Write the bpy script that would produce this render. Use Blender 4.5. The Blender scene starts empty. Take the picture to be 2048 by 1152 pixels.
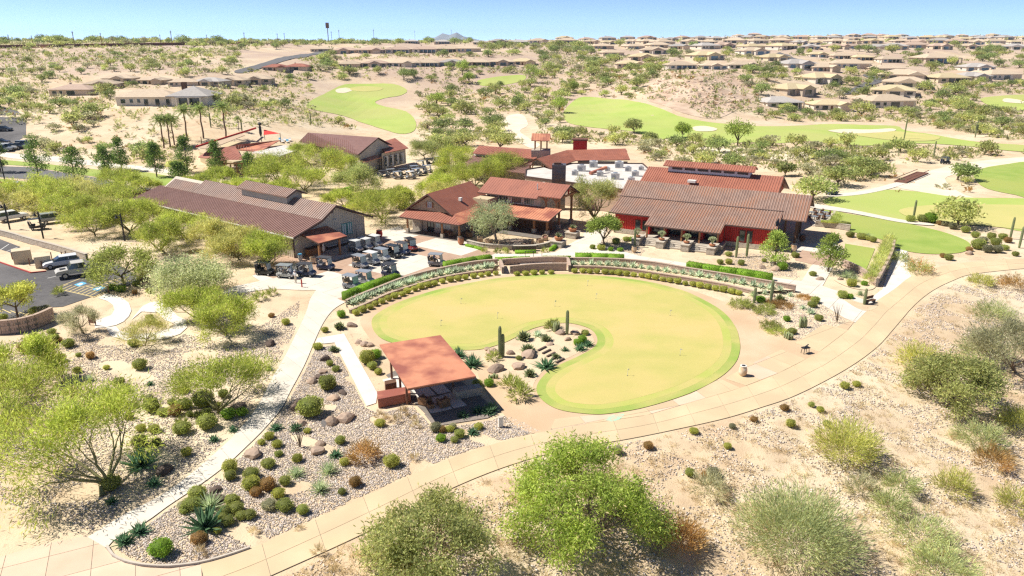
import bpy, math, random
import numpy as np
from mathutils import Vector, Matrix

# ---------------------------------------------------------------- camera, sky, sun, exposure
SC = bpy.context.scene
COL = SC.collection
F, HOR, CAMZ = 1450.0, 82.0, 30.0
TH = math.atan((576 - HOR) / F)
cT, sT = math.cos(TH), math.sin(TH)
cam_d = bpy.data.cameras.new('camera')
cam_d.sensor_width = 36.0
cam_d.lens = 36.0 * F / 2048.0
cam_d.clip_start = 0.5
cam_d.clip_end = 60000
cam = bpy.data.objects.new('camera', cam_d)
COL.objects.link(cam)
cam.location = (0, 0, CAMZ)
cam.rotation_euler = (math.pi / 2 - TH, 0, 0)
SC.camera = cam

SUN_EL = math.radians(52)
SUN_DIR = Vector((-1.0, 0.12, 0)).normalized() * math.cos(SUN_EL) + Vector((0, 0, math.sin(SUN_EL)))
w = bpy.data.worlds.new('World'); SC.world = w; w.use_nodes = True
nt = w.node_tree
bg = nt.nodes['Background']
sky = nt.nodes.new('ShaderNodeTexSky')
sky.sky_type = 'NISHITA'; sky.sun_disc = False
sky.sun_elevation = SUN_EL
sky.sun_rotation = math.atan2(SUN_DIR.x, SUN_DIR.y)
sky.altitude = 6000; sky.air_density = 0.38; sky.dust_density = 0.0; sky.ozone_density = 0.9
nt.links.new(sky.outputs[0], bg.inputs[0])
bg.inputs[1].default_value = 0.145
sl = bpy.data.lights.new('sun', 'SUN'); sl.energy = 4.0; sl.angle = math.radians(0.5); sl.color = (1.0, 0.955, 0.88)
so = bpy.data.objects.new('sun', sl); COL.objects.link(so)
so.rotation_euler = SUN_DIR.to_track_quat('Z', 'Y').to_euler()
so.location = (0, 0, 200)
SC.view_settings.view_transform = 'Standard'
SC.view_settings.look = 'None'
SC.view_settings.exposure = 0.9
SC.view_settings.gamma = 1.0
SC.cycles.use_denoising = False
SC.cycles.filter_width = 1.35
SC.cycles.max_bounces = 6
SC.cycles.diffuse_bounces = 3
SC.cycles.transparent_max_bounces = 6
SC.cycles.sample_clamp_indirect = 4.0

RNG = random.Random(7)
NR = np.random.default_rng(11)

# ---------------------------------------------------------------- materials
MATS = {}
def nd(t, typ, **kw):
    n = t.nodes.new(typ)
    for k, v in kw.items():
        setattr(n, k, v)
    return n
def mat(name, col, col2=None, scale=1.0, rough=0.85, bump=0.0, bscale=None, detail=4, island=0.0, objvar=0.0,
        metal=0.0, spec=0.3, straw=0.0, col3=None, scale3=0.1, trans=0.0, ramp=(0.35, 0.65), stretch=None):
    if name in MATS:
        return MATS[name]
    m = bpy.data.materials.new(name); m.use_nodes = True; MATS[name] = m
    t = m.node_tree; L = t.links.new
    b = t.nodes['Principled BSDF']
    b.inputs['Roughness'].default_value = rough
    b.inputs['Metallic'].default_value = metal
    b.inputs['Specular IOR Level'].default_value = spec
    geo = nd(t, 'ShaderNodeNewGeometry')
    pos = geo.outputs['Position']
    if stretch:
        mp = nd(t, 'ShaderNodeMapping'); mp.inputs['Scale'].default_value = stretch
        L(pos, mp.inputs[0]); pos = mp.outputs[0]
    cur = None
    rgb = nd(t, 'ShaderNodeRGB'); rgb.outputs[0].default_value = (*col, 1); cur = rgb.outputs[0]
    def mixin(cur, c2, sc, lo, hi, det):
        nz = nd(t, 'ShaderNodeTexNoise'); nz.inputs['Scale'].default_value = sc; nz.inputs['Detail'].default_value = det
        L(pos, nz.inputs['Vector'])
        mr = nd(t, 'ShaderNodeMapRange'); mr.inputs[1].default_value = lo; mr.inputs[2].default_value = hi
        L(nz.outputs[0], mr.inputs[0])
        mx = nd(t, 'ShaderNodeMix', data_type='RGBA'); mx.inputs[7].default_value = (*c2, 1)
        L(mr.outputs[0], mx.inputs[0]); L(cur, mx.inputs[6])
        return mx.outputs[2]
    if col2: cur = mixin(cur, col2, scale, ramp[0], ramp[1], detail)
    if col3: cur = mixin(cur, col3, scale3, 0.42, 0.62, 3)
    if straw:
        mr = nd(t, 'ShaderNodeMapRange'); mr.inputs[1].default_value = 1 - straw; mr.inputs[2].default_value = 1 - straw + .04; L(geo.outputs['Random Per Island'], mr.inputs[0])
        mx = nd(t, 'ShaderNodeMix', data_type='RGBA'); mx.inputs[7].default_value = (.56, .45, .23, 1); L(mr.outputs[0], mx.inputs[0]); L(cur, mx.inputs[6]); cur = mx.outputs[2]
    if island or objvar:
        hs = nd(t, 'ShaderNodeHueSaturation')
        val = None
        for amt, src in ((island, geo.outputs['Random Per Island']), (objvar, nd(t, 'ShaderNodeObjectInfo').outputs['Random'])):
            if not amt: continue
            mr = nd(t, 'ShaderNodeMapRange'); mr.inputs[3].default_value = 1 - amt; mr.inputs[4].default_value = 1 + amt
            L(src, mr.inputs[0])
            if val is None: val = mr.outputs[0]
            else:
                mu = nd(t, 'ShaderNodeMath', operation='MULTIPLY'); L(val, mu.inputs[0]); L(mr.outputs[0], mu.inputs[1]); val = mu.outputs[0]
        L(val, hs.inputs['Value']); L(cur, hs.inputs['Color']); cur = hs.outputs[0]
    L(cur, b.inputs['Base Color'])
    if bump:
        nz = nd(t, 'ShaderNodeTexNoise'); nz.inputs['Scale'].default_value = bscale or scale * 4; nz.inputs['Detail'].default_value = 5
        L(pos, nz.inputs['Vector'])
        bp = nd(t, 'ShaderNodeBump'); bp.inputs['Strength'].default_value = min(1, bump); bp.inputs['Distance'].default_value = 0.05
        L(nz.outputs[0], bp.inputs['Height']); L(bp.outputs[0], b.inputs['Normal'])
    if trans:
        tr = nd(t, 'ShaderNodeBsdfTranslucent'); L(cur, tr.inputs[0])
        ms = nd(t, 'ShaderNodeMixShader'); ms.inputs[0].default_value = trans
        L(b.outputs[0], ms.inputs[1]); L(tr.outputs[0], ms.inputs[2])
        L(ms.outputs[0], t.nodes['Material Output'].inputs[0])
    return m
def leaf(name, col, col2, isl=0.38, ov=0.14):
    k = 1.82
    return mat(name, tuple(min(.8, c * k) for c in col), tuple(min(.8, c * k) for c in col2), scale=0.9, rough=0.6, island=isl, objvar=ov, trans=0.55, spec=0.2, straw=.07 if ('palo' in name or 'creos' in name or 'desert' in name or 'mesq' in name) else 0, col3=tuple(min(.8, c * k * .78) for c in col2), scale3=.45)

def setup_mats():
    mat('sand', (.62, .485, .315), (.54, .40, .255), .35, bump=.8, bscale=9, col3=(.66, .545, .38), scale3=.05)
    mat('dark_mulch', (.20, .165, .14), (.30, .25, .21), 6, bump=.9, bscale=14)
    mat('concrete', (.66, .60, .51), (.60, .535, .445), .5, bump=.12, bscale=30, objvar=.05, island=.0)
    mat('tan_concrete', (.62, .485, .305), (.575, .435, .265), .45, bump=.12, bscale=30, objvar=.05, col3=(.545, .415, .26), scale3=.22)
    mat('pink_concrete', (.60, .44, .31), (.64, .49, .355), .5, bump=.12, bscale=30, objvar=.06)
    mat('brown_concrete', (.40, .265, .185), (.45, .31, .22), .6, bump=.12, bscale=30, objvar=.07)
    mat('white_concrete', (.72, .67, .59), (.66, .60, .52), .6, bump=.1, bscale=30, objvar=.04)
    mat('granite', (.56, .405, .255), (.61, .455, .30), .3, bump=.4, bscale=25, col3=(.52, .365, .225), scale3=.12)
    mat('joint', (.22, .19, .16), (.16, .14, .12), 2)
    mat('asphalt', (.115, .108, .105), (.085, .08, .08), 1.5, bump=.3, bscale=40, col3=(.15, .14, .135), scale3=.09)
    mat('road', (.155, .15, .15), (.13, .125, .125), 1.0, bump=.2, bscale=30)
    mat('white_paint', (.78, .77, .73), (.6, .58, .54), 5)
    mat('yellow_paint', (.72, .56, .22), (.6, .48, .25), 5)
    mat('blue_paint', (.10, .38, .62), (.14, .42, .6), 5)
    mat('red_kerb', (.48, .06, .05), (.40, .08, .07), 4)
    mat('kerb', (.52, .46, .38), (.46, .40, .33), 2)
    mat('green_turf', (.505, .43, .145), (.435, .405, .12), .22, rough=.9, bump=.25, bscale=45, col3=(.545, .43, .165), scale3=.09, stretch=(1, 1.3, 1))
    mat('mid_turf', (.455, .415, .135), (.50, .425, .15), .3, rough=.9, bump=.3, bscale=40, col3=(.40, .43, .10), scale3=.2)
    mat('collar_turf', (.36, .38, .105), (.46, .42, .135), .3, rough=.9, bump=.4, bscale=35, col3=(.27, .37, .07), scale3=.16)
    mat('fairway', (.33, .425, .09), (.40, .46, .12), .06, rough=.9, bump=.3, bscale=8, col3=(.40, .42, .13), scale3=.025)
    mat('lawn', (.24, .335, .06), (.31, .38, .085), .25, rough=.9, bump=.4, bscale=25, col3=(.33, .37, .09), scale3=.06)
    mat('far_green', (.52, .46, .17), (.46, .44, .15), .1, rough=.9)
    mat('bunker', (.72, .62, .46), (.66, .56, .40), .4)
    mat('wash_sand', (.74, .64, .49), (.66, .55, .41), .2, bump=.4, bscale=6)
    mat('rust_roof', (.33, .125, .08), (.28, .105, .07), .8, rough=.55, metal=.0, spec=.4, col3=(.36, .135, .085), scale3=.3)
    mat('rib', (.42, .17, .11), (.36, .14, .09), .8, rough=.5, spec=.45)
    mat('tan_roof', (.245, .155, .118), (.205, .125, .095), .8, rough=.55, spec=.4, col3=(.29, .145, .09), scale3=.3)
    mat('tan_rib', (.40, .275, .215), (.33, .22, .17), .8, rough=.5, spec=.45)
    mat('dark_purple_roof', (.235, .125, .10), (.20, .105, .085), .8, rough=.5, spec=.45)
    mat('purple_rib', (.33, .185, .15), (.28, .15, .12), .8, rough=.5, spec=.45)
    mat('corten', (.57, .245, .14), (.52, .21, .12), .7, rough=.6, col3=(.30, .10, .07), scale3=.35)
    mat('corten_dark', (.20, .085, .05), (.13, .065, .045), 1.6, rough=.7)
    mat('steel_blue', (.115, .12, .14), (.20, .14, .105), 1.3, rough=.45, metal=.25, stretch=(.3, .3, 1.6))
    mat('grey_wall', (.54, .47, .375), (.49, .425, .335), .8, rough=.85, stretch=(1, 1, .2))
    mat('batten', (.50, .43, .34), (.55, .48, .385), .8)
    mat('cream_wall', (.55, .44, .28), (.50, .40, .25), .8)
    mat('red_wall', (.52, .034, .024), (.45, .03, .021), .9, rough=.6)
    mat('red_batten', (.36, .024, .017), (.30, .02, .015), .9, rough=.6)
    mat('wood', (.38, .185, .08), (.30, .135, .06), 2.2, rough=.6, stretch=(4, 4, .5))
    mat('dark_wood', (.12, .06, .035), (.16, .085, .05), 2)
    mat('trim', (.085, .05, .038), (.11, .065, .05), 2)
    mat('glass', (.022, .035, .042), (.035, .05, .055), .5, rough=.08, spec=.8)
    mat('pale_glass', (.42, .52, .54), (.30, .40, .42), .8, rough=.15, spec=.6)
    mat('white_trim', (.72, .69, .63), (.66, .63, .57), 1)
    mat('stone', (.48, .42, .34), (.35, .30, .24), 2.6, bump=.8, bscale=6, island=.3)
    mat('stone_cap', (.50, .44, .36), (.45, .39, .31), 2)
    mat('block', (.44, .325, .26), (.385, .28, .225), 3, bump=.3, bscale=12, island=.16)
    mat('block_cap', (.47, .35, .26), (.42, .31, .24), 2)
    mat('boulder', (.40, .295, .22), (.28, .20, .15), 1.6, bump=.9, bscale=4, objvar=.2, col3=(.38, .27, .19), scale3=.8)
    mat('dark_boulder', (.16, .11, .085), (.10, .075, .062), 2, bump=.9, bscale=5, objvar=.2)
    mat('pebble', (.50, .435, .385), (.545, .455, .37), .7, island=.55, rough=.8)
    mat('grey_pebble', (.17, .165, .175), (.22, .205, .205), .7, island=.5)
    mat('white_membrane', (.62, .58, .53), (.50, .46, .41), .45)
    mat('hvac', (.62, .61, .58), (.55, .54, .52), 1.5, rough=.5)
    mat('solar', (.02, .03, .07), (.03, .04, .09), 1, rough=.2, spec=.6)
    mat('black', (.018, .018, .02), (.03, .03, .032), 5, rough=.5)
    mat('charcoal', (.05, .05, .055), (.07, .07, .075), 3, rough=.5, objvar=.2)
    mat('tyre', (.02, .02, .02), (.03, .03, .03), 9, rough=.9)
    mat('rim', (.55, .55, .56), (.45, .45, .46), 6, rough=.35, metal=.6)
    mat('cart_white', (.66, .66, .64), (.60, .60, .58), 4, rough=.35, spec=.5)
    mat('cart_silver', (.34, .36, .40), (.30, .32, .36), 4, rough=.3, metal=.4, spec=.5)
    mat('cart_navy', (.035, .05, .11), (.04, .06, .13), 4, rough=.3, spec=.6)
    mat('cart_red', (.32, .03, .03), (.28, .03, .03), 4, rough=.3, spec=.6)
    mat('cart_black', (.02, .025, .03), (.03, .035, .04), 4, rough=.3, spec=.6)
    mat('seat_tan', (.42, .30, .19), (.36, .26, .17), 4)
    mat('seat_grey', (.48, .46, .43), (.42, .40, .37), 4)
    mat('seat_black', (.03, .03, .032), (.04, .04, .042), 4)
    mat('wicker', (.30, .17, .09), (.22, .12, .065), 9, bump=.5, bscale=60)
    mat('cushion', (.30, .13, .09), (.26, .12, .09), 5)
    mat('terracotta', (.46, .19, .09), (.40, .16, .08), 3)
    mat('glazed_tan', (.55, .33, .16), (.70, .60, .46), 1.4, rough=.4)
    mat('skin', (.48, .27, .18), (.45, .25, .17), 5, rough=.6)
    mat('shirt_white', (.72, .72, .72), (.66, .66, .68), 5)
    mat('shirt_blue', (.10, .16, .32), (.12, .18, .34), 5)
    mat('trousers', (.10, .10, .13), (.13, .13, .16), 5)
    mat('shorts', (.50, .44, .35), (.45, .40, .32), 5)
    mat('car_white', (.70, .70, .69), (.66, .66, .66), 3, rough=.25, spec=.6)
    mat('car_tan', (.56, .52, .44), (.52, .48, .41), 3, rough=.25, spec=.6)
    mat('car_dark', (.035, .04, .055), (.045, .05, .065), 3, rough=.22, spec=.6)
    mat('car_red', (.22, .03, .025), (.2, .03, .025), 3, rough=.22, spec=.6)
    mat('car_grey', (.28, .30, .32), (.25, .27, .29), 3, rough=.22, spec=.6)
    mat('utility_box', (.62, .52, .36), (.57, .47, .32), 2)
    mat('saguaro', (.17, .20, .09), (.24, .26, .13), 3, bump=.4, bscale=10)
    mat('bark', (.18, .13, .085), (.12, .085, .06), 4)
    mat('green_bark', (.23, .22, .09), (.17, .155, .07), 3)
    mat('pale_bark', (.33, .27, .20), (.24, .19, .14), 3)
    mat('palm_trunk', (.22, .135, .085), (.16, .10, .065), 4, bump=.6, bscale=8)
    leaf('lf_paloverde', (.36, .39, .075), (.265, .31, .055))
    leaf('lf_paloverde_dry', (.43, .40, .14), (.34, .345, .10))
    leaf('lf_mesquite', (.35, .41, .085), (.27, .34, .065))
    leaf('lf_ranger', (.40, .415, .22), (.32, .35, .17))
    leaf('lf_creosote', (.385, .41, .185), (.31, .345, .15))
    leaf('lf_creosote_y', (.43, .42, .12), (.34, .35, .09))
    leaf('lf_oak', (.085, .135, .03), (.13, .19, .045), .5)
    leaf('lf_elm', (.19, .25, .055), (.27, .325, .075), .5)
    leaf('lf_olive', (.34, .365, .20), (.27, .305, .155))
    leaf('lf_ironwood', (.225, .265, .095), (.165, .205, .07), .5, .25)
    leaf('lf_desert', (.315, .34, .125), (.24, .275, .09), .5, .28)
    leaf('lf_desert_y', (.345, .355, .13), (.28, .30, .10), .5, .25)
    leaf('lf_grey', (.33, .315, .19), (.27, .265, .15), .45, .25)
    leaf('lf_yellow', (.36, .355, .08), (.29, .305, .06))
    leaf('lf_hedge', (.16, .27, .03), (.22, .34, .04), .45, .05)
    leaf('lf_box', (.31, .33, .07), (.38, .38, .09), .45, .15)
    leaf('lf_shrub', (.215, .25, .06), (.29, .31, .085), .45, .3)
    leaf('lf_brown', (.33, .20, .075), (.26, .17, .06), .4, .2)
    leaf('lf_drygrass', (.47, .38, .22), (.40, .31, .17), .35, .15)
    leaf('lf_ornamental', (.50, .49, .19), (.38, .42, .12), .4, .1)
    leaf('lf_agave', (.34, .41, .28), (.41, .46, .32), .25, .15)
    leaf('lf_agave_dark', (.07, .145, .08), (.10, .18, .09), .25, .15)
    leaf('lf_yucca', (.38, .42, .25), (.30, .36, .20), .25, .15)
    leaf('lf_palm', (.17, .225, .07), (.23, .27, .09), .35, .1)
    leaf('lf_redflower', (.62, .13, .05), (.60, .22, .07), .3, .1)
    mat('cactus', (.25, .29, .13), (.33, .35, .18), 4)
    mat('stucco_cream', (.60, .50, .36), (.56, .46, .33), .6, objvar=.08)
    mat('stucco_tan', (.56, .46, .35), (.52, .42, .32), .6, objvar=.1)
    mat('stucco_white', (.68, .62, .52), (.63, .57, .48), .6, objvar=.06)
    mat('tile_tan', (.53, .42, .30), (.46, .36, .255), 1.2, objvar=.12, bump=.4, bscale=6)
    mat('tile_yellow', (.56, .46, .28), (.50, .40, .24), 1.2, objvar=.1, bump=.4, bscale=6)
    mat('tile_grey', (.42, .385, .35), (.36, .33, .30), 1.2, objvar=.12, bump=.4, bscale=6)
    mat('tile_pink', (.49, .36, .275), (.43, .31, .235), 1.2, objvar=.1, bump=.4, bscale=6)
    mat('rock_hill', (.55, .41, .30), (.42, .295, .205), .25, bump=1.0, bscale=1.2, col3=(.61, .47, .34), scale3=.06)
    mat('mountain', (.24, .25, .27), (.20, .21, .23), .002)
    mat('red_sail', (.62, .04, .03), (.55, .04, .03), 2)
    mat('tan_sail', (.50, .37, .25), (.46, .34, .23), 2)
    mat('water', (.05, .35, .38), (.06, .38, .40), 2, rough=.05)
    mat('flag_white', (.75, .75, .72), (.7, .7, .68), 5)
    mat('teal', (.05, .30, .27), (.06, .33, .3), 5)
    mat('teal_stain', (.36, .55, .40), (.56, .44, .30), 1.5, ramp=(.4, .6))
setup_mats()

# ---------------------------------------------------------------- mesh helpers
def linkobj(o, parent=None):
    COL.objects.link(o)
    if parent is not None: o.parent = parent
    return o
def tag(o, label=None, cat=None, group=None, kind=None):
    if label: o['label'] = label
    if cat: o['category'] = cat
    if group: o['group'] = group
    if kind: o['kind'] = kind
    return o
def empty(name, loc=(0, 0, 0), rz=0.0, label=None, cat=None, group=None):
    o = bpy.data.objects.new(name, None); o.empty_display_size = .2
    o.location = loc; o.rotation_euler = (0, 0, rz)
    COL.objects.link(o)
    return tag(o, label, cat, group)
def np_mesh(name, V, Fc, material=None, smooth=False):
    """V (n,3), Fc (m,k) all faces with k corners"""
    V = np.asarray(V, np.float32); Fc = np.asarray(Fc, np.int32)
    me = bpy.data.meshes.new(name)
    me.vertices.add(len(V)); me.vertices.foreach_set('co', V.ravel())
    m, k = Fc.shape
    me.loops.add(m * k); me.loops.foreach_set('vertex_index', Fc.ravel())
    me.polygons.add(m)
    me.polygons.foreach_set('loop_start', np.arange(0, m * k, k, dtype=np.int32))
    me.polygons.foreach_set('loop_total', np.full(m, k, np.int32))
    if smooth: me.polygons.foreach_set('use_smooth', np.ones(m, bool))
    me.update(calc_edges=True)
    if material: me.materials.append(MATS[material] if isinstance(material, str) else material)
    return me
def mobj(name, me, parent=None, loc=None, rz=None, scale=None):
    o = bpy.data.objects.new(name, me)
    if loc is not None: o.location = loc
    if rz is not None: o.rotation_euler = (0, 0, rz)
    if scale is not None: o.scale = scale if hasattr(scale, '__len__') else (scale,) * 3
    return linkobj(o, parent)

class MB:
    """collects faces, then becomes ONE mesh object"""
    def __init__(s): s.v = []; s.f = []; s.M = None
    def add(s, vs, fs):
        n = len(s.v)
        s.v += [tuple(v) for v in vs]; s.f += [tuple(i + n for i in f) for f in fs]
        return s
    def box(s, x0, x1, y0, y1, z0, z1):
        return s.add([(x0, y0, z0), (x1, y0, z0), (x1, y1, z0), (x0, y1, z0), (x0, y0, z1), (x1, y0, z1), (x1, y1, z1), (x0, y1, z1)],
                     [(0, 3, 2, 1), (4, 5, 6, 7), (0, 1, 5, 4), (1, 2, 6, 5), (2, 3, 7, 6), (3, 0, 4, 7)])
    def bar(s, p, q, wd, hh=None, up=(0, 0, 1)):
        p, q = Vector(p), Vector(q); d = (q - p).normalized(); u = Vector(up)
        if abs(d.dot(u)) > .98: u = Vector((0, 1, 0))
        a = d.cross(u).normalized() * wd / 2; b = a.cross(d).normalized() * (hh or wd) / 2
        c = [p - a - b, p + a - b, p + a + b, p - a + b, q - a - b, q + a - b, q + a + b, q - a + b]
        return s.add(c, [(0, 1, 2, 3), (7, 6, 5, 4), (0, 4, 5, 1), (1, 5, 6, 2), (2, 6, 7, 3), (3, 7, 4, 0)])
    def prism(s, poly, z0, z1):
        n = len(poly)
        if sum(poly[i][0] * poly[(i + 1) % n][1] - poly[(i + 1) % n][0] * poly[i][1] for i in range(n)) < 0: poly = poly[::-1]
        return s.add([(p[0], p[1], z0) for p in poly] + [(p[0], p[1], z1) for p in poly],
                     [tuple(range(n))[::-1], tuple(range(n, 2 * n))] + [(i, (i + 1) % n, n + (i + 1) % n, n + i) for i in range(n)])
    def extr(s, prof, axis, a0, a1):
        """profile (list of 2D) extruded along axis 'x' (prof=(y,z)) or 'y' (prof=(x,z))"""
        n = len(prof)
        mk = (lambda p, a: (a, p[0], p[1])) if axis == 'x' else (lambda p, a: (p[0], a, p[1]))
        fs = [tuple(range(n)), tuple(range(n, 2 * n))[::-1]] + [(i, n + i, n + (i + 1) % n, (i + 1) % n) for i in range(n)]
        return s.add([mk(p, a0) for p in prof] + [mk(p, a1) for p in prof], fs)
    def lathe(s, prof, c=(0, 0, 0), n=12):
        vs = []; fs = []
        for r, z in prof:
            for k in range(n):
                a = 2 * math.pi * k / n
                vs.append((c[0] + r * math.cos(a), c[1] + r * math.sin(a), c[2] + z))
        for i in range(len(prof) - 1):
            for k in range(n):
                k2 = (k + 1) % n
                fs.append((i * n + k, i * n + k2, (i + 1) * n + k2, (i + 1) * n + k))
        fs.append(tuple(range(n))[::-1]); fs.append(tuple(range((len(prof) - 1) * n, len(prof) * n)))
        return s.add(vs, fs)
    def cyl(s, p, q, r0, r1=None, n=8):
        p, q = Vector(p), Vector(q); d = (q - p).normalized()
        u = Vector((0, 0, 1)) if abs(d.z) < .9 else Vector((1, 0, 0))
        a = d.cross(u).normalized(); b = d.cross(a)
        r1 = r0 if r1 is None else r1
        vs = []
        for c, r in ((p, r0), (q, r1)):
            for k in range(n):
                t = 2 * math.pi * k / n
                vs.append(c + a * math.cos(t) * r + b * math.sin(t) * r)
        return s.add(vs, [(k, (k + 1) % n, n + (k + 1) % n, n + k) for k in range(n)] + [tuple(range(n))[::-1], tuple(range(n, 2 * n))])
    def mesh(s, name, material):
        me = bpy.data.meshes.new(name)
        me.from_pydata(s.v, [], s.f); me.update()
        import bmesh
        bm = bmesh.new(); bm.from_mesh(me); bmesh.ops.recalc_face_normals(bm, faces=bm.faces); bm.to_mesh(me); bm.free()
        me.materials.append(MATS[material])
        return me
    def build(s, name, material, parent=None, smooth=False, kind=None, bevel=0):
        me = s.mesh(name, material)
        if smooth:
            for p in me.polygons: p.use_smooth = True
        o = mobj(name, me, parent)
        if bevel:
            bv = o.modifiers.new('bevel', 'BEVEL'); bv.width = bevel; bv.segments = 2; bv.limit_method = 'ANGLE'
        if kind: o['kind'] = kind
        return o
def box(name, material, parent, *a, **k):
    return MB().box(*a).build(name, material, parent, **k)
KIDS = {}
USED = set()
def kids(o):
    if o.name not in KIDS: KIDS[o.name] = [(c, [g for g in c.children]) for c in o.children]
    return KIDS[o.name]
def copy_tree(o):
    c = o.copy(); COL.objects.link(c)
    for ch, gs in kids(o):
        d = ch.copy(); COL.objects.link(d); d.parent = c
        for g in gs:
            e = g.copy(); COL.objects.link(e); e.parent = d
    return c
def place(proto, loc, rz=0.0, scale=1.0, label=None, group=None, cat=None):
    """the first use moves the prototype itself, later uses copy it with its parts"""
    if proto.name in USED: o = copy_tree(proto)
    else: o = proto; USED.add(proto.name)
    o.location = loc; o.rotation_euler = (0, 0, rz)
    o.scale = scale if hasattr(scale, '__len__') else (scale,) * 3
    return tag(o, label, cat, group)
# ---------------------------------------------------------------- where things stand
def ray(px, py):
    a = (px - 1024) / F; b = -(py - 576) / F
    return a, cT + b * sT, -sT + b * cT
def G(px, py, z=0.0):
    """the point of the level z seen at this place of the photograph"""
    a, y, dz = ray(px, py); t = (z - CAMZ) / dz
    return (a * t, y * t)
def proj(X, Y, Z=0.0):
    z = Z - CAMZ; d = Y * cT - z * sT; u = Y * sT + z * cT
    return 1024 + F * X / d, 576 - F * u / d
def PG(pts, z=0.0): return [G(p[0], p[1], z) for p in pts]
def inpoly(x, y, poly):
    c = False; j = len(poly) - 1
    for i in range(len(poly)):
        xi, yi = poly[i]; xj, yj = poly[j]
        if (yi > y) != (yj > y) and x < (xj - xi) * (y - yi) / (yj - yi) + xi: c = not c
        j = i
    return c
def catmull(pts, n=6, closed=False):
    out = []; N = len(pts)
    rngs = range(N) if closed else range(N - 1)
    for i in rngs:
        p0 = pts[(i - 1) % N] if closed or i > 0 else pts[i]
        p1 = pts[i]; p2 = pts[(i + 1) % N]
        p3 = pts[(i + 2) % N] if closed or i + 2 < N else p2
        for k in range(n):
            t = k / n
            out.append(tuple(.5 * (2 * p1[d] + (p2[d] - p0[d]) * t + (2 * p0[d] - 5 * p1[d] + 4 * p2[d] - p3[d]) * t * t + (3 * p1[d] - p0[d] - 3 * p2[d] + p3[d]) * t ** 3) for d in range(2)))
    if not closed: out.append(tuple(pts[-1]))
    return out
def resample(pl, step=None, n=None):
    seg = [math.dist(pl[i], pl[i + 1]) for i in range(len(pl) - 1)]; tot = sum(seg)
    n = n or max(2, int(round(tot / step)) + 1)
    out = []; i = 0; acc = 0
    for k in range(n):
        d = tot * k / (n - 1)
        while i < len(seg) - 1 and acc + seg[i] < d: acc += seg[i]; i += 1
        t = (d - acc) / seg[i] if seg[i] else 0
        out.append((pl[i][0] + (pl[i + 1][0] - pl[i][0]) * t, pl[i][1] + (pl[i + 1][1] - pl[i][1]) * t))
    return out
def area(p): return sum(p[i][0] * p[(i + 1) % len(p)][1] - p[(i + 1) % len(p)][0] * p[i][1] for i in range(len(p))) / 2
def clip(poly, cell):
    """clip a polygon by a convex counter-clockwise cell"""
    out = list(poly)
    for i in range(len(cell)):
        a, b = cell[i], cell[(i + 1) % len(cell)]
        nx, ny = -(b[1] - a[1]), b[0] - a[0]
        inp, out = out, []
        for j in range(len(inp)):
            p, q = inp[j], inp[(j + 1) % len(inp)]
            dp = (p[0] - a[0]) * nx + (p[1] - a[1]) * ny; dq = (q[0] - a[0]) * nx + (q[1] - a[1]) * ny
            if dp >= 0: out.append(p)
            if (dp >= 0) != (dq >= 0):
                t = dp / (dp - dq); out.append((p[0] + (q[0] - p[0]) * t, p[1] + (q[1] - p[1]) * t))
        if len(out) < 3: return []
    return out

# ---------------------------------------------------------------- terrain
CART_LOW = [(300, 1260), (420, 1205), (540, 1152), (700, 1080), (800, 1030), (900, 978), (1003, 936), (1105, 905), (1180, 890), (1255, 878), (1340, 861), (1448, 837), (1521, 815), (1595, 789), (1691, 739), (1753, 695),
            (1788, 657), (1829, 610), (1867, 580), (1908, 560), (1946, 548), (2048, 537), (2150, 532)]
CART_LOW_W = np.array(resample(catmull(PG(CART_LOW), 4), n=160))
TABLE = [  # view column, then (distance, height)
    (-900, [(0, 0), (180, 0), (235, 9), (300, 11), (340, 14), (420, 21), (500, 25.5), (560, 27), (900, 27.5), (9000, 27)]),
    (150, [(0, 0), (178, 0), (200, 2.5), (235, 9), (300, 11), (340, 14), (420, 20.5), (500, 25.6), (560, 27), (900, 27.5), (3000, 28), (9000, 27)]),
    (400, [(0, 0), (178, 0), (200, 2), (233, 8), (280, 10), (340, 13), (420, 17), (500, 23), (560, 26), (900, 27.5), (9000, 27)]),
    (560, [(0, 0), (185, 0), (210, .5), (240, 3), (290, 5), (340, 8), (420, 14), (500, 20), (600, 23.5), (900, 27), (9000, 27)]),
    (700, [(0, 0), (150, 0), (200, -1), (260, -2), (330, 1), (400, 5), (440, 15), (500, 17), (570, 19.5), (600, 22), (800, 25), (1200, 28), (9000, 27)]),
    (950, [(0, 0), (150, 0), (200, -1), (260, -2), (350, 1), (420, 5.5), (450, 15), (520, 17.5), (600, 21), (800, 25.5), (1200, 28.5), (9000, 27)]),
    (1200, [(0, 0), (150, 0), (200, -1), (260, -1), (370, 1.5), (430, 8), (520, 14.5), (600, 18.5), (800, 24.5), (1200, 30), (2500, 33), (9000, 20)]),
    (1380, [(0, 0), (150, 0), (200, -1), (260, -1), (290, 0), (330, 5), (380, 12), (415, 14.5), (500, 16.5), (600, 20), (800, 25), (1200, 31), (1800, 37), (9000, 20)]),
    (1480, [(0, 0), (150, 0), (200, -1), (260, -.5), (310, 0), (360, 5), (400, 12), (425, 14.2), (500, 16.5), (600, 20), (800, 25), (1200, 32), (1800, 39), (9000, 20)]),
    (1650, [(0, 0), (150, 0), (200, -.6), (300, -.5), (350, .5), (372, 3), (400, 7), (430, 10.5), (500, 13.5), (600, 18), (800, 25), (1200, 33), (1800, 41), (9000, 20)]),
    (2048, [(0, 0), (150, 0), (300, -1), (350, 0), (420, 5), (500, 10), (600, 15), (800, 22), (1200, 32), (1800, 40), (9000, 20)]),
    (3000, [(0, 0), (150, 0), (300, -1), (420, 3), (600, 12), (900, 20), (1500, 33), (9000, 20)]),
]
NU, NY = 261, 330
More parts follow.
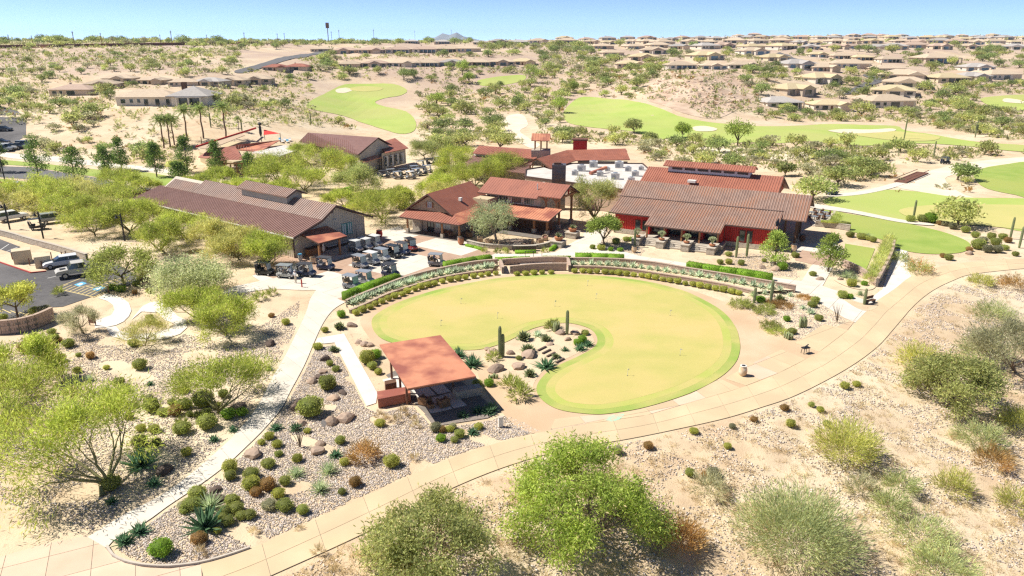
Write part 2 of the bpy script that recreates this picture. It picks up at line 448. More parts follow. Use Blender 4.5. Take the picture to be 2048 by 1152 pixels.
U = np.linspace(-1.7, 1.7, NU)
YS = np.exp(np.linspace(math.log(12), math.log(9000), NY))
uc = np.array([(c - 1024) / F / 1.056 for c, _ in TABLE])
Zc = np.array([np.interp(YS, [p[0] for p in prof], [p[1] for p in prof]) for _, prof in TABLE])   # columns x NY
ZT = np.array([np.interp(U, uc, Zc[:, j]) for j in range(NY)])      # NY x NU
XX = YS[:, None] * U[None, :]; YY = np.repeat(YS[:, None], NU, 1)
# smooth the table a little, then natural lumps away from the built level
for _ in range(2):
    ZT[1:-1] = (ZT[:-2] + 2 * ZT[1:-1] + ZT[2:]) / 4
    ZT[:, 1:-1] = (ZT[:, :-2] + 2 * ZT[:, 1:-1] + ZT[:, 2:]) / 4
def lumps(x, y):
    return (np.sin(x * .061 + 1.3 * np.sin(y * .031)) * np.cos(y * .047 + .8) * .5 + np.sin(x * .13 + y * .09 + 2) * .25 + np.sin(x * .023 - y * .017) * .9
            + np.sin(x * .31 - y * .22) * .12 + np.sin(x * .19 + y * .35 + 1) * .12)
amp = np.clip((YY - 150) / 120, 0, 1) * .55 + np.clip((YY - 380) / 300, 0, 1) * 1.3
ZT += lumps(XX, YY) * amp
# rocky mound right of the fairway
mx, my = 92.0, 352.0
ZT += 3.2 * np.exp(-((XX - mx) / 22) ** 2 - ((YY - my) / 32) ** 2)
# bank falling away beyond the cart path
near = (YY < 140)
d2 = np.full(XX.shape, 1e9); sgn = np.zeros(XX.shape)
xs, ys = XX[near], YY[near]
best = np.full(xs.shape, 1e9); bs = np.zeros(xs.shape)
for i in range(len(CART_LOW_W) - 1):
    a, b = CART_LOW_W[i], CART_LOW_W[i + 1]; ab = b - a
    t = np.clip(((xs - a[0]) * ab[0] + (ys - a[1]) * ab[1]) / (ab @ ab), 0, 1)
    dx = xs - a[0] - t * ab[0]; dy = ys - a[1] - t * ab[1]; dd = np.hypot(dx, dy)
    s_ = ab[0] * dy - ab[1] * dx
    m_ = dd < best; best[m_] = dd[m_]; bs[m_] = s_[m_]
dist_low = np.where(bs < 0, best, -best)
drop = np.zeros(XX.shape); drop[near] = np.clip(dist_low - .8, 0, 60)
ZT -= np.minimum(drop * .16, 5.5) * (1 - np.exp(-drop / 4))
ZT[near] += .18 * np.clip(dist_low - 1, 0, 1) * lumps(xs * 5, ys * 5)
ZT -= .06
LU0, LDU = U[0], U[1] - U[0]; LY0 = math.log(12); LDY = (math.log(9000) - LY0) / (NY - 1)
def hz(x, y):
    y = max(y, 12.01)
    fu = (x / y - LU0) / LDU; fy = (math.log(y) - LY0) / LDY
    iu = min(max(int(fu), 0), NU - 2); iy = min(max(int(fy), 0), NY - 2)
    a = min(max(fu - iu, 0), 1)
    b = min(max((y - YS[iy]) / (YS[iy + 1] - YS[iy]), 0), 1)
    return float((ZT[iy, iu] * (1 - a) + ZT[iy, iu + 1] * a) * (1 - b) + (ZT[iy + 1, iu] * (1 - a) + ZT[iy + 1, iu + 1] * a) * b)
def T(px, py):
    """the point of the terrain seen at this place of the photograph"""
    a, y, dz = ray(px, py)
    t = 14.0; prev = t
    while t < 9000:
        if CAMZ + dz * t <= hz(a * t, y * t): break
        prev = t; t *= 1.015
    for _ in range(12):
        m = (prev + t) / 2
        if CAMZ + dz * m <= hz(a * m, y * m): t = m
        else: prev = m
    return (a * t, y * t, hz(a * t, y * t))
def pxm(x, y, z=0.0):
    """pixels of the photograph per metre at a point"""
    return F / (y * cT - (z - CAMZ) * sT)
idx = np.arange(NY * NU).reshape(NY, NU)
quads = np.stack([idx[:-1, :-1], idx[:-1, 1:], idx[1:, 1:], idx[1:, :-1]], -1).reshape(-1, 4)
ground_me = np_mesh('desert_ground', np.stack([XX, YY, ZT], -1).reshape(-1, 3), quads, 'sand', smooth=True)
ground = tag(mobj('desert_ground', ground_me), 'pale sandy desert ground with scattered pebbles', None, None, 'structure')
def desert_material():
    m = MATS['sand']; t = m.node_tree; L = t.links.new; b = t.nodes['Principled BSDF']
    src = b.inputs['Base Color'].links[0].from_socket
    geo = nd(t, 'ShaderNodeNewGeometry')
    # scattered darker stones and bare patches
    vo = nd(t, 'ShaderNodeTexVoronoi'); vo.inputs['Scale'].default_value = 1.9; L(geo.outputs['Position'], vo.inputs['Vector'])
    nz = nd(t, 'ShaderNodeTexNoise'); nz.inputs['Scale'].default_value = .16; nz.inputs['Detail'].default_value = 5; L(geo.outputs['Position'], nz.inputs['Vector'])
    mr = nd(t, 'ShaderNodeMapRange'); mr.inputs[1].default_value = .25; mr.inputs[2].default_value = .12; L(vo.outputs['Distance'], mr.inputs[0])
    m2 = nd(t, 'ShaderNodeMapRange'); m2.inputs[1].default_value = .46; m2.inputs[2].default_value = .62; L(nz.outputs[0], m2.inputs[0])
    mu = nd(t, 'ShaderNodeMath', operation='MULTIPLY'); L(mr.outputs[0], mu.inputs[0]); L(m2.outputs[0], mu.inputs[1])
    mx = nd(t, 'ShaderNodeMix', data_type='RGBA'); mx.inputs[7].default_value = (.30, .21, .14, 1); L(mu.outputs[0], mx.inputs[0]); L(src, mx.inputs[6])
    n3 = nd(t, 'ShaderNodeTexNoise'); n3.inputs['Scale'].default_value = .55; n3.inputs['Detail'].default_value = 8; L(geo.outputs['Position'], n3.inputs['Vector'])
    m3 = nd(t, 'ShaderNodeMapRange'); m3.inputs[1].default_value = .5; m3.inputs[2].default_value = .75; m3.inputs[4].default_value = .55; L(n3.outputs[0], m3.inputs[0])
    mx2 = nd(t, 'ShaderNodeMix', data_type='RGBA'); mx2.inputs[7].default_value = (.43, .295, .185, 1); L(m3.outputs[0], mx2.inputs[0]); L(mx.outputs[2], mx2.inputs[6])
    # pinkish soil of the hills, paler sand of the flats
    sp = nd(t, 'ShaderNodeSeparateXYZ'); L(geo.outputs['Position'], sp.inputs[0])
    my = nd(t, 'ShaderNodeMapRange'); my.inputs[1].default_value = 250; my.inputs[2].default_value = 400; L(sp.outputs['Y'], my.inputs[0])
    n4 = nd(t, 'ShaderNodeTexNoise'); n4.inputs['Scale'].default_value = .022; n4.inputs['Detail'].default_value = 6; L(geo.outputs['Position'], n4.inputs['Vector'])
    m4 = nd(t, 'ShaderNodeMapRange'); m4.inputs[1].default_value = .3; m4.inputs[2].default_value = .6; m4.inputs[4].default_value = .85; L(n4.outputs[0], m4.inputs[0])
    mm = nd(t, 'ShaderNodeMath', operation='MULTIPLY'); L(my.outputs[0], mm.inputs[0]); L(m4.outputs[0], mm.inputs[1])
    mx3 = nd(t, 'ShaderNodeMix', data_type='RGBA'); mx3.inputs[7].default_value = (.43, .315, .245, 1); L(mm.outputs[0], mx3.inputs[0]); L(mx2.outputs[2], mx3.inputs[6])
    L(mx3.outputs[2], b.inputs['Base Color'])
desert_material()

# ---------------------------------------------------------------- flat sheets and slabs
def cells_of(poly, size, ang=0.0, gap=0.0, origin=(0, 0), sx=None):
    ca, sa = math.cos(ang), math.sin(ang); sx = sx or size
    loc = [((p[0] - origin[0]) * ca + (p[1] - origin[1]) * sa, -(p[0] - origin[0]) * sa + (p[1] - origin[1]) * ca) for p in poly]
    x0, x1 = min(p[0] for p in loc), max(p[0] for p in loc); y0, y1 = min(p[1] for p in loc), max(p[1] for p in loc)
    for i in range(math.floor(x0 / sx), math.ceil(x1 / sx)):
        for j in range(math.floor(y0 / size), math.ceil(y1 / size)):
            g = gap / 2
            c = clip(loc, [(i * sx + g, j * size + g), ((i + 1) * sx - g, j * size + g), ((i + 1) * sx - g, (j + 1) * size - g), (i * sx + g, (j + 1) * size - g)])
            if len(c) > 2 and abs(area(c)) > .02:
                yield i, j, [(origin[0] + p[0] * ca - p[1] * sa, origin[1] + p[0] * sa + p[1] * ca) for p in c]
def drape(name, poly, material, off=.02, size=6.0, label=None, kind='structure', zfun=None):
    """a sheet that follows the ground"""
    mb = MB(); zf = zfun or hz
    for i, j, c in cells_of(poly, size):
        if area(c) < 0: c = c[::-1]
        mb.add([(p[0], p[1], zf(p[0], p[1]) + off) for p in c], [tuple(range(len(c)))])
    o = mb.build(name, material); tag(o, label, None, None, kind)
    return o
def sheet(name, poly, material, z, label=None, kind='structure'):
    if area(poly) < 0: poly = poly[::-1]
    mb = MB().add([(p[0], p[1], z) for p in poly], [tuple(range(len(poly)))])
    return tag(mb.build(name, material), label, None, None, kind)
def shrink(poly, d):
    n = len(poly); s = 1 if area(poly) > 0 else -1; out = []
    for i in range(n):
        a, b, c = poly[i - 1], poly[i], poly[(i + 1) % n]
        e1 = Vector((b[0] - a[0], b[1] - a[1])).normalized(); e2 = Vector((c[0] - b[0], c[1] - b[1])).normalized()
        nn = Vector((-(e1.y + e2.y), e1.x + e2.x)) * s
        if nn.length > 1e-6: nn.normalize()
        out.append((b[0] + nn.x * d, b[1] + nn.y * d))
    return out
def strip_slabs(parent, left, right, n, ncols, z0, z1, material, gap=.035, every=None, mats=None):
    """concrete slabs between two edges; each slab a mesh of its own"""
    Lp, Rp = resample(left, n=n * 4 + 1), resample(right, n=n * 4 + 1)
    for i in range(n):
        for k in range(ncols):
            f0, f1 = k / ncols, (k + 1) / ncols
            def pt(q, f): return (Lp[q][0] + (Rp[q][0] - Lp[q][0]) * f, Lp[q][1] + (Rp[q][1] - Lp[q][1]) * f)
            poly = [pt(4 * i + q, f0) for q in range(5)] + [pt(4 * i + q, f1) for q in range(4, -1, -1)]
            poly = shrink(poly, gap / 2)
            MB().prism(poly, z0, z1).build('slab', mats[(i * 7 + k * 3) % len(mats)] if mats else material, parent)

# putting green and its collar
GREEN = [(743, 645), (755, 627), (799, 604), (873, 580), (940, 566), (1000, 556), (1075, 550), (1147, 549), (1225, 554), (1293, 563), (1340, 574), (1381, 587), (1440, 619), (1469, 651), (1479, 681), (1479, 705), (1469, 728), (1440, 755), (1381, 786), (1293, 814), (1220, 827),
         (1176, 828), (1117, 819), (1082, 798), (1073, 775), (1088, 751), (1117, 731), (1152, 715), (1188, 695), (1194, 675), (1176, 656), (1130, 646), (1073, 655), (1035, 673), (1007, 686), (960, 699), (902, 700), (840, 697), (779, 684), (752, 668)]
green_w = catmull(PG(GREEN), 5, True)
APRON = [(720, 640), (745, 615), (800, 592), (873, 570), (940, 558), (1000, 550), (1100, 544), (1225, 548), (1293, 557), (1360, 572), (1440, 600), (1500, 620), (1560, 650), (1600, 678), (1680, 650), (1711, 640), (1640, 712), (1559, 752), (1492, 779), (1380, 812), (1293, 838), (1150, 858), (1080, 868), (1030, 850), (985, 800), (960, 760), (940, 730), (850, 715), (760, 695), (735, 670)]
apron_w = catmull(PG(APRON), 3, True)
sheet('sand_apron', apron_w, 'granite', -.02, 'tan decomposed granite walk around the putting green')
collar = sheet('green_collar', green_w, 'collar_turf', 0.03, 'darker green grass collar round the putting green')
sheet('green_fringe', catmull(shrink(PG(GREEN), .85), 5, True), 'mid_turf', 0.034, 'faded grass ring inside the green collar')
sheet('putting_green', catmull(shrink(PG(GREEN), 1.7), 5, True), 'green_turf', 0.038, 'yellow green mown putting green in a kidney shape')
# island of planting inside the green
ISLAND = [(1007, 690), (1035, 677), (1073, 661), (1130, 652), (1172, 660), (1187, 676), (1182, 692), (1148, 710), (1112, 726), (1083, 745), (1066, 772), (1070, 795), (1040, 780), (1010, 760), (985, 740), (960, 715)]
sheet('planting_island', catmull(PG(ISLAND), 4, True), 'sand', -.008, 'pale sand bed of cactus and boulders within the green')

# cart path
CART_UP = [(60, 1330), (120, 1240), (190, 1152), (214, 1098), (225, 1112), (250, 1124), (290, 1132), (340, 1134), (400, 1127), (450, 1114), (520, 1089), (600, 1053), (700, 1007), (800, 961), (900, 917), (1000, 884), (1060, 869), (1150, 851), (1293, 830), (1380, 805), (1492, 772), (1559, 745), (1612, 718), (1638, 704), (1696, 660), (1711, 645), (1733, 622), (1748, 605), (1786, 580), (1823, 552), (1873, 535), (1911, 527), (1986, 520), (2048, 517), (2150, 514)]
up = catmull(PG(CART_UP[8:]), 4); lo = catmull(PG(CART_LOW[1:]), 4)
cart_path = tag(empty('cart_path'), None); cart_path['kind'] = 'structure'
base = MB().prism(up + lo[::-1], -.03, -.012).build('slab_bed', 'joint', cart_path)
strip_slabs(cart_path, up, lo, 34, 2, -.02, .004, 'tan_concrete')
JUNC = [(214, 1100), (225, 1114), (250, 1126), (290, 1135), (340, 1137), (402, 1129), (408, 1210), (300, 1262), (100, 1360), (-300, 1260), (-300, 1190), (-60, 1130), (100, 1085), (188, 1069)]
jw = PG(JUNC)
junction = empty('path_junction'); junction['kind'] = 'structure'
MB().prism(jw, -.04, -.016).build('slab_bed', 'joint', junction)
for i, j, c in cells_of(jw, 2.4, .45, .03): MB().prism(c, -.02, .002).build('slab', 'pink_concrete', junction)
# low kerb round the planted point
kp = resample(catmull(PG([(214, 1093), (226, 1111), (250, 1123), (290, 1131), (340, 1133), (400, 1126), (450, 1113), (500, 1096)]), 5), step=.6)
mb = MB()
for a, b in zip(kp[:-1], kp[1:]): mb.bar((*a, .0), (*b, .0), .14, .26)
kb = mb.build('path_kerb', 'kerb'); kb['kind'] = 'structure'
# apron slabs between the path and the green
for nm, poly, ang, sz in (('apron_slabs', [(1100, 862), (1150, 851), (1293, 830), (1380, 805), (1480, 776), (1440, 757), (1381, 788), (1293, 817), (1220, 830), (1176, 831), (1110, 838)], .35, 3.0),
                          ('apron_slabs', [(1492, 771), (1559, 745), (1612, 718), (1563, 699), (1500, 728), (1466, 748), (1450, 757)], .62, 2.6),
                          ('apron_slabs', [(1638, 704), (1696, 660), (1648, 648), (1590, 686)], .62, 8.0)):
    e = empty(nm); e['kind'] = 'structure'; pw = PG(poly)
    MB().prism(pw, -.03, -.008).build('slab_bed', 'joint', e)
    for i, j, c in cells_of(pw, sz, ang, .03): MB().prism(c, -.02, .003).build('slab', ('tan_concrete', 'pink_concrete', 'tan_concrete')[(i + 2 * j) % 3] if sz < 5 else 'tan_concrete', e)
sheet('paint_stain', catmull(PG([(1208, 838), (1225, 831), (1248, 828), (1240, 838), (1222, 843)]), 4, True), 'teal_stain', .0075, 'faint teal paint stain on the slabs beside the green')
# pale side path
SL = [(175, 1074), (249, 1028), (317, 993), (372, 955), (416, 918), (457, 881), (484, 852), (513, 814), (550, 745), (568, 715), (594, 663), (612, 624), (620, 598), (632, 580)]
SR = [(213, 1096), (235, 1075), (293, 1043), (340, 1009), (402, 968), (455, 928), (496, 890), (528, 858), (563, 817), (579, 786), (609, 730), (629, 683), (647, 645), (667, 619), (691, 604)]
sl_, sr_ = catmull(PG(SL), 4), catmull(PG(SR), 4)
side = empty('side_path'); side['kind'] = 'structure'
MB().prism(sl_ + sr_[::-1], -.03, -.013).build('slab_bed', 'joint', side)
strip_slabs(side, sl_, sr_, 17, 1, -.02, .003, 'concrete')
BR = [(629, 689), (635, 676), (688, 667), (755, 786), (752, 806), (733, 812), (669, 685)]
spur = empty('pavilion_walk'); spur['kind'] = 'structure'
bw = PG(BR)
MB().prism(bw, -.03, -.006).build('slab_bed', 'joint', spur)
for i, j, c in cells_of(bw, 30., .42, .03, G(640, 672), 3.2): MB().prism(c, -.02, .006).build('slab', 'white_concrete', spur)

# plaza of concrete and brown bands
PLAZA = [(632, 580), (612, 600), (625, 583), (560, 590), (480, 585), (440, 600), (420, 590), (470, 570), (520, 560), (508, 548), (520, 535), (545, 505), (575, 505), (590, 516), (731, 477), (770, 462), (800, 455), (816, 465), (935, 484), (950, 497), (1000, 506), (1060, 507), (1110, 503), (1165, 474), (1190, 455), (1228, 470),
         (1180, 500), (1280, 515), (1420, 535), (1550, 555), (1620, 566), (1640, 520), (1600, 500), (1610, 470), (1680, 475), (1720, 520), (1690, 572), (1740, 600), (1765, 575), (1790, 500), (1815, 493), (1812, 545), (1786, 580), (1748, 605), (1733, 622), (1711, 645), (1690, 636), (1650, 612), (1600, 585), (1545, 566), (1380, 537), (1250, 522), (1130, 516), (990, 521), (885, 540), (800, 563), (690, 606)]
PLAZA = [(691, 604), (632, 580), (600, 580), (540, 577), (480, 587), (440, 602), (425, 592), (470, 572), (520, 562), (505, 552), (520, 530), (560, 500), (590, 512), (731, 474), (770, 460), (800, 452), (812, 462), (935, 484), (950, 497), (1000, 507), (1060, 509), (1110, 504), (1165, 474), (1180, 440), (1215, 455), (1200, 490),
         (1280, 512), (1420, 533), (1550, 555), (1603, 562), (1625, 528), (1590, 520), (1590, 495), (1660, 480), (1690, 500), (1668, 530), (1645, 572), (1735, 601), (1765, 578), (1790, 500), (1815, 493), (1815, 540), (1823, 552), (1786, 580), (1748, 605), (1733, 622), (1711, 645), (1690, 636), (1650, 612), (1600, 585), (1545, 568), (1380, 540), (1250, 526), (1130, 519), (990, 524), (885, 542), (800, 566)]
pzw = PG(PLAZA)
plaza = empty('plaza'); plaza['kind'] = 'structure'
MB().prism(pzw, -.05, -.025).build('slab_bed', 'joint', plaza)
EX = Vector((8.18, 11.05)).normalized()
pang = math.atan2(EX.y, EX.x)
po = G(690, 550)
for i, j, c in cells_of(pzw, 3.3, pang, .035, po):
    cx = sum(p[0] for p in c) / len(c); cy = sum(p[1] for p in c) / len(c)
    px_, py_ = proj(cx, cy)
    brown = (i % 4 == 0 or j % 4 == 1) and px_ < 1000 and 470 < py_ and px_ > 590
    m_ = 'brown_concrete' if brown else ('white_concrete' if px_ > 1740 else 'concrete')
    if px_ < 580 and py_ < 550: m_ = 'brown_concrete'
    if px_ > 1590 and px_ < 1690 and 505 < py_ < 535: m_ = 'brown_concrete'
    MB().prism(c, -.03, .0).build('slab', m_, plaza)
# small planted triangle on the right, darker mulch beds
def bed(name, pts, material, z=.012, label=None): return sheet(name, catmull(PG(pts), 3, True), material, z, label)
bed('planted_bed', [(1670, 586), (1720, 606), (1745, 606), (1755, 614), (1735, 622), (1712, 615), (1690, 601)], 'sand', .016)
bed('planted_bed', [(1700, 575), (1668, 560), (1665, 545), (1690, 530), (1752, 555), (1752, 572), (1738, 580)], 'sand', .02)
MB_LAWN = [('small_lawn', [(1690, 487), (1750, 497), (1732, 540), (1686, 526)], 'lawn'), ('curved_lawn', [(1640, 418), (1700, 428), (1760, 437), (1830, 450), (1890, 465), (1930, 480), (1941, 492), (1925, 504), (1880, 508), (1830, 505), (1790, 495), (1760, 478), (1700, 462), (1650, 445)], 'lawn')]
for nm, pts, m_ in MB_LAWN: sheet(nm, catmull(PG(pts), 4, True) if nm != 'small_lawn' else PG(pts), m_, .012, None)

# car park and road on the left
sheet('parking_lot', PG([(-400, 440), (0, 478), (40, 493), (60, 520), (110, 530), (170, 518), (230, 525), (285, 556), (255, 572), (212, 584), (175, 596), (125, 613), (70, 616), (30, 640), (-200, 640), (-500, 560)]), 'asphalt', -.02, 'grey asphalt car park')
sheet('planted_island', PG([(-60, 500), (0, 523), (62, 545), (92, 542), (140, 522), (120, 508), (70, 490), (40, 495), (20, 505), (-10, 496)]), 'sand', .0, None)
e = empty('kerb_line'); e['kind'] = 'structure'
kk = PG([(-60, 503), (0, 525), (62, 546), (92, 543)])
mb = MB()
for a, b in zip(kk[:-1], kk[1:]): mb.bar((*a, .03), (*b, .03), .16, .2)
mb.build('kerb', 'red_kerb', e)
def stripe(a, b, wd=.12, material='white_paint', z=-.012):
    A, B = Vector(G(*a)), Vector(G(*b)); d = (B - A).normalized(); n = Vector((-d.y, d.x)) * wd / 2
    return MB().add([(*(A - n), z), (*(B - n), z), (*(B + n), z), (*(A + n), z)], [(0, 1, 2, 3)])
marks = empty('parking_marking'); marks['kind'] = 'structure'
for a, b in (((0, 500), (18, 488)), ((0, 508), (35, 494)), ((-10, 521), (45, 502)), ((95, 556), (145, 545))):
    stripe(a, b).build('stripe', 'white_paint', marks)
for a, b in (((110, 576), (188, 594)), ((110, 576), (165, 555)), ((188, 594), (212, 582)), ((160, 574), (245, 556)), ((188, 578), (262, 560))):
    stripe(a, b, .14).build('stripe', 'yellow_paint', marks)
for k in range(9):
    t = k / 9
    stripe((114 + 74 * t, 577 + 16 * t), (136 + 74 * t, 568 + 14 * t), .13).build('stripe', 'yellow_paint', marks)
for k in range(7):
    stripe((172 + 11 * k, 572 - 2.6 * k), (186 + 11 * k, 576 - 2.6 * k), .13).build('stripe', 'yellow_paint', marks)
for k in range(6):
    stripe((-30 + 17 * k, 612 + 3 * k), (-12 + 17 * k, 622 + 2 * k), .13).build('stripe', 'yellow_paint', marks)
for cx_, cy_ in ((160, 568), (196, 577)):
    q = [(cx_ - 12, cy_ + 1), (cx_ + 4, cy_ - 5), (cx_ + 14, cy_ - 2), (cx_ - 2, cy_ + 5)]
    MB().add([(*G(*p), -.0155) for p in q], [(0, 1, 2, 3)]).build('stripe', 'blue_paint', marks)
    q2 = [(cx_ - 6, cy_ + .5), (cx_ + 2, cy_ - 2.4), (cx_ + 7, cy_ - .6), (cx_ - 1, cy_ + 2.4)]
    MB().add([(*G(*p), -.0115) for p in q2], [(0, 1, 2, 3)]).build('stripe', 'white_paint', marks)
sheet('round_walk', PG([(212, 587), (228, 590), (245, 596), (258, 606), (263, 620), (258, 632), (247, 643), (232, 650), (214, 654), (190, 656), (188, 640), (205, 636), (222, 630), (229, 620), (226, 610), (215, 602), (196, 596)]), 'white_concrete', .001, 'pale concrete curved walk beside the car park')
sheet('curved_walk', PG([(262, 640), (285, 612), (300, 605), (330, 600), (365, 592), (380, 588), (430, 585), (425, 602), (385, 600), (362, 603), (347, 610), (345, 622), (355, 632), (372, 640), (374, 655), (360, 668), (330, 678), (290, 682), (250, 680), (222, 672), (212, 655), (232, 652), (240, 662), (270, 669), (310, 665), (345, 655), (350, 648), (330, 640), (315, 625), (283, 623)]), 'white_concrete', .005, 'pale concrete looping walk among wispy trees')
drape('road', catmull(PG([(-700, 318), (0, 336), (62, 338), (120, 345), (200, 357), (260, 372), (330, 382), (330, 402), (250, 390), (180, 378), (120, 369), (0, 355), (-700, 345)]), 2, True), 'road', .03, 6, 'grey asphalt road curving past the street trees')
drape('grass_verge', PG([(-600, 312), (0, 328), (90, 333), (200, 341), (300, 346), (345, 354), (345, 372), (290, 368), (220, 358), (150, 348), (62, 336), (0, 334), (-600, 317)]), 'lawn', .06, 6, 'mown green verge beyond the road')
drape('grass_verge', PG([(-600, 350), (0, 358), (100, 369), (180, 381), (250, 394), (220, 398), (130, 384), (0, 372), (-600, 370)]), 'lawn', .06, 6, 'mown green verge on the near side of the road')
drape('barn_lawn', PG([(345, 353), (400, 360), (480, 371), (560, 385), (540, 396), (440, 388), (340, 374)]), 'lawn', .05, 6, 'green lawn strip behind the cart barn')
drape('sidewalk', PG([(-600, 300), (0, 318), (30, 321), (120, 325), (240, 333), (345, 341), (345, 348), (240, 339), (120, 331), (30, 327), (0, 324), (-600, 306)]), 'concrete', .05, 6, 'pale concrete pavement along the road')
drape('far_parking_lot', PG([(-300, 258), (0, 264), (45, 274), (62, 288), (58, 303), (20, 312), (-10, 316), (-300, 300)]), 'asphalt', .06, 6, 'far asphalt car park with a row of cars')
drape('service_drive', PG([(560, 392), (600, 386), (660, 375), (690, 365), (760, 352), (860, 345), (870, 356), (800, 372), (760, 385), (700, 400), (640, 405), (590, 402)]), 'tan_concrete', .03, 6, 'tan service drive behind the cart barn')

# golf holes beyond
def far(name, pts, material, off, label): return drape(name, catmull([T(*p)[:2] for p in pts], 3, True), material, off, 5.0, label)
far('fairway', [(612, 211), (640, 192), (677, 173), (720, 168), (785, 168), (814, 180), (802, 191), (768, 197), (750, 205), (772, 214), (812, 223), (831, 243), (828, 262), (800, 268), (760, 257), (735, 249), (687, 232), (632, 221)], 'fairway', .12, 'bright green fairway bending round a clump of trees')
far('far_green', [(697, 178), (725, 173), (765, 176), (755, 182), (715, 183)], 'far_green', .2, 'pale far putting green')
far('bunker', [(672, 180), (690, 176), (706, 180), (692, 186), (675, 186)], 'bunker', .2, 'pale sand bunker beside the far fairway')
far('fairway', [(955, 162), (985, 155), (1035, 150), (1052, 153), (1045, 162), (1010, 170), (965, 172)], 'fairway', .12, 'small green fairway below the row of houses')
far('fairway', [(1128, 222), (1150, 200), (1180, 194), (1240, 199), (1300, 210), (1355, 232), (1420, 245), (1490, 251), (1560, 253), (1640, 249), (1720, 250), (1790, 252), (1812, 262), (1880, 272), (1960, 285), (2060, 292), (2060, 305), (1900, 290), (1800, 288), (1720, 292), (1620, 283), (1560, 287), (1500, 285), (1420, 288), (1350, 275), (1310, 281), (1270, 264), (1210, 258), (1150, 250), (1130, 240)], 'fairway', .12, 'long green fairway sweeping past the rocky mound')
far('far_green', [(1700, 268), (1760, 262), (1820, 266), (1880, 275), (1850, 283), (1770, 280)], 'far_green', .2, 'pale far putting green beside long bunker')
for q in ([(1655, 262), (1690, 259), (1740, 260), (1785, 258), (1788, 263), (1740, 267), (1690, 268)], [(1386, 255), (1410, 253), (1434, 258), (1425, 263), (1392, 263)], [(2008, 198), (2030, 199), (2060, 204), (2060, 208), (2010, 205)]):
    far('bunker', q, 'bunker', .22, 'long pale sand bunker in the fairway')
far('fairway', [(1960, 198), (2000, 192), (2080, 190), (2080, 222), (2010, 218), (1980, 212)], 'fairway', .12, 'distant strip of fairway')
near_lawn = lambda pts, m_, z, lb, nm: drape(nm, catmull([T(*p)[:2] for p in pts], 4, True), m_, z, 5.0, lb)
near_lawn([(1950, 345), (1990, 332), (2080, 325), (2080, 395), (2030, 390), (1975, 378), (1952, 362)], 'lawn', .08, 'green tee lawn rimmed by sand', 'tee_lawn')
near_lawn([(1648, 400), (1690, 388), (1760, 380), (1830, 383), (1920, 395), (2080, 402), (2080, 462), (1980, 452), (1900, 445), (1800, 440), (1720, 424), (1660, 412)], 'fairway', .06, 'green practice lawn beyond the clubhouse', 'practice_lawn')
near_lawn([(1800, 420), (1850, 412), (1930, 410), (2080, 415), (2080, 458), (1960, 452), (1860, 445), (1810, 432)], 'far_green', .12, 'yellow practice putting surface', 'practice_green')
near_lawn([(1620, 408), (1700, 420), (1800, 440), (1860, 448), (1862, 452), (1800, 446), (1700, 427), (1620, 416)], 'concrete', .14, 'narrow concrete path between lawns', 'lawn_path')
near_lawn([(1790, 370), (1850, 345), (1920, 328), (2000, 318), (2080, 314), (2080, 326), (1990, 333), (1930, 345), (1890, 358), (1930, 390), (2020, 408), (2080, 412), (2080, 402), (1920, 396), (1840, 384)], 'wash_sand', .05, 'pale sandy wash beside the tee', 'sandy_wash')
near_lawn([(1660, 389), (1720, 383), (1790, 366), (1830, 350), (1850, 345), (1858, 350), (1820, 364), (1780, 378), (1720, 390), (1660, 394)], 'concrete', .1, 'concrete cart path leading to a low bridge', 'bridge_path')
near_lawn([(1010, 235), (1030, 228), (1048, 232), (1056, 250), (1040, 262), (1060, 278), (1080, 290), (1060, 296), (1030, 280), (1005, 268), (1000, 250)], 'wash_sand', .06, 'pale dry wash winding through scrub', 'dry_wash')
near_lawn([(1360, 300), (1420, 292), (1500, 298), (1560, 310), (1640, 300), (1640, 312), (1560, 322), (1480, 312), (1400, 310)], 'wash_sand', .06, 'pale bare sand behind the clubhouse', 'dry_wash')
# far street
for q in ([(470, 142), (520, 128), (585, 112), (640, 103), (660, 104), (600, 117), (540, 132), (485, 147)], [(1680, 188), (1715, 172), (1745, 160), (1725, 152), (1735, 150), (1768, 160), (1745, 172), (1712, 188)], [(1560, 105), (1585, 115), (1610, 122), (1600, 125), (1572, 118), (1552, 108)]):
    far('far_street', q, 'road', .3, 'distant grey street between houses')
# ---------------------------------------------------------------- plants: makers
def unit(v): return v / np.maximum(np.linalg.norm(v, axis=-1, keepdims=True), 1e-9)
def leaves_np(P, D, L, W, rng):
    n = len(P); D = unit(D)
    side = unit(np.cross(D, rng.normal(size=(n, 3))))
    L = np.broadcast_to(np.asarray(L, float).reshape(-1, 1) if np.ndim(L) else L, (n, 1)) if np.ndim(L) else np.full((n, 1), L)
    W = np.full((n, 1), W) if not np.ndim(W) else np.asarray(W).reshape(-1, 1)
    m = P + D * L * .45
    V = np.stack([P, m + side * W / 2, P + D * L, m - side * W / 2], 1).reshape(-1, 3)
    return V, np.arange(4 * n).reshape(n, 4)
def tubes(segs, name, material):
    V = []; Fc = []
    for p, q, r0, r1, n in segs:
        p = np.array(p); q = np.array(q); d = q - p; d = d / (np.linalg.norm(d) + 1e-9)
        u = np.array((0, 0, 1.)) if abs(d[2]) < .9 else np.array((1., 0, 0))
        a = np.cross(d, u); a /= np.linalg.norm(a); b = np.cross(d, a); k0 = len(V)
        for c, r in ((p, r0), (q, r1)):
            for k in range(n):
                t = 2 * math.pi * k / n; V.append(c + (a * math.cos(t) + b * math.sin(t)) * r)
        for k in range(n): Fc.append((k0 + k, k0 + (k + 1) % n, k0 + n + (k + 1) % n, k0 + n + k))
    return np_mesh(name, np.array(V), np.array(Fc), material, smooth=True)
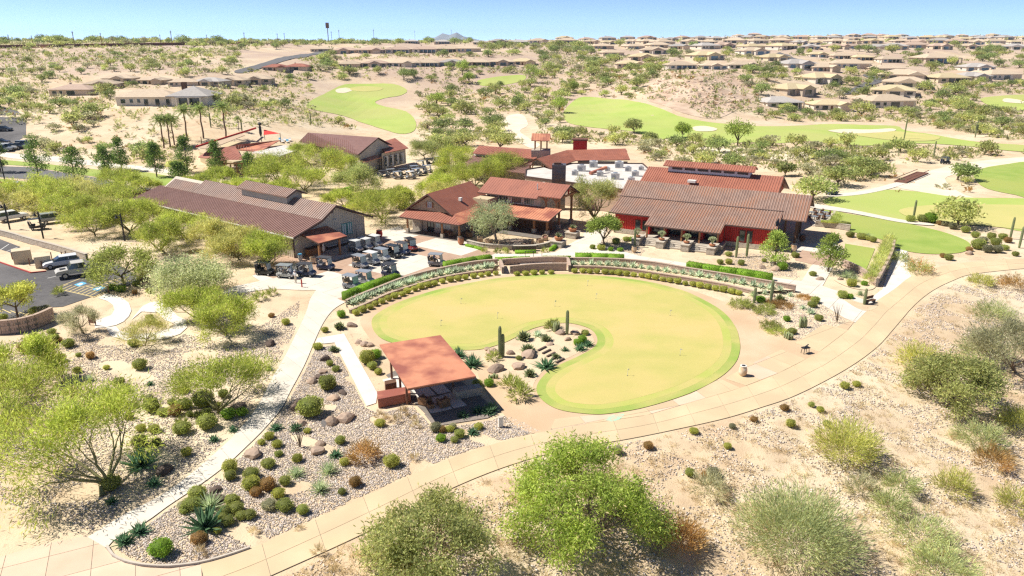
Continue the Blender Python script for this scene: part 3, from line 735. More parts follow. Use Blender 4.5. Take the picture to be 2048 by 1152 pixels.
def grow(rng, H, R, nmain, levels, trunk=.4, spread=.55, up=.12, lean=(0, 0), kids=3, flat=1.0, r0=None):
    """limbs and tips of a tree that fits height H and radius R"""
    segs = []; tips = []
    r0 = r0 or H * .028
    def rec(p, d, L, r, lv):
        nseg = 2; q = p
        for _ in range(nseg):
            d = unit(d + rng.normal(size=3) * .13 + np.array((0, 0, up * .3)))
            q2 = q + d * L / nseg
            segs.append([q, q2, r, r * .85, lv]); q = q2; r *= .85
        if lv == 0:
            tips.append((q, d)); return
        k_ = kids if rng.random() > .35 else kids - 1
        for k in range(k_):
            nd_ = unit(d + rng.normal(size=3) * spread + np.array((0, 0, up)))
            rec(q, nd_, L * rng.uniform(.62, .85), r * .66, lv - 1)
    base = np.array((0., 0., 0.)); top = np.array((rng.normal() * .06 * H, rng.normal() * .06 * H, trunk * H))
    if trunk > .03: segs.append([base, top, r0 * 1.3, r0, levels + 1])
    a0 = rng.uniform(0, 6.28)
    for k in range(nmain):
        a = a0 + 6.283 * k / nmain + rng.normal() * .25
        d = unit(np.array((math.cos(a), math.sin(a), rng.uniform(.5, 1.3) * flat)))
        rec(top if trunk > .03 else base, d, 1.0, r0 * .75, levels)
    TP = np.array([t[0] for t in tips])
    rr = np.percentile(np.hypot(TP[:, 0], TP[:, 1]), 90); zt = np.percentile(TP[:, 2], 96); zb = top[2]
    fx = R * .9 / rr; fz = (H * .95 - zb) / max(zt - zb, .1)
    def fit(p):
        p = np.array(p, float)
        q = p.copy(); q[:2] *= fx
        if p[2] > zb: q[2] = zb + (p[2] - zb) * fz
        f = max(0, q[2]) / H
        q[0] += lean[0] * f; q[1] += lean[1] * f
        return q
    segs = [(fit(s[0]) if s[4] <= levels else s[0], fit(s[1]) if s[4] <= levels else s[1] + np.array((lean[0], lean[1], 0)) * trunk, s[2], s[3], 6 if s[4] > levels - 1 else (4 if s[4] > 1 else 3)) for s in segs]
    return segs, fit, np.array([fit(t[0]) for t in tips]), np.array([t[1] for t in tips])
def tree(name, seed, H, R, leafmat, barkmat, n_per, L, W, nmain=5, levels=4, trunk=.12, spread=.5, up=.15, lean=(0, 0), clump=.38, droop=0.0, kids=3, along=.7, flat=1.0, cat='tree', style=0.6):
    rng = np.random.default_rng(seed)
    segs, fit, TP, TD = grow(rng, H, R, nmain, levels, trunk, spread, up, lean, kids, flat)
    root = empty(name)
    root['category'] = cat
    mobj('trunk', tubes(segs, 'trunk', barkmat), root)
    n = len(TP); c = clump * R / 4
    P = np.repeat(TP, n_per, 0) - np.repeat(TD, n_per, 0) * rng.uniform(0, along, (n * n_per, 1)) * R * .18 + rng.normal(size=(n * n_per, 3)) * c * np.array((1, 1, .75))
    D = np.repeat(TD, n_per, 0) * style + rng.normal(size=(n * n_per, 3)) * .55 + np.array((0, 0, -droop))
    P[:, 2] = np.maximum(P[:, 2], .12)
    ln = L * rng.uniform(.6, 1.4, n * n_per)
    V, Fc = leaves_np(P, D, ln, W, rng)
    mobj('crown', np_mesh('crown', V, Fc, leafmat), root)
    return root
def far_tree(name, seed, H, R, leafmat, barkmat, nl=420, size=.5, trunk=.28, nclump=11, cat='tree', up=0.0):
    rng = np.random.default_rng(seed)
    root = empty(name); root['category'] = cat
    a = rng.uniform(0, 6.283, nclump); rad = np.sqrt(rng.uniform(0, 1, nclump)) * R * .68
    zc = H * (trunk * .6 + .16 + .46 * (1 - (rad / R) ** 2) * rng.uniform(.55, 1.15, nclump))
    C = np.stack([np.cos(a) * rad, np.sin(a) * rad, zc], 1)
    segs = [((0, 0, -.3), (0, 0, H * trunk), R * .06, R * .045, 5)]
    for q in C[:7]: segs.append(((0, 0, H * trunk * .8), q, R * .035, R * .012, 3))
    mobj('trunk', tubes(segs, 'trunk', barkmat), root)
    k = rng.integers(0, nclump, nl); off = unit(rng.normal(size=(nl, 3))) * (rng.uniform(.35, 1, (nl, 1))) * np.array((R * .42, R * .42, H * .24))
    P = C[k] + off; P[:, 2] = np.maximum(P[:, 2], .15)
    D = unit(off) + rng.normal(size=(nl, 3)) * .8 + np.array((0, 0, up))
    V, Fc = leaves_np(P - unit(D) * size * .4, D, size * rng.uniform(.6, 1.4, nl), size * .55, rng)
    mobj('crown', np_mesh('crown', V, Fc, leafmat), root)
    return root
def bush_mesh(name, seed, H, R, leafmat, n, L, W, style='wild', core=True):
    """a single shrub: wild = fan of strokes from the base, ball = clipped"""
    rng = np.random.default_rng(seed)
    if style == 'wild':
        nst = max(8, n // 14)
        a = rng.uniform(0, 6.283, nst); el = np.arccos(rng.uniform(.12, 1, nst))
        tipd = np.stack([np.sin(el) * np.cos(a) * R, np.sin(el) * np.sin(a) * R, np.cos(el) * H * .9 + .1 * H], 1) * rng.uniform(.75, 1.05, (nst, 1))
        k = rng.integers(0, nst, n); t = rng.uniform(.3, 1.0, (n, 1)) ** .7
        P = tipd[k] * t + rng.normal(size=(n, 3)) * R * .07
        D = unit(tipd[k]) * .9 + rng.normal(size=(n, 3)) * .35 + np.array((0, 0, .15))
        P[:, 2] = np.maximum(P[:, 2], .03)
        V, Fc = leaves_np(P, D, L * rng.uniform(.6, 1.4, n), W, rng)
    else:
        d = unit(rng.normal(size=(n, 3))); d[:, 2] = np.abs(d[:, 2]) * 1.0 - .25
        d = unit(d)
        ex = .72
        S = np.sign(d) * np.abs(d) ** ex * np.array((R, R, H * .52)) * (1 + .07 * np.sin(d[:, :1] * 7 + seed) + rng.normal(size=(n, 1)) * .045)
        P = S + np.array((0, 0, H * .48)); P[:, 2] = np.maximum(P[:, 2], .02)
        D = d * .8 + rng.normal(size=(n, 3)) * .7
        V, Fc = leaves_np(P - unit(D) * L * .4, D, L * rng.uniform(.6, 1.4, n), W, rng)
        if core:
            m = 10; vs = []; fs = []
            for i in range(7):
                ph = -math.pi / 2 + math.pi * i / 6
                for j in range(m):
                    th = 6.2832 * j / m
                    dd = np.array((math.cos(ph) * math.cos(th), math.cos(ph) * math.sin(th), math.sin(ph)))
                    vs.append(np.sign(dd) * np.abs(dd) ** ex * np.array((R, R, H * .5)) * .93 + np.array((0, 0, H * .5)))
            for i in range(6):
                for j in range(m): fs.append((i * m + j, i * m + (j + 1) % m, (i + 1) * m + (j + 1) % m, (i + 1) * m + j))
            Fc = np.concatenate([Fc, np.array(fs) + len(V)]); V = np.concatenate([V, np.array(vs)])
    return np_mesh(name, V, Fc, leafmat)
def rosette_mesh(name, seed, n, L, W, leafmat, el=(0.15, 1.45), curve=.15, thick=.02):
    rng = np.random.default_rng(seed); mb = MB()
    for k in range(n):
        a = k * 2.39996 + rng.normal() * .1; t = (k + .5) / n
        e = el[0] + (el[1] - el[0]) * t + rng.normal() * .06
        d = Vector((math.cos(a) * math.cos(e), math.sin(a) * math.cos(e), math.sin(e))); s_ = Vector((-math.sin(a), math.cos(a), 0))
        l = L * rng.uniform(.8, 1.1) * (1 - .25 * t); nrm = s_.cross(d)
        b = Vector((0, 0, .03)); m1 = b + d * l * .45 + Vector((0, 0, -curve * l * .1)); tip = b + d * l + Vector((0, 0, curve * l * .2))
        w0, w1 = W * .35, W * .5
        vs = [b - s_ * w0, b + s_ * w0, m1 + s_ * w1 + nrm * thick * 2, m1 - nrm * thick, m1 - s_ * w1 + nrm * thick * 2, tip]
        mb.add(vs, [(0, 1, 3), (1, 2, 3), (0, 3, 4), (4, 3, 5), (3, 2, 5)])
    return mb.mesh(name, leafmat)
def saguaro(H, arms=(), r=.17):
    root = empty('saguaro'); root['category'] = 'cactus'
    def col(p0, h, r):
        n = 20; prof = [(r * .8, 0), (r, h * .2), (r * 1.05, h * .6), (r * .95, h * .9), (r * .7, h * .97), (r * .25, h)]
        vs = []; fs = []
        for rr, z in prof:
            for k in range(n):
                a = 6.2832 * k / n; q = rr * (1.08 if k % 2 else .88); vs.append((p0[0] + q * math.cos(a), p0[1] + q * math.sin(a), p0[2] + z))
        for i in range(len(prof) - 1):
            for k in range(n): fs.append((i * n + k, i * n + (k + 1) % n, (i + 1) * n + (k + 1) % n, (i + 1) * n + k))
        fs.append(tuple(range((len(prof) - 1) * n, len(prof) * n)))
        return MB().add(vs, fs)
    col((0, 0, -.05), H, r).build('stem', 'saguaro', root)
    for a, z, h in arms:
        mb = col((math.cos(a) * .5, math.sin(a) * .5, z), h, r * .7); mb.cyl((0, 0, z - .1), (math.cos(a) * .5, math.sin(a) * .5, z + .1), r * .6)
        mb.build('arm', 'saguaro', root)
    return root
def boulder_mesh(name, seed, mat_):
    rng = np.random.default_rng(seed)
    import bmesh
    bm = bmesh.new(); bmesh.ops.create_icosphere(bm, subdivisions=2, radius=1)
    ax = [unit(rng.normal(size=3)) for _ in range(9)]; cut = rng.uniform(.55, .9, 9)
    for v in bm.verts:
        p = np.array(v.co)
        for a_, c_ in zip(ax, cut):
            t = p @ a_
            if t > c_: p = p - a_ * (t - c_) * .9
        v.co = Vector(p * (1 + rng.normal() * .03)) * 1.15
        v.co.z = v.co.z * .8 + .25
    me = bpy.data.meshes.new(name); bm.to_mesh(me); bm.free(); me.materials.append(MATS[mat_])
    return me
def palm(seed, H):
    rng = np.random.default_rng(seed)
    root = empty('palm_tree'); root['category'] = 'palm'
    pts = [(0, 0, 0)] + [(rng.normal() * .1, rng.normal() * .1, H * k / 5) for k in range(1, 6)]
    tr = mobj('trunk', tubes([(pts[i], pts[i + 1], .24 - .015 * i, .23 - .015 * i, 8) for i in range(5)], 'trunk', 'palm_trunk'), root)
    top = np.array(pts[-1]); Ps = []; Ds = []; Ls = []
    for k in range(40):
        a = k * 2.39996; e = 1.25 - 1.85 * (k / 40) + rng.normal() * .08; l = rng.uniform(2.3, 3.0)
        d = np.array((math.cos(a) * math.cos(e), math.sin(a) * math.cos(e), math.sin(e)))
        for j in range(14):
            t = (j + 1) / 14
            p = top + d * l * t + np.array((0, 0, -.85 * t * t))
            s_ = np.array((-math.sin(a), math.cos(a), 0))
            for sg in (-1, 1):
                Ps.append(p); Ds.append(d * .8 + s_ * sg * .8 + np.array((0, 0, -.25))); Ls.append(.55 * (1.15 - .6 * t))
        for j in range(5):
            t = j / 5; Ps.append(top + d * l * t + np.array((0, 0, -.85 * t * t))); Ds.append(d + np.array((0, 0, -1.2 * t))); Ls.append(l / 4)
    V, Fc = leaves_np(np.array(Ps), np.array(Ds), np.array(Ls) * 1.25, .13, rng)
    mobj('fronds', np_mesh('fronds', V, Fc, 'lf_palm'), root)
    return root
def cone_tree(seed, H, R, leafmat, nl=2600, size=.34, trunk=.2, nclump=46):
    rng = np.random.default_rng(seed); root = empty('street_tree'); root['category'] = 'tree'
    t = rng.uniform(0, 1, nclump) ** .8; a = rng.uniform(0, 6.283, nclump)
    prof = np.interp(t, [0, .15, .35, .7, 1], [.45, .9, 1, .62, .1])
    rad = np.sqrt(rng.uniform(.15, 1, nclump)) * R * .8 * prof; C = np.stack([np.cos(a) * rad, np.sin(a) * rad, H * (trunk + (1 - trunk) * t * .93)], 1)
    segs = [((0, 0, -.2), (0, 0, H * .55), .16, .09, 6), ((0, 0, H * .55), (0, 0, H * .9), .09, .03, 5)] + [((0, 0, max(H * trunk * .8, q[2] - 1.0)), q, .05, .015, 3) for q in C[::2]]
    mobj('trunk', tubes(segs, 'trunk', 'bark'), root)
    k = rng.integers(0, nclump, nl); off = unit(rng.normal(size=(nl, 3))) * rng.uniform(.3, 1, (nl, 1)) * np.array((R * .34, R * .34, H * .085))
    D = unit(off) + rng.normal(size=(nl, 3)) * .7
    V, Fc = leaves_np(C[k] + off, D, size * rng.uniform(.6, 1.4, nl), size * .55, rng); mobj('crown', np_mesh('crown', V, Fc, leafmat), root)
    return root
LFIX = []
def put(proto, px, py, scale=1.0, rz=None, label=None, group=None, z=None, cat=None):
    x, y, zz = T(px, py) if z is None else (*G(px, py, z), z)
    return place(proto, (x, y, zz), RNG.uniform(0, 6.28) if rz is None else rz, scale, label, group, cat)

# ---------------------------------------------------------------- near and middle trees
def solo(maker, px, py, label, group=None, rz=0.0, cat=None):
    t_ = maker; x, y, z = T(px, py); t_.location = (x, y, z); t_.rotation_euler = (0, 0, rz); tag(t_, label, cat, group); return t_
PV = dict(leafmat='lf_paloverde', barkmat='green_bark', n_per=13, L=.36, W=.062, nmain=6, levels=4, trunk=.08, spread=.42, up=.16, clump=.42, style=1.1)
def pv(seed, H, R, **k):
    a = dict(PV); a.update(k); a['n_per'] = int(a['n_per'] * (2.0 if R > 3 else 1.6)); return tree('palo_verde_tree', seed, H, R, **a)
solo(pv(1, 6.0, 5.8, n_per=23, lean=(-4.6, 2.2), L=.42), 205, 992, 'large leaning yellow-green palo verde whose shade streaks over the pale side path')
solo(pv(2, 4.4, 4.2, n_per=15, lean=(.3, 1.6)), 437, 826, 'airy palo verde with bare forked limbs between bushes and pale side path')
solo(pv(3, 4.2, 4.0, n_per=20, leafmat='lf_paloverde'), 447, 668, 'dense palo verde overhanging the looping concrete walk')
solo(pv(4, 5.4, 5.4, n_per=20, lean=(-2.5, 1)), 20, 860, 'palo verde partly cut off above the large leaning palo verde')
solo(pv(5, 2.8, 2.2, n_per=9, leafmat='lf_grey', W=.04, trunk=.3, barkmat='bark'), 168, 668, 'thin wispy grey-green tree beside the block wall planter')
solo(pv(6, 2.5, 2.5, n_per=9, leafmat='lf_paloverde_dry', W=.04, trunk=.25, barkmat='bark'), 290, 692, 'thin wispy tree standing inside the loop of the walk')
solo(tree('yellow_tree', 7, 3.8, 2.8, 'lf_yellow', 'bark', 20, .3, .11, levels=3, trunk=.35, clump=.55, kids=4), 36, 637, 'round yellow-leaved tree in bed beside the car park markings')
solo(tree('sage_shrub', 8, 4.6, 5.0, 'lf_ranger', 'bark', 44, .30, .10, nmain=7, levels=3, trunk=.05, clump=.55, kids=4, spread=.6, up=.05, style=.5), 405, 588, 'huge silvery green shrub in front of the cart barn')
solo(tree('mesquite_tree', 9, 4.8, 4.0, 'lf_shrub', 'bark', 32, .34, .11, nmain=5, levels=3, trunk=.28, clump=.5, kids=4, droop=.15), 250, 573, 'dark green spreading tree beside accessible parking bays')
solo(pv(10, 4.6, 4.6, n_per=22, L=.42), 330, 505, 'palo verde in the planted strip left of the huge silvery shrub')
solo(pv(11, 5.2, 5.0, n_per=22, L=.42), 258, 470, 'palo verde between the two lamp posts and the barn roof')
solo(pv(12, 5.0, 5.0, n_per=22, leafmat='lf_paloverde_dry', L=.42), 432, 505, 'straw-tinted palo verde against the eave of the cart barn')
solo(pv(14, 4.6, 4.8, n_per=22, L=.42), 372, 480, 'palo verde between silvery shrub and barn eave')
solo(pv(15, 4.8, 4.8, n_per=22, L=.42), 300, 455, 'palo verde at the far quarter of the barn eave')
solo(pv(16, 4.4, 4.6, n_per=22, leafmat='lf_paloverde_dry', L=.42), 478, 520, 'straw-tinted palo verde behind the silvery shrub')
solo(pv(17, 4.2, 4.0, n_per=18, L=.4), 40, 770, 'palo verde above the dark-shadowed bushes on the left slope')
solo(pv(18, 3.6, 3.6, n_per=22, L=.4), 400, 640, 'palo verde spreading over the loop of the walk')
solo(pv(13, 4.6, 4.6, n_per=22, leafmat='lf_paloverde', L=.42), 530, 530, 'palo verde touching the front corner of the cart barn eave')
for i, (x, y, H_, R_, nm) in enumerate([(160, 455, 5, 4.6, 0), (110, 420, 5, 5, 0), (185, 418, 4.6, 5, 1), (60, 405, 5, 5.5, 0), (225, 408, 4, 4.5, 0), (15, 425, 4.5, 4.5, 1), (210, 440, 4, 4.2, 1), (-40, 420, 5, 5, 0), (70, 425, 4, 4, 1), (140, 432, 4.6, 4.6, 0), (235, 428, 4.6, 4.6, 0), (190, 470, 4.2, 4.4, 0), (95, 402, 4.6, 5, 0), (150, 404, 4.6, 5, 1)]):
    solo(pv(20 + i, H_, R_, n_per=12, L=.46, W=.07, leafmat=('lf_paloverde', 'lf_paloverde_dry')[nm]), x, y, 'palo verde tree in the upper car park beyond the block wall', 'palo verdes in the upper car park')
for i, (x, y, H_, R_) in enumerate([(232, 380, 4.5, 4.2), (262, 384, 3.8, 3.4), (292, 392, 3.6, 3.2)]):
    solo(pv(30 + i, H_, R_, n_per=9, L=.46, W=.07, trunk=.25), x, y, 'slim palo verde at roadside behind barn pergola', 'roadside palo verdes')
for i, (x, y, H_, R_, lm, lb) in enumerate([
        (577, 372, 7.2, 7.0, 'lf_paloverde', 'broad palo verde right of the brick gate of the pool building'), (652, 366, 7.6, 7.2, 'lf_paloverde', 'broad tall palo verde before the long fitness building roof'),
        (712, 384, 5.4, 5.2, 'lf_desert', 'rounded grey-green mesquite beside the parked carts'), (762, 446, 5.6, 5.4, 'lf_paloverde', 'slender many-stemmed palo verde between barn and shop'),
        (940, 378, 6.0, 5.2, 'lf_paloverde', 'palo verde behind the gable roof of the shop'), (1008, 362, 6.4, 5.6, 'lf_paloverde', 'palo verde left of the tall steel chimney'), (905, 352, 5.4, 5.0, 'lf_paloverde', 'palo verde standing beyond the parked carts'),
        (888, 405, 3.6, 3.4, 'lf_paloverde_dry', 'straw coloured palo verde behind the shop porch'), (1192, 446, 7.4, 4.8, 'lf_desert_y', 'tall feathery tree between the shop and red clubhouse'),
        (480, 395, 3.6, 4.2, 'lf_paloverde', 'low palo verde behind the barn ridge vent'), (560, 398, 3.6, 4, 'lf_paloverde', 'low bushy palo verde by the service drive'), (690, 415, 3.2, 3.6, 'lf_paloverde', 'low palo verde beside the hedge at service drive'),
        (400, 385, 3.4, 4.0, 'lf_paloverde', 'low palo verde behind far end of the barn'), (530, 372, 5.4, 5.0, 'lf_paloverde', 'palo verde between brick gate and barn ridge vent'), (615, 384, 5.0, 5.2, 'lf_paloverde', 'palo verde shading the service drive bend'),
        (878, 392, 4.6, 4.8, 'lf_paloverde', 'palo verde behind the shop gable ridge'), (975, 372, 5.2, 5.0, 'lf_paloverde', 'palo verde left of the two storey roof'), (902, 374, 4.2, 4.0, 'lf_paloverde', 'palo verde in front of the rear carts'), (922, 332, 5.0, 5.2, 'lf_paloverde', 'palo verde beside the left rear wing'), (850, 318, 4.6, 5.0, 'lf_desert', 'mesquite right of the fitness building'),
        (812, 412, 3.0, 3.0, 'lf_paloverde', 'palo verde above the left porch end'), (740, 425, 3.6, 3.8, 'lf_paloverde', 'small palo verde left of the many-stemmed one'), (450, 372, 4.0, 4.2, 'lf_paloverde', 'palo verde before the brick gate'), (605, 330, 5.2, 5.2, 'lf_paloverde', 'palo verde against the fitness building wall'), (690, 352, 4.6, 4.6, 'lf_paloverde', 'palo verde left of rear carts'), (800, 415, 3.6, 3.2, 'lf_paloverde', 'small palo verde by the left end of shop porch')]):
    g = dict(leafmat=lm, n_per=17, L=.42, W=.07)
    if lm == 'lf_desert': g.update(n_per=26, trunk=.15, clump=.5, style=.5)
    solo(pv(40 + i, H_, R_, **g), x, y, lb)
solo(tree('olive_tree', 60, 6.4, 3.9, 'lf_olive', 'pale_bark', 26, .3, .09, nmain=6, levels=3, trunk=.3, clump=.55, kids=4, up=.1, style=.5), 994, 486, 'pale olive tree on a single trunk in shop courtyard')
def dense(seed, H, R, lm, **k):
    a = dict(leafmat=lm, barkmat='bark', n_per=26, L=.3, W=.15, nmain=6, levels=3, trunk=.24, clump=.5, kids=4, up=.25, style=.4); a.update(k)
    return tree('shade_tree', seed, H, R, **a)
solo(dense(61, 4.6, 2.5, 'lf_elm'), 1208, 492, 'round bright green tree at the left end of the red clubhouse')
solo(cone_tree(62, 5.2, 2.5, 'lf_elm', 3200, .26, .14), 1549, 530, 'upright dark tree right of the paired saguaros')
solo(cone_tree(63, 5.4, 2.7, 'lf_elm', 3200, .26, .14), 1656, 544, 'upright dark tree between stepped walk and small lawn')
for i, (x, y, H_, R_) in enumerate([(79, 361, 10.5, 3.0), (153, 375, 9.0, 3.4), (213, 352, 7.0, 2.7), (244, 342, 8.2, 2.6), (314, 354, 8.0, 2.6), (376, 346, 8.8, 3.0), (436, 356, 8.6, 2.6), (500, 352, 5.6, 2.6), (360, 372, 5.6, 2.8), (2, 345, 8, 2.6)]):
    solo(cone_tree(70 + i, H_, R_, 'lf_oak'), x, y, 'upright dark green street tree along the road verge', 'dark street trees by the road')
# foreground bank
solo(tree('mesquite_tree', 80, 5.4, 5.2, 'lf_mesquite', 'bark', 72, .26, .085, nmain=7, levels=3, trunk=.06, clump=.33, kids=4, droop=.35, spread=.6, up=.1, style=.5), 1150, 1062, 'large bright green mesquite below the cart path')
solo(tree('mesquite_tree', 81, 4.2, 4.6, 'lf_desert_y', 'bark', 60, .26, .085, nmain=7, levels=3, trunk=.05, clump=.33, kids=4, spread=.6, up=.05, style=.5), 860, 1150, 'olive green mesquite at the lower edge below path')
solo(tree('mesquite_tree', 82, 4.6, 5.0, 'lf_desert_y', 'bark', 46, .3, .1, nmain=7, levels=3, trunk=.08, clump=.33, kids=4, droop=.2, spread=.6, up=.08), 1890, 815, 'broad mesquite right of the bend in cart path')
solo(pv(83, 4.8, 4.6, n_per=16, leafmat='lf_grey', L=.4, trunk=.15, barkmat='bark'), 2030, 745, 'thin grey-green tree beyond the broad mesquite')
def wild(nm, seed, H, R, lm, n, L, W, px, py, label, group=None):
    o = mobj(nm, bush_mesh(nm, seed, H, R, lm, n, L, W)); o.location = T(px, py); return tag(o, label, 'shrub', group)
wild('creosote_bush', 90, 4.0, 4.6, 'lf_creosote', 11000, .42, .05, 1588, 1092, 'huge dome of grey-green creosote near the lower edge')
wild('creosote_bush', 91, 3.3, 2.9, 'lf_creosote_y', 4200, .42, .055, 1692, 912, 'yellow-green creosote standing below the path bend')
wild('creosote_bush', 92, 2.2, 2.7, 'lf_creosote', 2200, .36, .045, 1835, 1085, 'straggly grey creosote with dark stems on the bank')
wild('creosote_bush', 93, 2.0, 1.6, 'lf_creosote_y', 1500, .36, .045, 1905, 985, 'small upright creosote with a fan of stems')
wild('creosote_bush', 94, 1.7, 1.5, 'lf_creosote', 1200, .36, .045, 1800, 980, 'small creosote beside straggly grey creosote')
wild('creosote_bush', 95, 2.0, 1.7, 'lf_creosote_y', 1300, .36, .045, 2035, 1020, 'creosote at the right edge of the bank')
wild('brown_bush', 96, 2.2, 1.8, 'lf_brown', 2200, .3, .06, 1360, 1090, 'rusty brown bush right of the large bright mesquite')
wild('creosote_bush', 97, 2.4, 2.8, 'lf_creosote', 2600, .4, .05, 1985, 640, 'grey-green creosote on the slope right of cart path')
wild('creosote_bush', 98, 1.5, 1.8, 'lf_creosote_y', 1500, .36, .05, 1962, 570, 'yellow creosote near the far bend of the cart path')
wild('creosote_bush', 99, 1.8, 2.2, 'lf_brown', 1500, .36, .05, 2025, 575, 'russet bush at right edge by the far path bend')
wild('creosote_bush', 100, 1.4, 1.4, 'lf_grey', 900, .36, .045, 1720, 985, 'low grey bush below yellow-green creosote')
wild('creosote_bush', 101, 2.0, 2.4, 'lf_creosote', 2000, .4, .05, 1960, 890, 'creosote in the shade of the broad mesquite')
wild('creosote_bush', 106, 2.6, 2.6, 'lf_creosote_y', 2400, .4, .055, 1835, 735, 'yellow-green creosote touching the broad mesquite on its path side')
wild('creosote_bush', 107, 2.8, 3.0, 'lf_creosote', 2600, .4, .055, 1965, 715, 'grey creosote between broad mesquite and thin tree')
wild('creosote_bush', 108, 2.2, 2.2, 'lf_creosote_y', 1800, .4, .055, 2040, 860, 'creosote at the right edge beyond the broad mesquite')
wild('creosote_bush', 109, 1.6, 1.8, 'lf_brown', 1200, .36, .05, 1985, 930, 'russet bush below the broad mesquite')
wild('creosote_bush', 110, 2.2, 2.4, 'lf_creosote', 2200, .4, .05, 1880, 1150, 'creosote cut by the lower edge near straggly grey creosote')
wild('creosote_bush', 111, 1.6, 1.7, 'lf_grey', 1200, .36, .045, 1420, 985, 'thin grey bush above the huge creosote dome')
wild('creosote_bush', 112, 1.5, 1.6, 'lf_creosote', 1200, .36, .05, 1780, 1020, 'small creosote left of the small upright one')
wild('flowering_shrub', 102, 2.0, 2.2, 'lf_desert_y', 1600, .26, .07, 1836, 545, 'bushy shrub dotted with red flowers beside curved lawn')
fl = mobj('flowers', bush_mesh('flowers', 103, 2.15, 2.3, 'lf_redflower', 420, .13, .1)); fl.parent = bpy.data.objects['flowering_shrub']; fl['kind'] = 'stuff'
wild('flowering_shrub', 104, 1.3, 1.6, 'lf_desert', 900, .26, .07, 1800, 520, 'green shrub at the corner of the pale walk')
wild('brown_bush', 105, 1.6, 1.45, 'lf_brown', 1700, .26, .05, 728, 918, 'rounded olive brown bush in the stony bed')

# mid-ground trees picked out one by one
def ft(nm, seed, H, R, lm, bark='bark', **k): return far_tree(nm, seed, H, R, lm, bark, **k)
MID = [(1475, 292, 9.5, 5.0, 'lf_elm', 'tall green tree by the fairway edge'), (1365, 276, 6, 3.2, 'lf_elm', 'dark green tree left of the tall fairway tree'), (1268, 266, 6, 4.2, 'lf_desert', 'grey-green tree at the near edge of the fairway'),
       (1118, 226, 8.0, 4.6, 'lf_elm', 'dense green tree beside the dry wash'), (872, 212, 7.5, 4.4, 'lf_elm', 'dense green tree right of the bending fairway'), (1064, 166, 11, 5.4, 'lf_elm', 'tall green tree below the row of houses'), (925, 150, 10, 5.0, 'lf_elm', 'tall bushy tree at left end of the small fairway'), (938, 166, 7, 4, 'lf_elm', 'green tree leaning beside small fairway'), (1146, 186, 7, 3.6, 'lf_elm', 'green tree at the top end of the long fairway'),
       (808, 160, 7, 5.0, 'lf_ironwood', 'round ironwood above the bending fairway'), (1915, 452, 5.2, 4.2, 'lf_desert_y', 'open branched tree with pale trunks by practice lawn'), (1625, 400, 5.2, 4.8, 'lf_desert', 'grey-green mesquite right of clubhouse roof'), (1675, 372, 5.0, 4.8, 'lf_desert', 'mesquite beyond the clubhouse gable'),
       (1740, 352, 4.2, 4.2, 'lf_desert', 'mesquite on the sandy flat beside the bridge'), (1660, 330, 5.0, 4.6, 'lf_ironwood', 'mesquite dome behind the clubhouse'), (1712, 345, 4.4, 4.2, 'lf_desert', 'spreading mesquite left of low bridge'), (1570, 352, 3.6, 2.8, 'lf_desert', 'small tree over the clubhouse ridge'), (1915, 360, 4.4, 4.4, 'lf_ironwood', 'leafy shrub tree at the tip of the wash'),
       (1300, 285, 3.6, 3.0, 'lf_desert', 'small tree beyond the rust chimney'), (1125, 285, 4, 3.6, 'lf_desert_y', 'yellow-green tree behind the bell tower'), (1000, 300, 6, 5, 'lf_desert_y', 'yellow-green tree left of bell tower'), (880, 300, 5, 5, 'lf_desert', 'tree cluster behind the fitness building'), (930, 292, 5, 5, 'lf_desert_y', 'pale tree above the rear wing roof')]
for i, (x, y, H_, R_, lm, lb) in enumerate(MID):
    o = ft('leafy_tree', 200 + i, H_, R_, lm, nl=1500, size=.55, trunk=.2, nclump=20); o.location = T(x, y); o['label'] = lb + ''

# palms by the pool
pt = palm(5, 8.2)
for x, y, s_ in ((328, 296, .92), (341, 294, .9), (349, 290, .86), (375, 281, 1.0), (407, 277, 1.0), (452, 274, 1.05), (478, 262, .45)):
    put(pt, x, y, s_, label='slender palm tree beside the pool terrace', group='palms by the pool')
# ---------------------------------------------------------------- buildings: makers
def roof_plane(parent, A, B, C, D, material, ribmat=None, sp=.45, th=.14, ribh=.06, name='roof', ribw=.07):
    """A-B eave, D-C ridge; slab with standing ribs running up the slope"""
    A, B, C, D = map(Vector, (A, B, C, D)); t = Vector((0, 0, th))
    mb = MB().add([A - t, B - t, C - t, D - t, A, B, C, D], [(0, 3, 2, 1), (4, 5, 6, 7), (0, 1, 5, 4), (1, 2, 6, 5), (2, 3, 7, 6), (3, 0, 4, 7)])
    o = mb.build(name, material, parent)
    if ribmat:
        n = max(2, int(max((B - A).length, (C - D).length) / sp)); rb = MB()
        nrm = (B - A).cross(D - A).normalized(); nrm = nrm if nrm.z > 0 else -nrm
        # ribs at equal steps along the longer edge direction
        ex = (B - A).normalized()
        a0 = min(0, (D - A).dot(ex)); a1 = max((B - A).length, (C - A).dot(ex))
        lo_, hi_ = Vector((0, 0, 0)), Vector((0, 0, 0))
        k = a0 + sp / 2
        dl, cl = (D - A).dot(ex), (C - A).dot(ex); Lb = (B - A).length
        perp = (D - A) - ex * dl
        while k < a1:
            # t0 = start fraction up slope, t1 = end fraction
            t0, t1 = 0.0, 1.0
            if k < 0 and dl < 0: t0 = k / dl
            if k < dl and dl > 0: t1 = min(t1, k / dl)
            if k > Lb and cl > Lb: t0 = max(t0, (k - Lb) / (cl - Lb))
            if k > cl and cl < Lb: t1 = min(t1, (Lb - k) / (Lb - cl))
            if t1 - t0 > .03:
                p = A + ex * k + perp * t0; q = A + ex * k + perp * t1
                rb.bar(p + nrm * ribh * .4, q + nrm * ribh * .4, ribw, ribh, nrm)
            k += sp
        if rb.v: rb.build('roof_ribs', ribmat, o, kind='stuff')
    return o
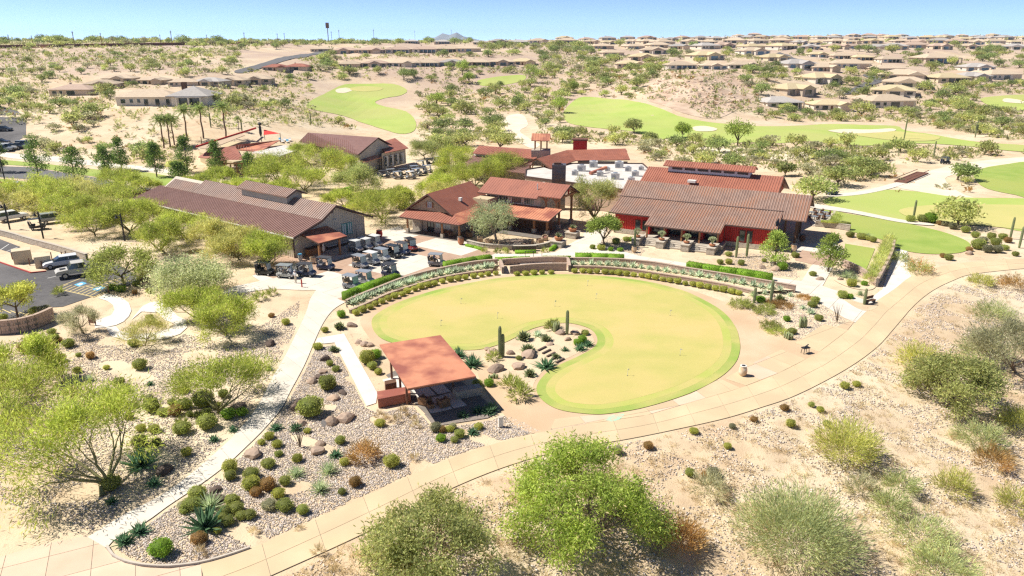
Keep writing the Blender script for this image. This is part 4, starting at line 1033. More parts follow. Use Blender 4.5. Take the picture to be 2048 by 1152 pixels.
def trimline(parent, pts, wd=.12, hh=.2, material='trim', name='fascia'):
    mb = MB()
    for a, b in zip(pts[:-1], pts[1:]): mb.bar(a, b, wd, hh)
    return mb.build(name, material, parent)
def window(parent, x0, x1, z0, z1, y, axis='y', sgn=-1, mull=1, glass='glass', frame='white_trim', bar_=.08, name='window'):
    """a framed window on the wall plane axis=y (faces sgn); frame stands proud, pane set between"""
    def P(a, d, z): return (a, y + sgn * d, z) if axis == 'y' else (y + sgn * d, a, z)
    fr = MB()
    def b(a0, a1, za, zb, d0, d1, m):
        p, q = P(a0, d0, za), P(a1, d1, zb)
        m.box(min(p[0], q[0]), max(p[0], q[0]), min(p[1], q[1]), max(p[1], q[1]), min(p[2], q[2]), max(p[2], q[2]))
    b(x0 - bar_, x1 + bar_, z0 - bar_, z0, -.02, .09, fr); b(x0 - bar_, x1 + bar_, z1, z1 + bar_, -.02, .09, fr)
    b(x0 - bar_, x0, z0, z1, -.02, .085, fr); b(x1, x1 + bar_, z0, z1, -.02, .085, fr)
    for k in range(1, mull + 1):
        xm = x0 + (x1 - x0) * k / (mull + 1); b(xm - bar_ / 2, xm + bar_ / 2, z0, z1, -.01, .075, fr)
    f = fr.build(name, frame, parent)
    for k in range(mull + 1):
        g = MB(); a0 = x0 + (x1 - x0) * k / (mull + 1); a1 = x0 + (x1 - x0) * (k + 1) / (mull + 1)
        b(a0 + .01, a1 - .01, z0, z1, -.03, .035, g); g.build('pane', glass, f)
    return f
def battens(parent, x0, x1, zf, y, sp, material, axis='y', sgn=-1, z0=0, wd=.06, dp=.04):
    mb = MB(); x = x0 + sp / 2
    while x < x1:
        zt = zf(x)
        if axis == 'y': mb.box(x - wd / 2, x + wd / 2, min(y, y + sgn * dp), max(y, y + sgn * dp), z0, zt)
        else: mb.box(min(y, y + sgn * dp), max(y, y + sgn * dp), x - wd / 2, x + wd / 2, z0, zt)
        x += sp
    return mb.build('battens', material, parent, kind='stuff')
def post(parent, x, y, z0, z1, wd=.3, base=None, material='wood', name='post'):
    o = MB().box(x - wd / 2, x + wd / 2, y - wd / 2, y + wd / 2, z0 + (base or 0), z1).build(name, material, parent, bevel=.02)
    if base: MB().box(x - wd * .95, x + wd * .95, y - wd * .95, y + wd * .95, z0, z0 + base).build('stone_base', 'stone', o)
    return o
def lerp(x, pts):
    return float(np.interp(x, [p[0] for p in pts], [p[1] for p in pts]))

# ---------------------------------------------------------------- cart barn
BO = G(590, 516); Bx = G(731, 477)
barn = empty('cart_barn', (BO[0], BO[1], 0), math.atan2(Bx[1] - BO[1], Bx[0] - BO[0]), 'long beige board barn with ribbed rust roof and ridge vent', 'building')
prof = [(0, 3.45), (4.6, 4.72), (7.3, 6.45), (13.75, 3.65)]
MB().extr([(0, -.1), (13.75, -.1)] + prof[::-1], 'y', 0, 43).build('wall', 'grey_wall', barn)
battens(barn, 0, 13.75, lambda x: lerp(x, prof) - .08, 0, .42, 'batten')
battens(barn, 0, 43, lambda x: 3.35, 0, .42, 'batten', 'x', -1)
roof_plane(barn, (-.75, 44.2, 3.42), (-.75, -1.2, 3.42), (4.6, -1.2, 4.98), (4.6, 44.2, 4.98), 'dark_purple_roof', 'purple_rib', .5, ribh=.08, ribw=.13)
roof_plane(barn, (4.45, 33.5, 5.02), (4.45, -1.2, 5.02), (7.3, -1.2, 6.72), (7.3, 33.5, 6.72), 'tan_roof', 'tan_rib', .48, ribh=.08, ribw=.14)
roof_plane(barn, (4.45, 42, 5.02), (4.45, 33.5, 5.02), (6.4, 33.5, 6.12), (6.4, 42, 6.12), 'tan_roof', 'tan_rib', .48, ribh=.08, ribw=.14)
roof_plane(barn, (14.4, -1.2, 3.66), (14.4, 33.5, 3.66), (7.3, 33.5, 6.72), (7.3, -1.2, 6.72), 'tan_roof', 'tan_rib', .48, ribh=.08, ribw=.14)
roof_plane(barn, (13.0, 33.5, 3.7), (13.0, 42, 3.7), (6.4, 42, 6.12), (6.4, 33.5, 6.12), 'tan_roof', 'tan_rib', .48, ribh=.08, ribw=.14)
trimline(barn, [(-.78, -1.24, 3.3), (4.55, -1.24, 4.85), (7.3, -1.24, 6.58), (14.45, -1.24, 3.54)], .1, .24)
trimline(barn, [(-.8, -1.2, 3.32), (-.8, 44.2, 3.32)], .1, .16, 'white_trim', 'gutter')
# ridge vent
vx, v0, v1 = 7.3, 8.6, 20.5
vent = box('ridge_vent', 'grey_wall', barn, vx - 1.45, vx + 1.45, v0, v1, 5.9, 7.25)
MB().extr([(vx - 1.45, 7.25), (vx + 1.45, 7.25), (vx, 7.86)], 'y', v0 + .02, v1 - .02).build('vent_gable', 'grey_wall', vent)
roof_plane(barn, (vx - 1.95, v1 + .7, 7.12), (vx - 1.95, v0 - .7, 7.12), (vx, v0 - .7, 8.02), (vx, v1 + .7, 8.02), 'tan_roof', 'tan_rib', .48, ribh=.08, ribw=.14, name='vent_roof')
roof_plane(barn, (vx + 1.95, v0 - .7, 7.12), (vx + 1.95, v1 + .7, 7.12), (vx, v1 + .7, 8.02), (vx, v0 - .7, 8.02), 'tan_roof', 'tan_rib', .48, ribh=.08, ribw=.14, name='vent_roof')
trimline(barn, [(vx - 1.98, v0 - .74, 7.04), (vx, v0 - .74, 7.92), (vx + 1.98, v0 - .74, 7.04)], .08, .16)
# front: canopy, posts, counter, windows, door
roof_plane(barn, (1.0, -4.5, 2.75), (6.2, -4.5, 2.75), (6.2, .0, 3.62), (1.0, .0, 3.62), 'corten', 'rib', 2.6, name='canopy', ribw=.03, ribh=.02)
trimline(barn, [(1.0, -.05, 3.42), (1.0, -4.5, 2.6), (6.2, -4.5, 2.6), (6.2, -.05, 3.42)], .1, .16, 'trim', 'canopy_fascia')
for px_ in (1.25, 5.0): post(barn, px_, -4.1, 0, 2.62, .26, None)
ct = box('counter', 'wood', barn, 1.6, 4.6, -1.25, -.35, 0, 1.05); box('counter_top', 'trim', ct, 1.5, 4.7, -1.3, -.3, 1.052, 1.11)
box('notice_board', 'wood', barn, 3.2, 4.2, -.09, -.045, 1.6, 2.3)
window(barn, 6.4, 7.0, 1.5, 2.2, -.04, mull=0, glass='pale_glass')
for wx in (9.1, 10.2): window(barn, wx, wx + .78, 1.55, 3.2, -.04, mull=1, glass='pale_glass', frame='teal')
MB().box(11.9, 13.3, -.09, -.045, 0, 2.5).build('door', 'grey_wall', barn)
MB().cyl((12.6, -.1, 2.0), (12.6, -.16, 2.0), .14, n=12).build('wall_lamp', 'white_trim', barn)
for lx in (7.6, 8.0): MB().cyl((lx, -.04, 4.3), (lx, -.2, 4.22), .1, n=8).build('flood_lamp', 'white_trim', barn)
box('gable_vent', 'trim', barn, 7.0, 7.6, -.1, -.045, 5.35, 5.95)
box('corner_board', 'trim', barn, -.06, .06, -.06, .06, 0, 3.4)
for k in range(2):
    b_ = box('bench_ledge', 'white_trim', barn, 5.7 + k * 2.3, 7.5 + k * 2.3, -.55, -.1, .42, .5); box('ledge_skirt', 'trim', b_, 5.7 + k * 2.3, 7.5 + k * 2.3, -.5, -.15, 0, .42)
for k in range(5):
    MB().bar((-.5, 44.3 + k * 1.2, 3.3), (5.2, 44.3 + k * 1.2, 3.5), .12, .22).build('pergola_beam', 'dark_wood', barn)
for k in range(2):
    post(barn, -.2 + 5 * k, 48.8, 0, 3.2, .22, None, 'dark_wood', 'pergola_post')

# ---------------------------------------------------------------- golf shop, two gabled blocks
SO = G(816, 465); Sx = G(919, 481)
shop = empty('golf_shop', (SO[0], SO[1], 0), math.atan2(Sx[1] - SO[1], Sx[0] - SO[0]), 'beige golf shop with rust metal roofs, porch and open timber balcony', 'building')
MB().extr([(-.8, -.1), (7.6, -.1), (7.6, 3.7), (3.3, 6.25), (-.8, 3.7)], 'y', 2.3, 14).build('wall', 'grey_wall', shop)
MB().extr([(-.7, 3.72), (7.5, 3.72), (3.3, 6.2)], 'y', 1.9, 2.28).build('gable_wall', 'cream_wall', shop)
battens(shop, -.4, 7.2, lambda x: lerp(x, [(-.8, 3.72), (3.3, 6.1), (7.6, 3.6)]), 1.9, .4, 'cream_wall', z0=3.74)
window(shop, 2.9, 3.6, 4.25, 5.05, 1.9, mull=1, glass='pale_glass')
for sx_ in (2.5, 3.72): box('shutter', 'wood', shop, sx_, sx_ + .3, 1.82, 1.9, 4.2, 5.1)
roof_plane(shop, (-1.6, 15, 3.3), (-1.6, 1.2, 3.3), (3.3, 1.2, 6.6), (3.3, 15, 6.6), 'rust_roof', 'rib', .5, ribh=.03, ribw=.04)
roof_plane(shop, (8.0, 1.2, 3.62), (8.0, 14, 3.62), (3.3, 14, 6.6), (3.3, 1.2, 6.6), 'rust_roof', 'rib', .5, ribh=.03, ribw=.04)
trimline(shop, [(-1.65, 1.16, 3.2), (3.3, 1.16, 6.48), (8.05, 1.16, 3.5)], .1, .2)
roof_plane(shop, (-1.1, -.8, 2.75), (10.8, -.8, 2.75), (8.0, 2.0, 3.62), (-1.1, 2.0, 3.62), 'rust_roof', 'rib', .5, name='porch_roof', ribh=.05, ribw=.05)
roof_plane(shop, (10.8, -.8, 2.75), (10.8, 9.2, 2.75), (8.0, 9.2, 3.62), (8.0, 2.0, 3.62), 'corten', 'rib', .5, name='porch_roof', ribh=.03, ribw=.04)
trimline(shop, [(-1.1, -.84, 2.66), (10.84, -.84, 2.66), (10.84, 8.0, 2.66)], .1, .18)
for px_, py_ in ((0, 0), (7.0, -.1), (10.2, 0), (10.2, 3.7)): post(shop, px_, py_, 0, 2.66, .26, .75)
box('stone_wall', 'stone', shop, -.4, 1.4, 1.9, 2.6, 0, 2.9)
window(shop, 2.4, 3.6, .1, 2.3, 2.3, mull=1, frame='trim', name='entrance_door')
for wx in (4.1, 5.1, 6.1): window(shop, wx, wx + .8, .95, 2.2, 2.3, mull=0, glass='pale_glass')
box('porch_floor', 'joint', shop, -.6, 10.9, -.6, 9.5, -.02, .03)
box('roof_vent', 'white_trim', shop, 6.0, 6.5, 6.2, 6.7, 4.8, 5.35)
# linking flat roof
lk = box('link_block', 'cream_wall', shop, 6.5, 9.5, 9.8, 13, 2, 4.7)
# two storey block
MB().box(7.2, 17.6, 13.3, 19.6, 0, 5.35).build('wall', 'grey_wall', shop)
MB().box(7.4, 20.0, 11.9, 13.25, 0, 2.7).build('ground_floor_wall', 'dark_wood', shop)
roof_plane(shop, (6.0, 12.2, 5.25), (17.5, 12.2, 5.25), (17.5, 16.5, 7.25), (6.0, 16.5, 7.25), 'rust_roof', 'rib', .5, ribh=.03, ribw=.04)
roof_plane(shop, (17.5, 13.0, 5.62), (21.6, 13.0, 5.62), (21.6, 16.5, 7.25), (17.5, 16.5, 7.25), 'rust_roof', 'rib', .5, ribh=.03, ribw=.04)
roof_plane(shop, (21.6, 20.3, 5.4), (6.0, 20.3, 5.4), (6.0, 16.5, 7.25), (21.6, 16.5, 7.25), 'rust_roof', 'rib', .5, ribh=.03, ribw=.04)
trimline(shop, [(21.62, 12.95, 5.5), (21.62, 16.5, 7.12), (21.62, 20.3, 5.3)], .1, .22)
trimline(shop, [(6, 12.16, 5.16), (17.5, 12.16, 5.16)], .1, .16)
for wx in (9.6, 12.2, 14.6): window(shop, wx, wx + 1.9, 3.9, 5.05, 13.3, mull=0)
battens(shop, 7.2, 17.6, lambda x: 5.2, 13.3, .4, 'batten', z0=3.7)
roof_plane(shop, (10.8, 8.4, 2.75), (21.7, 8.4, 2.75), (21.7, 13.28, 3.75), (8.0, 13.28, 3.75), 'corten', 'rib', .5, name='porch_roof', ribh=.03, ribw=.04)
trimline(shop, [(10.8, 8.36, 2.66), (21.74, 8.36, 2.66), (21.74, 13.2, 3.64)], .1, .18)
for px_, py_, zt in ((13.6, 10.2, 2.9), (18.2, 10.2, 2.9), (20.6, 10.2, 2.9), (20.5, 14.7, 5.9), (20.5, 19.5, 5.4)): post(shop, px_, py_, 0, zt, .32, .7)
for px_, py_ in ((18.6, 13.6), (20.5, 13.6)):
    pp = post(shop, px_, py_, 3.5, 5.5, .22, None)
    for s_ in (-1, 1): MB().bar((px_, py_, 4.6), (px_ + s_ * .8, py_, 5.45), .16).build('brace', 'wood', pp)
MB().bar((21.3, 13.2, 5.5), (21.3, 19.8, 5.5), .22, .3).build('tie_beam', 'wood', shop)
MB().bar((21.3, 16.5, 5.6), (21.3, 16.5, 7.0), .2).build('king_post', 'red_wall', shop)
for s_ in (-1, 1): MB().bar((20.5, 19.5, 4.2), (20.5, 19.5 + s_ * .9, 5.3), .16).build('brace', 'wood', shop)
MB().cyl((16.5, 14.5, 6.2), (16.5, 14.5, 7.3), .09).build('flue', 'hvac', shop)
box('porch_floor', 'joint', shop, 10.95, 21, 7.2, 19, -.015, .035)

# ---------------------------------------------------------------- red clubhouse
CO = G(1229, 464); Cx = G(1530, 500)
club = empty('clubhouse', (CO[0], CO[1], 0), math.atan2(Cx[1] - CO[1], Cx[0] - CO[0]), 'red board clubhouse under long ribbed brown roofs with stone stair piers', 'building')
cp = [(0, 3.3), (5.4, 4.85), (9.2, 6.8), (14.5, 4.4)]      # (y,z)
MB().extr([(0, 0), (14.5, 0)] + [(y, z) for y, z in cp[::-1]], 'x', 0, 25).build('wall', 'red_wall', club)
battens(club, 0, 6.2, lambda x: 3.2, 0, .3, 'red_batten', z0=.75); battens(club, 17.6, 25, lambda x: 3.2, 0, .3, 'red_batten', z0=.75)
MB().box(-.12, 6.0, -.16, 0, 0, .72).build('stone_plinth', 'stone', club); MB().box(18.0, 25.1, -.16, 0, 0, .72).build('stone_plinth', 'stone', club)
RK = dict(sp=.42, ribh=.07, ribw=.11)
roof_plane(club, (-1.0, -.45, 3.38), (6.0, -.45, 3.38), (6.0, 5.4, 5.0), (-1.0, 5.4, 5.0), 'tan_roof', 'tan_rib', **RK)
roof_plane(club, (6.0, -3.4, 2.62), (17.8, -3.4, 2.62), (17.8, 5.4, 5.0), (6.0, 5.4, 5.0), 'tan_roof', 'tan_rib', **RK)
roof_plane(club, (17.8, -.45, 3.38), (25.4, -.45, 3.38), (25.4, 5.4, 5.0), (17.8, 5.4, 5.0), 'tan_roof', 'tan_rib', **RK)
roof_plane(club, (-1.2, 5.25, 5.06), (25.4, 5.25, 5.06), (25.4, 9.2, 7.12), (-1.2, 9.2, 7.12), 'tan_roof', 'tan_rib', **RK)
roof_plane(club, (25.4, 3.6, 4.2), (28.9, 3.6, 4.2), (28.9, 9.2, 7.12), (25.4, 9.2, 7.12), 'tan_roof', 'tan_rib', **RK)
roof_plane(club, (28.9, 15, 4.4), (-1.2, 15, 4.4), (-1.2, 9.2, 7.12), (28.9, 9.2, 7.12), 'tan_roof', 'rib', **RK)
trimline(club, [(28.94, 3.6, 4.08), (28.94, 9.2, 6.98), (28.94, 15, 4.3)], .1, .26, 'corten_dark')
trimline(club, [(-1, -.49, 3.3), (6.0, -.49, 3.3)], .1, .18); trimline(club, [(6, -3.44, 2.54), (17.8, -3.44, 2.54)], .1, .18); trimline(club, [(17.8, -.49, 3.3), (25.4, -.49, 3.3)], .1, .18)
trimline(club, [(-1.2, 5.2, 5.12), (25.4, 5.2, 5.12)], .08, .12, 'tan_rib', 'roof_seam')
# entrance: dark glazing between red fins under the portico
MB().box(6.0, 17.8, -.05, .0, .75, 3.3).build('entrance_wall', 'dark_wood', club)
for k in range(4): window(club, 6.5 + k * 2.85, 8.5 + k * 2.85, .8, 2.55, -.06, mull=1, frame='trim', name='entrance_glazing')
for k in range(5): box('red_fin', 'red_wall', club, 5.9 + k * 2.85, 6.3 + k * 2.85, -1.5, -.06, .75, 2.95)
for k in range(5): post(club, 6.4 + k * 2.75, -3.0, .6, 2.45, .26, None)
box('entrance_terrace', 'stone_cap', club, 5.5, 18.2, -3.5, .0, 0, .62)
for k in range(4):
    x_ = 5.6 + k * 3.85
    pr = MB().box(x_ - .6, x_ + .6, -6.4, -3.3, 0, .95).build('stair_pier', 'stone', club); box('pier_cap', 'stone_cap', pr, x_ - .68, x_ + .68, -6.48, -3.28, .952, 1.05)
    if k < 3:
        for q in range(4): box('step', 'stone_cap', club, x_ + .62, x_ + 3.2, -5.6 + q * .53, -3.4, .005, .155 * (q + 1))
window(club, 3.6, 4.3, .95, 2.4, -.05, mull=0, frame='trim'); window(club, 4.8, 5.6, .95, 2.4, -.05, mull=0, frame='trim')
window(club, 20.1, 20.8, 1.0, 2.6, -.05, mull=0, frame='trim'); window(club, 21.2, 21.9, 1.0, 2.6, -.05, mull=0, frame='trim')
# open end with timber posts
for px_, py_ in ((27.6, 4.4), (27.6, 7.4), (27.6, 11), (26.0, 4.4)): post(club, px_, py_, 0, 4.5 + (py_ - 4.4) * .25, .3, .5, 'dark_wood')
for s_ in (1, -1): MB().bar((27.6, 9.2, 4.6), (27.6, 9.2 + s_ * 3.2, 4.7), .2).build('brace', 'wood', club)
MB().box(25.02, 25.1, .5, 13.5, .2, 4.4).build('glazed_end', 'glass', club)
# rear roof with clerestory
MB().box(.2, 22, 14.5, 29, 0, 5.2).build('rear_wall', 'red_wall', club)
roof_plane(club, (-.6, 14.2, 6.0), (23.2, 14.2, 6.0), (23.2, 19.4, 8.0), (-.6, 19.4, 8.0), 'rust_roof', 'rib', **RK)
roof_plane(club, (23.2, 29.5, 4.3), (-.6, 29.5, 4.3), (-.6, 19.4, 8.0), (23.2, 19.4, 8.0), 'rust_roof', 'rib', **RK)
MB().extr([(14.6, 4.4), (28.6, 4.3), (19.4, 7.85), (14.6, 5.9)], 'x', .4, 22.4).build('rear_gable', 'red_wall', club)
trimline(club, [(23.24, 14.2, 5.9), (23.24, 19.4, 7.88), (23.24, 29.4, 4.2)], .1, .24, 'corten_dark')
cl_ = box('clerestory', 'white_trim', club, 3.4, 17.8, 18.3, 20.5, 7.2, 8.75)
for k in range(6): window(cl_, 4.2 + k * 2.3, 5.9 + k * 2.3, 8.1, 8.5, 18.3, mull=0, frame='trim', bar_=.06)
roof_plane(club, (2.6, 17.6, 8.7), (18.6, 17.6, 8.7), (18.6, 19.4, 9.4), (2.6, 19.4, 9.4), 'rust_roof', 'rib', name='clerestory_roof', **RK)
roof_plane(club, (18.6, 21.2, 8.7), (2.6, 21.2, 8.7), (2.6, 19.4, 9.4), (18.6, 19.4, 9.4), 'rust_roof', 'rib', name='clerestory_roof', **RK)
MB().box(8, 9.4, 14.2, 15.2, 6.6, 7.0).build('roof_hatch', 'white_trim', club)
# dining terrace by the lawn
ter = empty('dining_terrace', (*G(1640, 440), 0), 0); ter['kind'] = 'structure'
MB().prism([(p[0] - G(1640, 440)[0], p[1] - G(1640, 440)[1]) for p in PG([(1612, 432), (1640, 420), (1668, 428), (1655, 448), (1625, 452)])], -.03, .03).build('paving', 'stone_cap', ter)

# ---------------------------------------------------------------- rear building with bell tower and white flat roof
RO = G(1090, 352)
rear = empty('rear_clubhouse_wing', (RO[0], RO[1], 0), math.radians(-6), 'low wing with rust hip roof, stone bell tower and white flat roof full of units', 'building')
def RL(px, py, z):
    x, y = G(px, py, z); dx, dy = x - RO[0], y - RO[1]; a = math.radians(6)
    return (dx * math.cos(a) - dy * math.sin(a), dx * math.sin(a) + dy * math.cos(a), z)
def rquad(pts, zs, material, ribs='rib', name='roof', sp=.5):
    A, B, C, D = [RL(p[0], p[1], z) for p, z in zip(pts, zs)]
    return roof_plane(rear, A, B, C, D, material, ribs, sp, ribh=.03, ribw=.05, name=name)
# white flat roof block
fz = 4.6
FR = [RL(*p, fz) for p in ((1050, 352), (1300, 385), (1312, 350), (1285, 326), (1130, 326), (1052, 338))]
MB().prism([(p[0], p[1]) for p in FR], 0, fz - .5).build('block_wall', 'block_cap', rear)
MB().prism([(p[0], p[1]) for p in FR], fz - .48, fz - .2).build('flat_roof', 'white_membrane', rear)
mb = MB()
for a, b in zip(FR, FR[1:] + FR[:1]): mb.bar((a[0], a[1], fz - .2), (b[0], b[1], fz - .2), .25, .45)
mb.build('parapet', 'trim', rear)
for px_, py_, s_ in ((1163, 342, 1.6), (1187, 334, 1.6), (1238, 335, 1.6), (1256, 342, 1.2), (1230, 358, 1.5), (1270, 352, 1.3), (1200, 352, 1.2), (1150, 350, 1.2), (1282, 340, 1.0), (1215, 342, 1.0), (1262, 364, 1.2)):
    x, y, z = RL(px_, py_, fz - .2)
    u = box('air_unit', 'hvac', rear, x - s_ * .55, x + s_ * .55, y - s_ * .45, y + s_ * .45, z, z + s_ * .8); box('fan_grille', 'car_grey', u, x - s_ * .4, x + s_ * .1, y - s_ * .47, y - s_ * .45, z + .15, z + s_ * .55); MB().lathe([(s_ * .3, s_ * .8), (s_ * .3, s_ * .88)], (x, y, z), 10).build('fan_cowl', 'car_grey', u)
x, y, z = RL(1195, 348, fz); MB().bar((x - 1.5, y, z + .1), (x + 1.8, y + 3, z + .9), .6, .5).build('duct', 'corten', rear)
# tall steel chimney
x0, y0, _ = RL(1117, 368, 4.9)
ch = box('steel_chimney', 'steel_blue', rear, x0 - 1.25, x0 + 1.25, y0, y0 + 2.2, 0, 8.4); box('chimney_cap', 'corten_dark', ch, x0 - .9, x0 + .4, y0 + .3, y0 + 1.6, 8.4, 8.8)
for k in range(7): box('steel_seam', 'trim', ch, x0 - 1.27, x0 + 1.27, y0 - .012, y0, 1.2 * k + .6, 1.2 * k + .64)
box('white_cabinet', 'white_trim', rear, x0 - 5.2, x0 - 2.6, y0 - .2, y0 + 1.2, 0, 5.0)
# hip roofed wing
hz_, ez = 6.4, 4.9
rquad(((1152, 321), (1260, 319), (1251, 297), (1134, 300)), (ez, ez, hz_, hz_), 'rust_roof')
Aw = [RL(1152, 321, ez), RL(1260, 319, ez)]
MB().box(Aw[0][0] + .4, Aw[1][0] - .6, Aw[0][1] + .8, Aw[0][1] + 9, 0, 4.75).build('wing_wall', 'cream_wall', rear)
rr = [RL(1251, 297, hz_), RL(1134, 300, hz_)]
roof_plane(rear, (Aw[1][0], rr[0][1] + 6, ez), (Aw[0][0] - 4, rr[1][1] + 6, ez), rr[1], rr[0], 'rust_roof', None)
# porch gable
ga = RL(1074, 317, 6.2); gr = RL(1134, 300, 6.4); e1 = RL(1101, 337, 4.6); e2 = RL(1152, 321, 4.9); l1 = RL(1047, 329, 4.9)
roof_plane(rear, e1, e2, gr, ga, 'rust_roof', 'rib', .5, ribh=.03, ribw=.05)
roof_plane(rear, (gr[0] - 4, gr[1] + 2, 4.9), l1, ga, gr, 'rust_roof', None)
trimline(rear, [l1, ga, e1], .14, .26, 'corten_dark')
for p in ((1060, 332, 4.6), (1092, 334, 4.6)):
    q = RL(*p); pp = post(rear, q[0], q[1] + .6, 0, 4.7, .35, None)
    MB().bar((q[0], q[1] + .6, 3.2), ((q[0] + ga[0]) / 2, q[1] + .6, 4.9), .24).build('brace', 'wood', pp)
# left wing with clerestory
rquad(((945, 306), (1074, 318), (1072, 299), (958, 291)), (4.8, 4.8, 5.8, 5.8), 'rust_roof', sp=.8)
q1, q2 = RL(947, 309, 4.4), RL(1072, 321, 4.4)
MB().bar((q1[0], q1[1] + 1, 4.3), (q2[0], q2[1] + 1, 4.3), .3, .7).build('clerestory_band', 'white_trim', rear)
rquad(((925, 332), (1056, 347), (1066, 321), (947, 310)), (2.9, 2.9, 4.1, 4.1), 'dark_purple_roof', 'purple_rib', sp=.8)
q1 = RL(930, 330, 2.7); q2 = RL(1050, 343, 2.7)
MB().bar((q1[0], q1[1] + 1.2, 1.3), (q2[0], q2[1] + 1.2, 1.3), .3, 2.6).build('left_wall', 'grey_wall', rear)
# bell tower
tx, ty, _ = RL(1081, 312, 5.2)
st = box('tower_base', 'stone', rear, tx - 2.1, tx + 2.1, ty - .3, ty + 3.2, 3, 6.5)
for sx_ in (-1, 0, 1):
    for sy_ in (0, 1): post(rear, tx + sx_ * 1.35, ty + .3 + sy_ * 2.2, 6.5, 8.9, .2, None, name='tower_post')
roof_plane(rear, (tx - 2.1, ty - .6, 8.75), (tx + 2.1, ty - .6, 8.75), (tx + 2.1, ty + 1.4, 10.1), (tx - 2.1, ty + 1.4, 10.1), 'corten', 'rib', .6, name='tower_roof', ribh=.03, ribw=.04)
roof_plane(rear, (tx + 2.1, ty + 3.4, 8.75), (tx - 2.1, ty + 3.4, 8.75), (tx - 2.1, ty + 1.4, 10.1), (tx + 2.1, ty + 1.4, 10.1), 'corten', None, name='tower_roof')
MB().extr([(ty - .4, 8.7), (ty + 3.2, 8.7), (ty + 1.4, 9.95)], 'x', tx + 1.6, tx + 1.7).build('tower_gable', 'wood', rear)
x, y, _ = RL(1160, 298, 6.4); cc = box('rust_chimney', 'red_wall', rear, x - 1.6, x + 1.6, y, y + 2.4, 5, 8.3); box('chimney_cap', 'corten_dark', cc, x - 1.8, x + 1.8, y - .2, y + 2.6, 8.302, 8.6)

# ---------------------------------------------------------------- fitness building and pool building
FO = G(762, 340); Fx = G(812, 326)
fit_ = empty('fitness_building', (FO[0], FO[1], 0), 0, 'grey board building with dark rust gable roof beyond the parked carts', 'building')
def FL(px, py, z):
    x, y = G(px, py, z); return (x - FO[0], y - FO[1], z)
zr, ze = 7.4, 4.6
A, B, C, D = FL(598, 283, ze), FL(716, 309, ze), FL(757, 275, zr), FL(616, 265, zr)
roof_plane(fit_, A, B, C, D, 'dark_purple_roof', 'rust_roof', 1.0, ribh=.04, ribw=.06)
E_, F_ = FL(783, 289, ze + .6), FL(640, 268, ze + .3)
roof_plane(fit_, E_, (D[0] + (E_[0] - C[0]), D[1] + (E_[1] - C[1]), ze + .6), D, C, 'rust_roof', None)
MB().add([(A[0] + 1, A[1] + .8, 0), (B[0] + .2, B[1] + .9, 0), (E_[0] - .4, E_[1] - .2, 0), (D[0] + 3, D[1] + 3, 0), (A[0] + 1, A[1] + .8, ze - .25), (B[0] + .2, B[1] + .9, ze - .25), (C[0] - .2, C[1] + .2, zr - .35), (E_[0] - .4, E_[1] - .2, ze + .2), (D[0] + 3, D[1] + 3, ze + .2), (D[0] + 1.0, D[1] + .4, zr - .4)],
         [(0, 1, 5, 4), (1, 2, 7, 6, 5), (4, 5, 6, 9), (6, 7, 8, 9), (0, 4, 9, 8, 3), (2, 3, 8, 7)]).build('wall', 'grey_wall', fit_)
trimline(fit_, [(B[0], B[1], ze - .12), (C[0], C[1], zr - .12), (E_[0], E_[1], ze + .48)], .12, .26)
a2, b2, c2, d2_ = FL(771, 306, 4.0), FL(817, 296, 4.0), FL(790, 276, 5.6), FL(755, 286, 5.2)
roof_plane(fit_, a2, b2, c2, d2_, 'rust_roof', 'rib', 1.0, ribh=.04, ribw=.06, name='lean_roof')
MB().prism([(FL(765, 338, 0)[0], FL(765, 338, 0)[1]), (FL(812, 327, 0)[0], FL(812, 327, 0)[1]), (b2[0] - 1, b2[1] + 1.4), (a2[0] - .5, a2[1] + 3)], 0, 3.85).build('lean_wall', 'grey_wall', fit_)
wp = [FL(768, 338, 0), FL(810, 328, 0)]
for k in range(4):
    t0 = (k + .2) / 4; t1 = (k + .85) / 4
    p = [wp[0][i] + (wp[1][i] - wp[0][i]) * t0 for i in (0, 1)]; q = [wp[0][i] + (wp[1][i] - wp[0][i]) * t1 for i in (0, 1)]
    fr = MB().bar((p[0], p[1] - .05, 1.7), (q[0], q[1] - .05, 1.7), .1, 2.6).build('window', 'white_trim', fit_); MB().bar((p[0] + .12, p[1] - .09, 1.7), (q[0] - .12, q[1] - .09, 1.7), .1, 2.3).build('pane', 'glass', fr)
a3, b3, c3, d3 = FL(728, 324, 2.9), FL(765, 314, 2.9), FL(745, 309, 3.6), FL(706, 312, 3.6)
roof_plane(fit_, a3, b3, c3, d3, 'corten', None, name='porch_roof'); post(fit_, b3[0] - .6, b3[1] + .3, 0, 2.8, .4, None, 'stone', 'porch_pier')

PO = G(470, 345)
pool = empty('pool_building', (PO[0], PO[1], 0), 0, 'low pool building with hipped rust roof and brick gate beside palms', 'building')
def PL(px, py, z): x, y = G(px, py, z); return (x - PO[0], y - PO[1], z)
ring = [PL(*p, 0)[:2] for p in ((402, 330), (470, 352), (560, 335), (585, 312), (440, 305), (405, 318))]
MB().prism(ring, 0, 3.3).build('wall', 'cream_wall', pool)
roof_plane(pool, PL(445, 320, 3.3), PL(488, 320, 3.3), PL(470, 292, 4.6), PL(426, 296, 4.6), 'rust_roof', 'rib', .9, ribh=.03, ribw=.05)
roof_plane(pool, PL(468, 299, 3.5), PL(520, 303, 3.5), PL(560, 280, 4.6), PL(470, 290, 4.6), 'corten', 'tan_rib', .9, ribh=.06, ribw=.1)
roof_plane(pool, PL(396, 314, 3.0), PL(446, 321, 3.3), PL(426, 297, 4.6), PL(424, 296, 4.6), 'rust_roof', None)
fl_ = [PL(*p, 3.6)[:2] for p in ((505, 304), (560, 312), (600, 298), (570, 290))]
